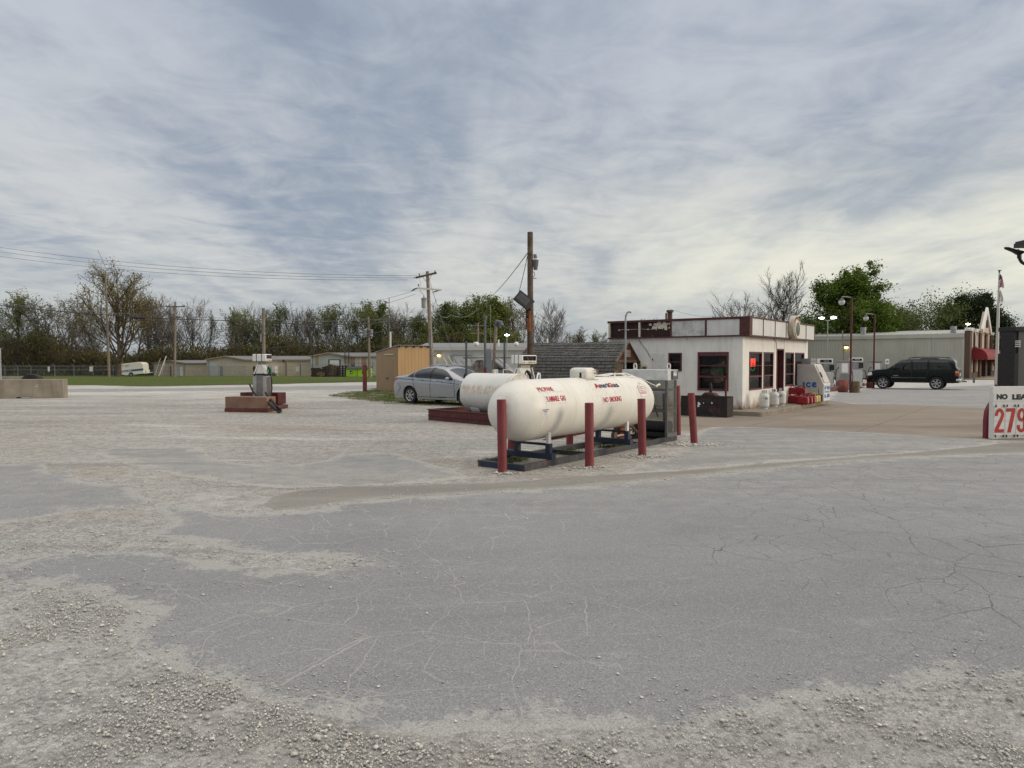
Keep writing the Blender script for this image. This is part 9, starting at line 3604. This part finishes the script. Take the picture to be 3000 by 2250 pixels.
PD = 106.0
rd_ = random.Random(12)
g0 = gz(PD)
stackspec = [(926, 9, 'pallet_dark', 'left stack of grey pallets'), (942, 8, 'pallet_tan', 'fresh tan stack at the left'), (958, 11, 'pallet_dark', 'tall dark stack left of the bay'), (976, 12, 'pallet', 'tallest stack before the bay'),
			 (992, 11, 'pallet_dark', 'dark stack right of the bay')]
names_ = ['bottom', 'second', 'third', 'fourth', 'fifth', 'sixth', 'seventh', 'eighth', 'ninth', 'tenth', 'eleventh', 'twelfth']
for px, n, mk, lab in stackspec:
	x = at(px, 1055, PD).x
	for k in range(n):
		last = k == n - 1 and px in (958, 976, 992)
		pallet(x + rd_.uniform(-0.06, 0.06), PD + rd_.uniform(-0.05, 0.05), g0 + k * 0.148, rd_.uniform(-0.06, 0.06), (0, R(-14 if px == 958 else 10) if last else 0),
			   mk if mk != 'pallet_tan' or k < 5 else 'pallet_dark', f'{names_[k]} pallet from the ground in the {lab}')
x = at(1006, 1055, PD).x
for k in range(7):
	mb = MB()
	mb.box(-0.55, 0.55, -0.5, 0.5, 0, 0.24)
	o = mb.build('crate', M['pallet_dark'], None, loc=(x, PD, g0 + k * 0.245), bevel=0.01)
	tag(o, f'{names_[k]} dark crate from the ground, white knobs on its end, beside the dumpsters', 'crate', 'dark crates beside the dumpsters')
	for xx in (-0.22, 0.22):
		q = MB()
		q.blob((xx, -0.52, 0.13), 0.055, 8, 6)
		q.build('end_knob', M['white'], o)

# yard lamp mast behind the garage
p = at(916, 1015, 110)
ml = thing('area_lamp', 'thin mast with an unlit pale floodlight head left of the workshop', 'lamp mast', (p.x, 110, gz(110)))
mb = MB()
mb.cyl(0, 0, 0, p.z - gz(110), 0.06, 8)
mb.box(-0.45, 0.35, -0.03, 0.03, p.z - gz(110) - 0.05, p.z - gz(110) + 0.03)
mb.build('mast', M['dark_steel'], ml)
mb = MB()
mb.box(0.1, 0.55, -0.15, 0.1, p.z - gz(110) + 0.03, p.z - gz(110) + 0.25)
mb.build('head', M['galv'], ml)
mb = MB()
mb.box(-0.55, -0.40, -0.15, 0.1, p.z - gz(110) + 0.0, p.z - gz(110) + 0.18)
mb.build('head', M['dark_steel'], ml)

# ------------------------------------------------------------------ concrete barrier, tyre, far left
b0, b1 = gp(186, 1166), gp(-60, 1169)
bar = thing('concrete_barrier', 'weathered concrete barrier block at the left edge', 'barrier', (b0.x, b0.y, b0.z), math.atan2(b1.y - b0.y, b1.x - b0.x))
M['barrier'] = paint('stained_concrete', (0.27, 0.235, 0.185), 0.9, var=0.2, scale=1.6, dirt=0.6, dirtcol=(0.15, 0.125, 0.095), streak=True, bump=0.3, bscale=30)
hb_ = at(186, 1111, b0.y).z - b0.z
LB = (b1 - b0).length
mb = MB()
poly = [(0, 0), (1.25, 0), (1.28, 0.06), (1.85, 0.06), (1.88, 0), (2.6, 0), (2.63, 0.06), (3.0, 0.06), (3.03, 0), (LB, 0), (LB, hb_), (0, hb_)]
mb.prism(poly, lambda a, b: (a, 0, b), lambda a, b: (a, -0.62, b))
mb.build('block', M['barrier'], bar, bevel=0.02)
mb = MB()
mb.box(1.0, 1.12, 0.0, 0.006, hb_ * 0.62, hb_ * 0.64)
mb.box(0.98, 1.08, 0.0, 0.006, hb_ * 0.70, hb_ * 0.715)
mb.build('cast_mark', M['cream'], bar)
c0 = gp(95, 1160)
tyr = thing('tyre', 'large black tyre standing behind the concrete barrier', 'tyre', (at(95, 1100, 33.6).x, 33.6, gz(33.6)))
mb = MB()
rt = 0.53
mb.lathe([(rt * 0.55, -0.16), (rt * 0.85, -0.19), (rt * 0.97, -0.16), (rt, -0.1), (rt, 0.1), (rt * 0.97, 0.16), (rt * 0.85, 0.19), (rt * 0.55, 0.16)], 40, cap=False, M=Matrix.Translation((0, 0, rt)) @ Matrix.Rotation(math.pi / 2, 4, 'X'))
mb.build('casing', M['rubber'], tyr)
for a, b, lab in ((0.0, 0.0, ''),):
	p0, p1 = at(-80, 1055, 46), at(70, 1055, 46)
	mb = MB()
	mb.box(p0.x, p1.x, 46, 46.5, gz(46), at(0, 1104, 46).z)
	tag(mb.build('concrete_barrier', M['barrier'], None, bevel=0.02), 'farther concrete barrier seen above the first one, before the fence', 'barrier')
p = at(1, 1020, 36)
mb = MB()
mb.cyl(0, 0, 0, p.z - gz(36), 0.045, 10)
tag(mb.build('steel_post', M['galv'], None, loc=(p.x - 0.02, 36, gz(36))), 'pale steel post at the very left edge of the view', 'post')

# ------------------------------------------------------------------ tan shed
tc = gp(1166, 1149)
dl = Vector((-0.6, 0.8, 0))
dr = Vector((0.8, 0.6, 0))
tshed = thing('tool_shed', 'tan board-sided shed with a lean-to roof behind the silver sedan', 'shed', tuple(tc), math.atan2(dr.y, dr.x))
zh, zl_ = at(1166, 1013, tc.y).z - tc.z, at(1100, 1033, tc.y + 2.0).z - tc.z
WL, WR_ = 2.6, 1.96

def board_mat(name, col, pitch, axis):
	m, g, b = new_mat(name)
	o = g.obj()
	v = g.sep(o)[axis]
	f = g.math('FRACT', g.math('DIVIDE', v, pitch))
	k = g.math('LESS_THAN', f, 0.045)
	n = g.noise(g.map(o, (1, 1, 0.2)), 3.0, 5.0)
	c = g.mix(g.rng(n, 0.3, 0.7), tuple(q * 0.9 for q in col), tuple(q * 1.08 for q in col))
	c = g.mix(k, c, tuple(q * 0.35 for q in col))
	g.put(b.inputs['Base Color'], c)
	b.inputs['Roughness'].default_value = 0.7
	g.put(b.inputs['Normal'], g.bump(g.math('SUBTRACT', 1.0, k), 0.5, 0.02))
	return m

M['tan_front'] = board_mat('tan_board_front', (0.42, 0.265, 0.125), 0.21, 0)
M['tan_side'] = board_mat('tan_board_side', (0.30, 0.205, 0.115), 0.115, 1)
mb = MB()
mb.box(0, WR_, 0, 0.05, 0, zh)
mb.build('front_wall', M['tan_front'], tshed)
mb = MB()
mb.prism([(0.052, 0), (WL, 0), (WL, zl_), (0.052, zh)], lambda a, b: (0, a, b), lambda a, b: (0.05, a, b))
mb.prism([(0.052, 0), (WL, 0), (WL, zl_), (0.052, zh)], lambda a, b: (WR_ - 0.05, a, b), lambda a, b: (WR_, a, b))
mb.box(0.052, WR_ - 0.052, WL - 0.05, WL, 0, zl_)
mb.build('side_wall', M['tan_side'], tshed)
mb = MB()
n = 13
vs_ = []
sl = (zl_ - zh) / WL
for k in range(n * 2 + 1):
	x = -0.06 + (WR_ + 0.12) * k / (n * 2)
	zz = 0.035 * (k % 2)
	vs_ += [(x, -0.10, zh + 0.02 + zz - sl * 0.10 * -1 * 0), (x, WL + 0.12, zl_ + 0.02 + zz)]
mb.add(vs_, [(2 * i, 2 * i + 2, 2 * i + 3, 2 * i + 1) for i in range(n * 2)])
rf_ = mb.build('roof', M['galv'], tshed, smooth=False, fix=False)
m_ = rf_.modifiers.new('thick', 'SOLIDIFY')
m_.thickness = 0.012
mb = MB()
for x in (0.06, 0.52, 0.98, 1.44, 1.86):
	mb.box(x, x + 0.05, -0.11, -0.002, zh - 0.09, zh + 0.015)
mb.box(-0.05, WR_ + 0.05, -0.05, -0.001, zh - 0.03, zh + 0.018)
mb.build('rafter_end', M['dark_steel'], tshed)
mb = MB()
mb.box(-0.012, -0.001, 0.55, 1.50, 0.05, 1.72)
d_ = mb.build('door', M['tan_side'], tshed)
mb = MB()
mb.box(-0.04, -0.013, 0.42, 1.55, zh - 0.48, zh - 0.44)
mb.build('canopy_strip', M['cream'], d_)
mb = MB()
mb.box(-0.05, -0.013, 1.05, 1.35, 0.72, 0.76)
mb.build('latch', M['dark_steel'], d_)

# ------------------------------------------------------------------ price sign and its guard
ps0 = gp(2906, 1289)
ps = thing('price_sign', 'white changeable price board reading NO LEAD 279 at the right edge', 'price sign', (ps0.x, ps0.y, 0), R(8))
PW, PH = 1.75, 1.14
M['sign_white'] = paint('sign_white', (0.66, 0.65, 0.62), 0.45, var=0.05, scale=2, dirt=0.35, dirtcol=(0.4, 0.37, 0.33), rust=0.07, rscale=5)
mb = MB()
mb.box(0, PW, 0, 0.10, 0.02, PH)
mb.build('board', M['sign_white'], ps, bevel=0.006)
mb = MB()
mb.box(0.012, PW - 0.02, -0.006, -0.001, 0.83, 0.99)
nb = mb.build('name_strip', M['sign_white'], ps)
mb = MB()
fp = lambda a, b: (a, -0.0085, b)
letter(mb, 'NO', 0.082, 0.862, 0.265, 0.118, fp, 0.075)
letter(mb, 'LEAD', 0.452, 0.855, 0.50, 0.118, fp, 0.075)
mb.build('lettering', M['lettering_black'], nb, smooth=False, fix=False)

def numeral(mb, d, fn):
	"""tall condensed price numerals, 0.222 wide and 0.52 high"""
	def ring(cx, cy, ro, ri, a0, a1, n=18):
		for k in range(n):
			t0, t1 = R(a0 + (a1 - a0) * k / n), R(a0 + (a1 - a0) * (k + 1) / n)
			q = [(cx + r[0] * math.cos(t), cy + r[1] * math.sin(t)) for r, t in ((ri, t0), (ro, t0), (ro, t1), (ri, t1))]
			mb.add([fn(*p) for p in q], [(0, 1, 2, 3)])

	def poly(*ps):
		mb.add([fn(*p) for p in ps], [tuple(range(len(ps)))])
	if d == '7':
		poly((0, 0.52), (0, 0.445), (0.130, 0.445), (0.222, 0.445), (0.222, 0.52))
		poly((0.130, 0.445), (0.035, 0), (0.125, 0), (0.222, 0.445))
	elif d == '2':
		ring(0.111, 0.375, (0.111, 0.145), (0.036, 0.070), 190, 0)
		poly((0.147, 0.375), (0.222, 0.375), (0.196, 0.285), (0.095, 0.075), (0.0, 0.075), (0.128, 0.32))
		poly((0, 0), (0.222, 0), (0.222, 0.075), (0, 0.075))
	else:
		ring(0.111, 0.375, (0.111, 0.145), (0.036, 0.075), 0, 360, 30)
		poly((0.147, 0.375), (0.147, 0.12), (0.222, 0.12), (0.222, 0.375))
		ring(0.111, 0.12, (0.111, 0.12), (0.036, 0.05), 0, -180)
		poly((0, 0.12), (0.075, 0.12), (0.075, 0.16), (0, 0.16))

digit_red = paint('digit_red', (0.40, 0.035, 0.025), 0.5, var=0.2, scale=5)
for k, dg_ in enumerate(('2', '7', '9')):
	x0 = 0.035 + k * 0.265
	mb = MB()
	mb.box(x0, x0 + 0.245, -0.010, -0.002, 0.09, 0.725)
	cdo = mb.build('digit_card', M['sign_white'], ps)
	mb = MB()
	numeral(mb, dg_, lambda a, b: (x0 + 0.012 + a, -0.0125, 0.155 + b))
	mb.build('digit', digit_red, cdo, smooth=False, fix=False)
	mb = MB()
	mb.box(x0 + 0.004, x0 + 0.241, -0.0135, -0.0108, 0.404, 0.407)
	mb.build('joint', M['galv'], cdo)
	mb = MB()
	for xx in (x0 + 0.03, x0 + 0.215):
		for zz in (0.055, 0.70):
			mb.box(xx - 0.009, xx + 0.009, -0.03, -0.011, zz, zz + 0.055)
	mb.build('clip', M['dark_steel'], cdo)
mb = MB()
mb.bar((0.12, 0.05, PH), (0.12, 0.05, PH + 0.04), 0.04, 0.04)
mb.build('bracket', M['dark_red'], ps)
mb = MB()
q = gp(2894, 1287)
mb.tube([(0, 0, 0), (0.0, 0, 0.40), (0.03, 0.02, 0.58), (0.10, 0.05, 0.70), (0.20, 0.10, 0.80), (0.30, 0.15, 0.84)], 0.058, 18)
sgd = mb.build('guard_pipe', paint('crimson_pipe', (0.17, 0.016, 0.030), 0.5, var=0.15, dirt=0.25), None, loc=(q.x + 0.02, q.y + 0.1, 0))
tag(sgd, 'bent crimson guard pipe curving behind the price sign', 'guard pipe')
mb = MB()
mb.cyl(0, 0, 0, 0.16, 0.07, 14)
tag(mb.build('pipe_stub', M['dark_red'], None, loc=(q.x + 0.16, q.y + 0.25, 0)), 'short red pipe stub between the guard pipe and the price sign', 'pipe')

# grey panelled cabinet with a black frame behind the price sign
c0 = at(2972, 1055, 17.5)
gc = thing('sign_cabinet', 'tall grey panel in a black frame behind the price sign', 'cabinet', (c0.x, 17.5, 0), R(4))
zt_ = at(2946, 957, 17.5).z
mb = MB()
mb.box(0.13, 1.9, 0.04, 0.5, 0.3, zt_ - 0.11)
mb.build('panel', paint('flat_grey_panel', (0.105, 0.105, 0.105), 0.55, var=0.06, scale=0.7, metal=0.2), gc)
mb = MB()
mb.box(0.0, 2.0, 0.0, 0.55, zt_ - 0.105, zt_)
mb.box(0.0, 0.115, 0.0, 0.55, 0.0, zt_ - 0.65)
mb.box(0.02, 0.105, 0.06, 0.5, zt_ - 0.65, zt_ - 0.105)
mb.box(1.92, 2.0, 0.0, 0.55, 0.0, zt_ - 0.105)
mb.build('frame', M['black'], gc, bevel=0.006)
mb = MB()
for k in range(4):
	z = zt_ - 0.36 - k * 0.045
	mb.cyl(0.06, -0.02, z, z + 0.02, 0.055, 14)
mb.build('insulator_stack', M['white'], gc)
p = at(2978, 1105, 40)
p = at(2942, 1118, 41)
mb = MB()
mb.lathe([(0.42, 0.0), (0.40, 0.25), (0.22, 0.75), (0.06, 0.98), (0.0, 1.0)], 20)
tag(mb.build('marker', paint('orange_marker', (0.55, 0.13, 0.02), 0.5, var=0.1), None, loc=(p.x, 41, gz(41))), 'orange cone-shaped marker left of the grey cabinet', 'marker')
q0, q1 = at(2927, 1128, 24), at(2930, 1090, 24)
mb = MB()
mb.tube([(0, 0, 0), (0.02, 0, q1.z - 0.1), (0.03, 0, q1.z + 0.2), (0.02, 0, q1.z + 0.5)], [0.03, 0.03, 0.07, 0.06], 8)
tag(mb.build('dark_post', M['dark_red'], None, loc=(q0.x + 0.05, 24, 0)), 'thin dark red post behind the top edge of the price sign', 'post')
p = gp(2853, 1122)
mb = MB()
mb.box(-0.07, 0.07, -0.05, 0.05, 0, at(0, 1092, p.y).z - p.z)
tag(mb.build('parking_post', M['galv_dark'], None, loc=p), 'short grey post on the pavement before the brick pillars', 'post')

# ------------------------------------------------------------------ flagpole
fp0 = gp(2918, 1129)
FY = fp0.y
flag = thing('flagpole', 'tall silver flagpole at the right, two limp flags near its top', 'flagpole', tuple(fp0))
htop = at(2928, 793, FY).z - fp0.z
ddx = at(2928, 793, FY).x - fp0.x
mb = MB()
mb.tube([(0, 0, 0), (ddx * 0.6, 0, htop * 0.6), (ddx, 0, htop)], [0.13, 0.10, 0.05], 16)
mb.build('shaft', paint('silver_pole', (0.50, 0.47, 0.43), 0.35, metal=0.5, var=0.05), flag)
mb = MB()
mb.box(ddx - 0.10, ddx + 0.14, -0.04, 0.04, htop, htop + 0.05)
mb.cyl(ddx, 0, htop - 0.15, htop, 0.06, 8)
mb.build('truck', M['dark_steel'], flag)

def limp_flag(name, lab, z_top, h, wd, colour_fn, mats, seed):
	"""cloth hanging in folds beside the pole"""
	nu, nv = 26, 30
	rs = np.random.RandomState(seed)
	vs, fs, mi = [], [], []
	for j in range(nv + 1):
		t = j / nv
		spread = wd * (0.30 + 0.70 * min(1, t * 1.5)) * (1 - 0.25 * max(0, t - 0.85) / 0.15)
		for i in range(nu + 1):
			s = i / nu
			fold = 0.16 * math.sin(s * 11 + t * 2.2 + seed) * (0.3 + t) * wd
			vs.append((ddx + 0.06 + (s - 0.38) * spread * 0.75 + fold * 0.25, -0.10 + fold, z_top - h * t - 0.22 * h * s * (1 - 0.4 * t)))
	for j in range(nv):
		for i in range(nu):
			a = j * (nu + 1) + i
			fs.append((a, a + 1, a + nu + 2, a + nu + 1))
			mi.append(colour_fn(i / nu, j / nv))
	o = np_mesh(name, vs, fs, mats, None, smooth=True, fmat=mi)
	o.location = fp0
	m_ = o.modifiers.new('cloth', 'SOLIDIFY')
	m_.thickness = 0.006
	tag(o, lab, 'flag')

fw, fr2, fb = paint('flag_white', (0.62, 0.60, 0.58), 0.8, var=0.03), paint('flag_red', (0.30, 0.015, 0.035), 0.8, var=0.05), paint('flag_blue', (0.025, 0.03, 0.075), 0.8, var=0.05)
z1, z2 = at(0, 803, FY).z - fp0.z, at(0, 840, FY).z - fp0.z
limp_flag('national_flag', 'limp flag with red and white stripes and a dark blue canton', z1, z1 - z2, 0.62, lambda s, t: 2 if (s + t * 1.25) < 0.62 else (1 if int((s * 0.9 + t * 1.5) * 8) % 2 else 0), [fw, fr2, fb], 2)
z1, z2 = at(0, 848, FY).z - fp0.z, at(0, 882, FY).z - fp0.z
limp_flag('white_flag', 'limp white flag with a red patch, hanging under the striped one', z1, z1 - z2, 0.42, lambda s, t: 1 if (0.0 < s < 0.3 and 0.42 < t < 0.62) else 0, [fw, fr2, fb], 5)

# ------------------------------------------------------------------ LED street lamp at the upper right
LY = 17.0
lt_ = thing('street_lamp', 'black LED street lamp head on a curved arm at the upper right', 'street lamp', (at(3040, 1055, LY).x, LY, 0))
lx0 = at(3040, 1055, LY).x

def lw(px, py):
	a = at(px, py, LY)
	return (a.x - lx0, 0, a.z)

mb = MB()
zt_ = at(0, 640, LY).z
mb.tube([(0, 0, 0), (0, 0, zt_)], [0.09, 0.07], 12)
mb.tube([lw(2988, 741), lw(2988, 760), lw(2993, 768), lw(3001, 773), lw(3020, 774), lw(3040, 772)], 0.036, 12)
mb.build('pole', M['black'], lt_)
mb = MB()
mb.tube([lw(2985, 740), lw(2986, 757)], 0.042, 12)
for py in (745, 749, 753, 756):
	a = lw(2984, py)
	mb.tube([(a[0] - 0.03, 0, a[2]), (a[0] + 0.05, 0, a[2])], 0.012, 6)
mb.build('elbow', M['black'], lt_)
mb = MB()
a, b = Vector(lw(2944, 725)), Vector(lw(2989, 741))
d = (b - a).normalized()
mb.tube([a, a + d * 0.05, a + d * 0.25, b], [0.012, 0.028, 0.034, 0.05], 12)
mb.xf(Matrix.Identity(4))
for i in range(len(mb.v)):
	v = mb.v[i]
	mb.v[i] = (v[0], v[1] * 3.2, v[2])
hd_ = mb.build('lamp_head', M['black'], lt_)
mb = MB()
c = Vector(lw(2981, 733))
mb.cyl(c.x, 0, c.z - 0.02, c.z + 0.02, 0.035, 12)
mb.build('photocell', M['black'], hd_)
mb = MB()
a = Vector(lw(2987, 716))
mb.box(a.x, a.x + 0.45, -0.2, 0.2, a.z - 0.06, a.z + 0.045)
for k in range(16):
	mb.box(a.x + 0.02 + k * 0.028, a.x + 0.024 + k * 0.028, -0.18, 0.18, a.z + 0.045, a.z + 0.085)
mb.build('second_head', paint('bronze_lamp', (0.05, 0.04, 0.034), 0.5), lt_)
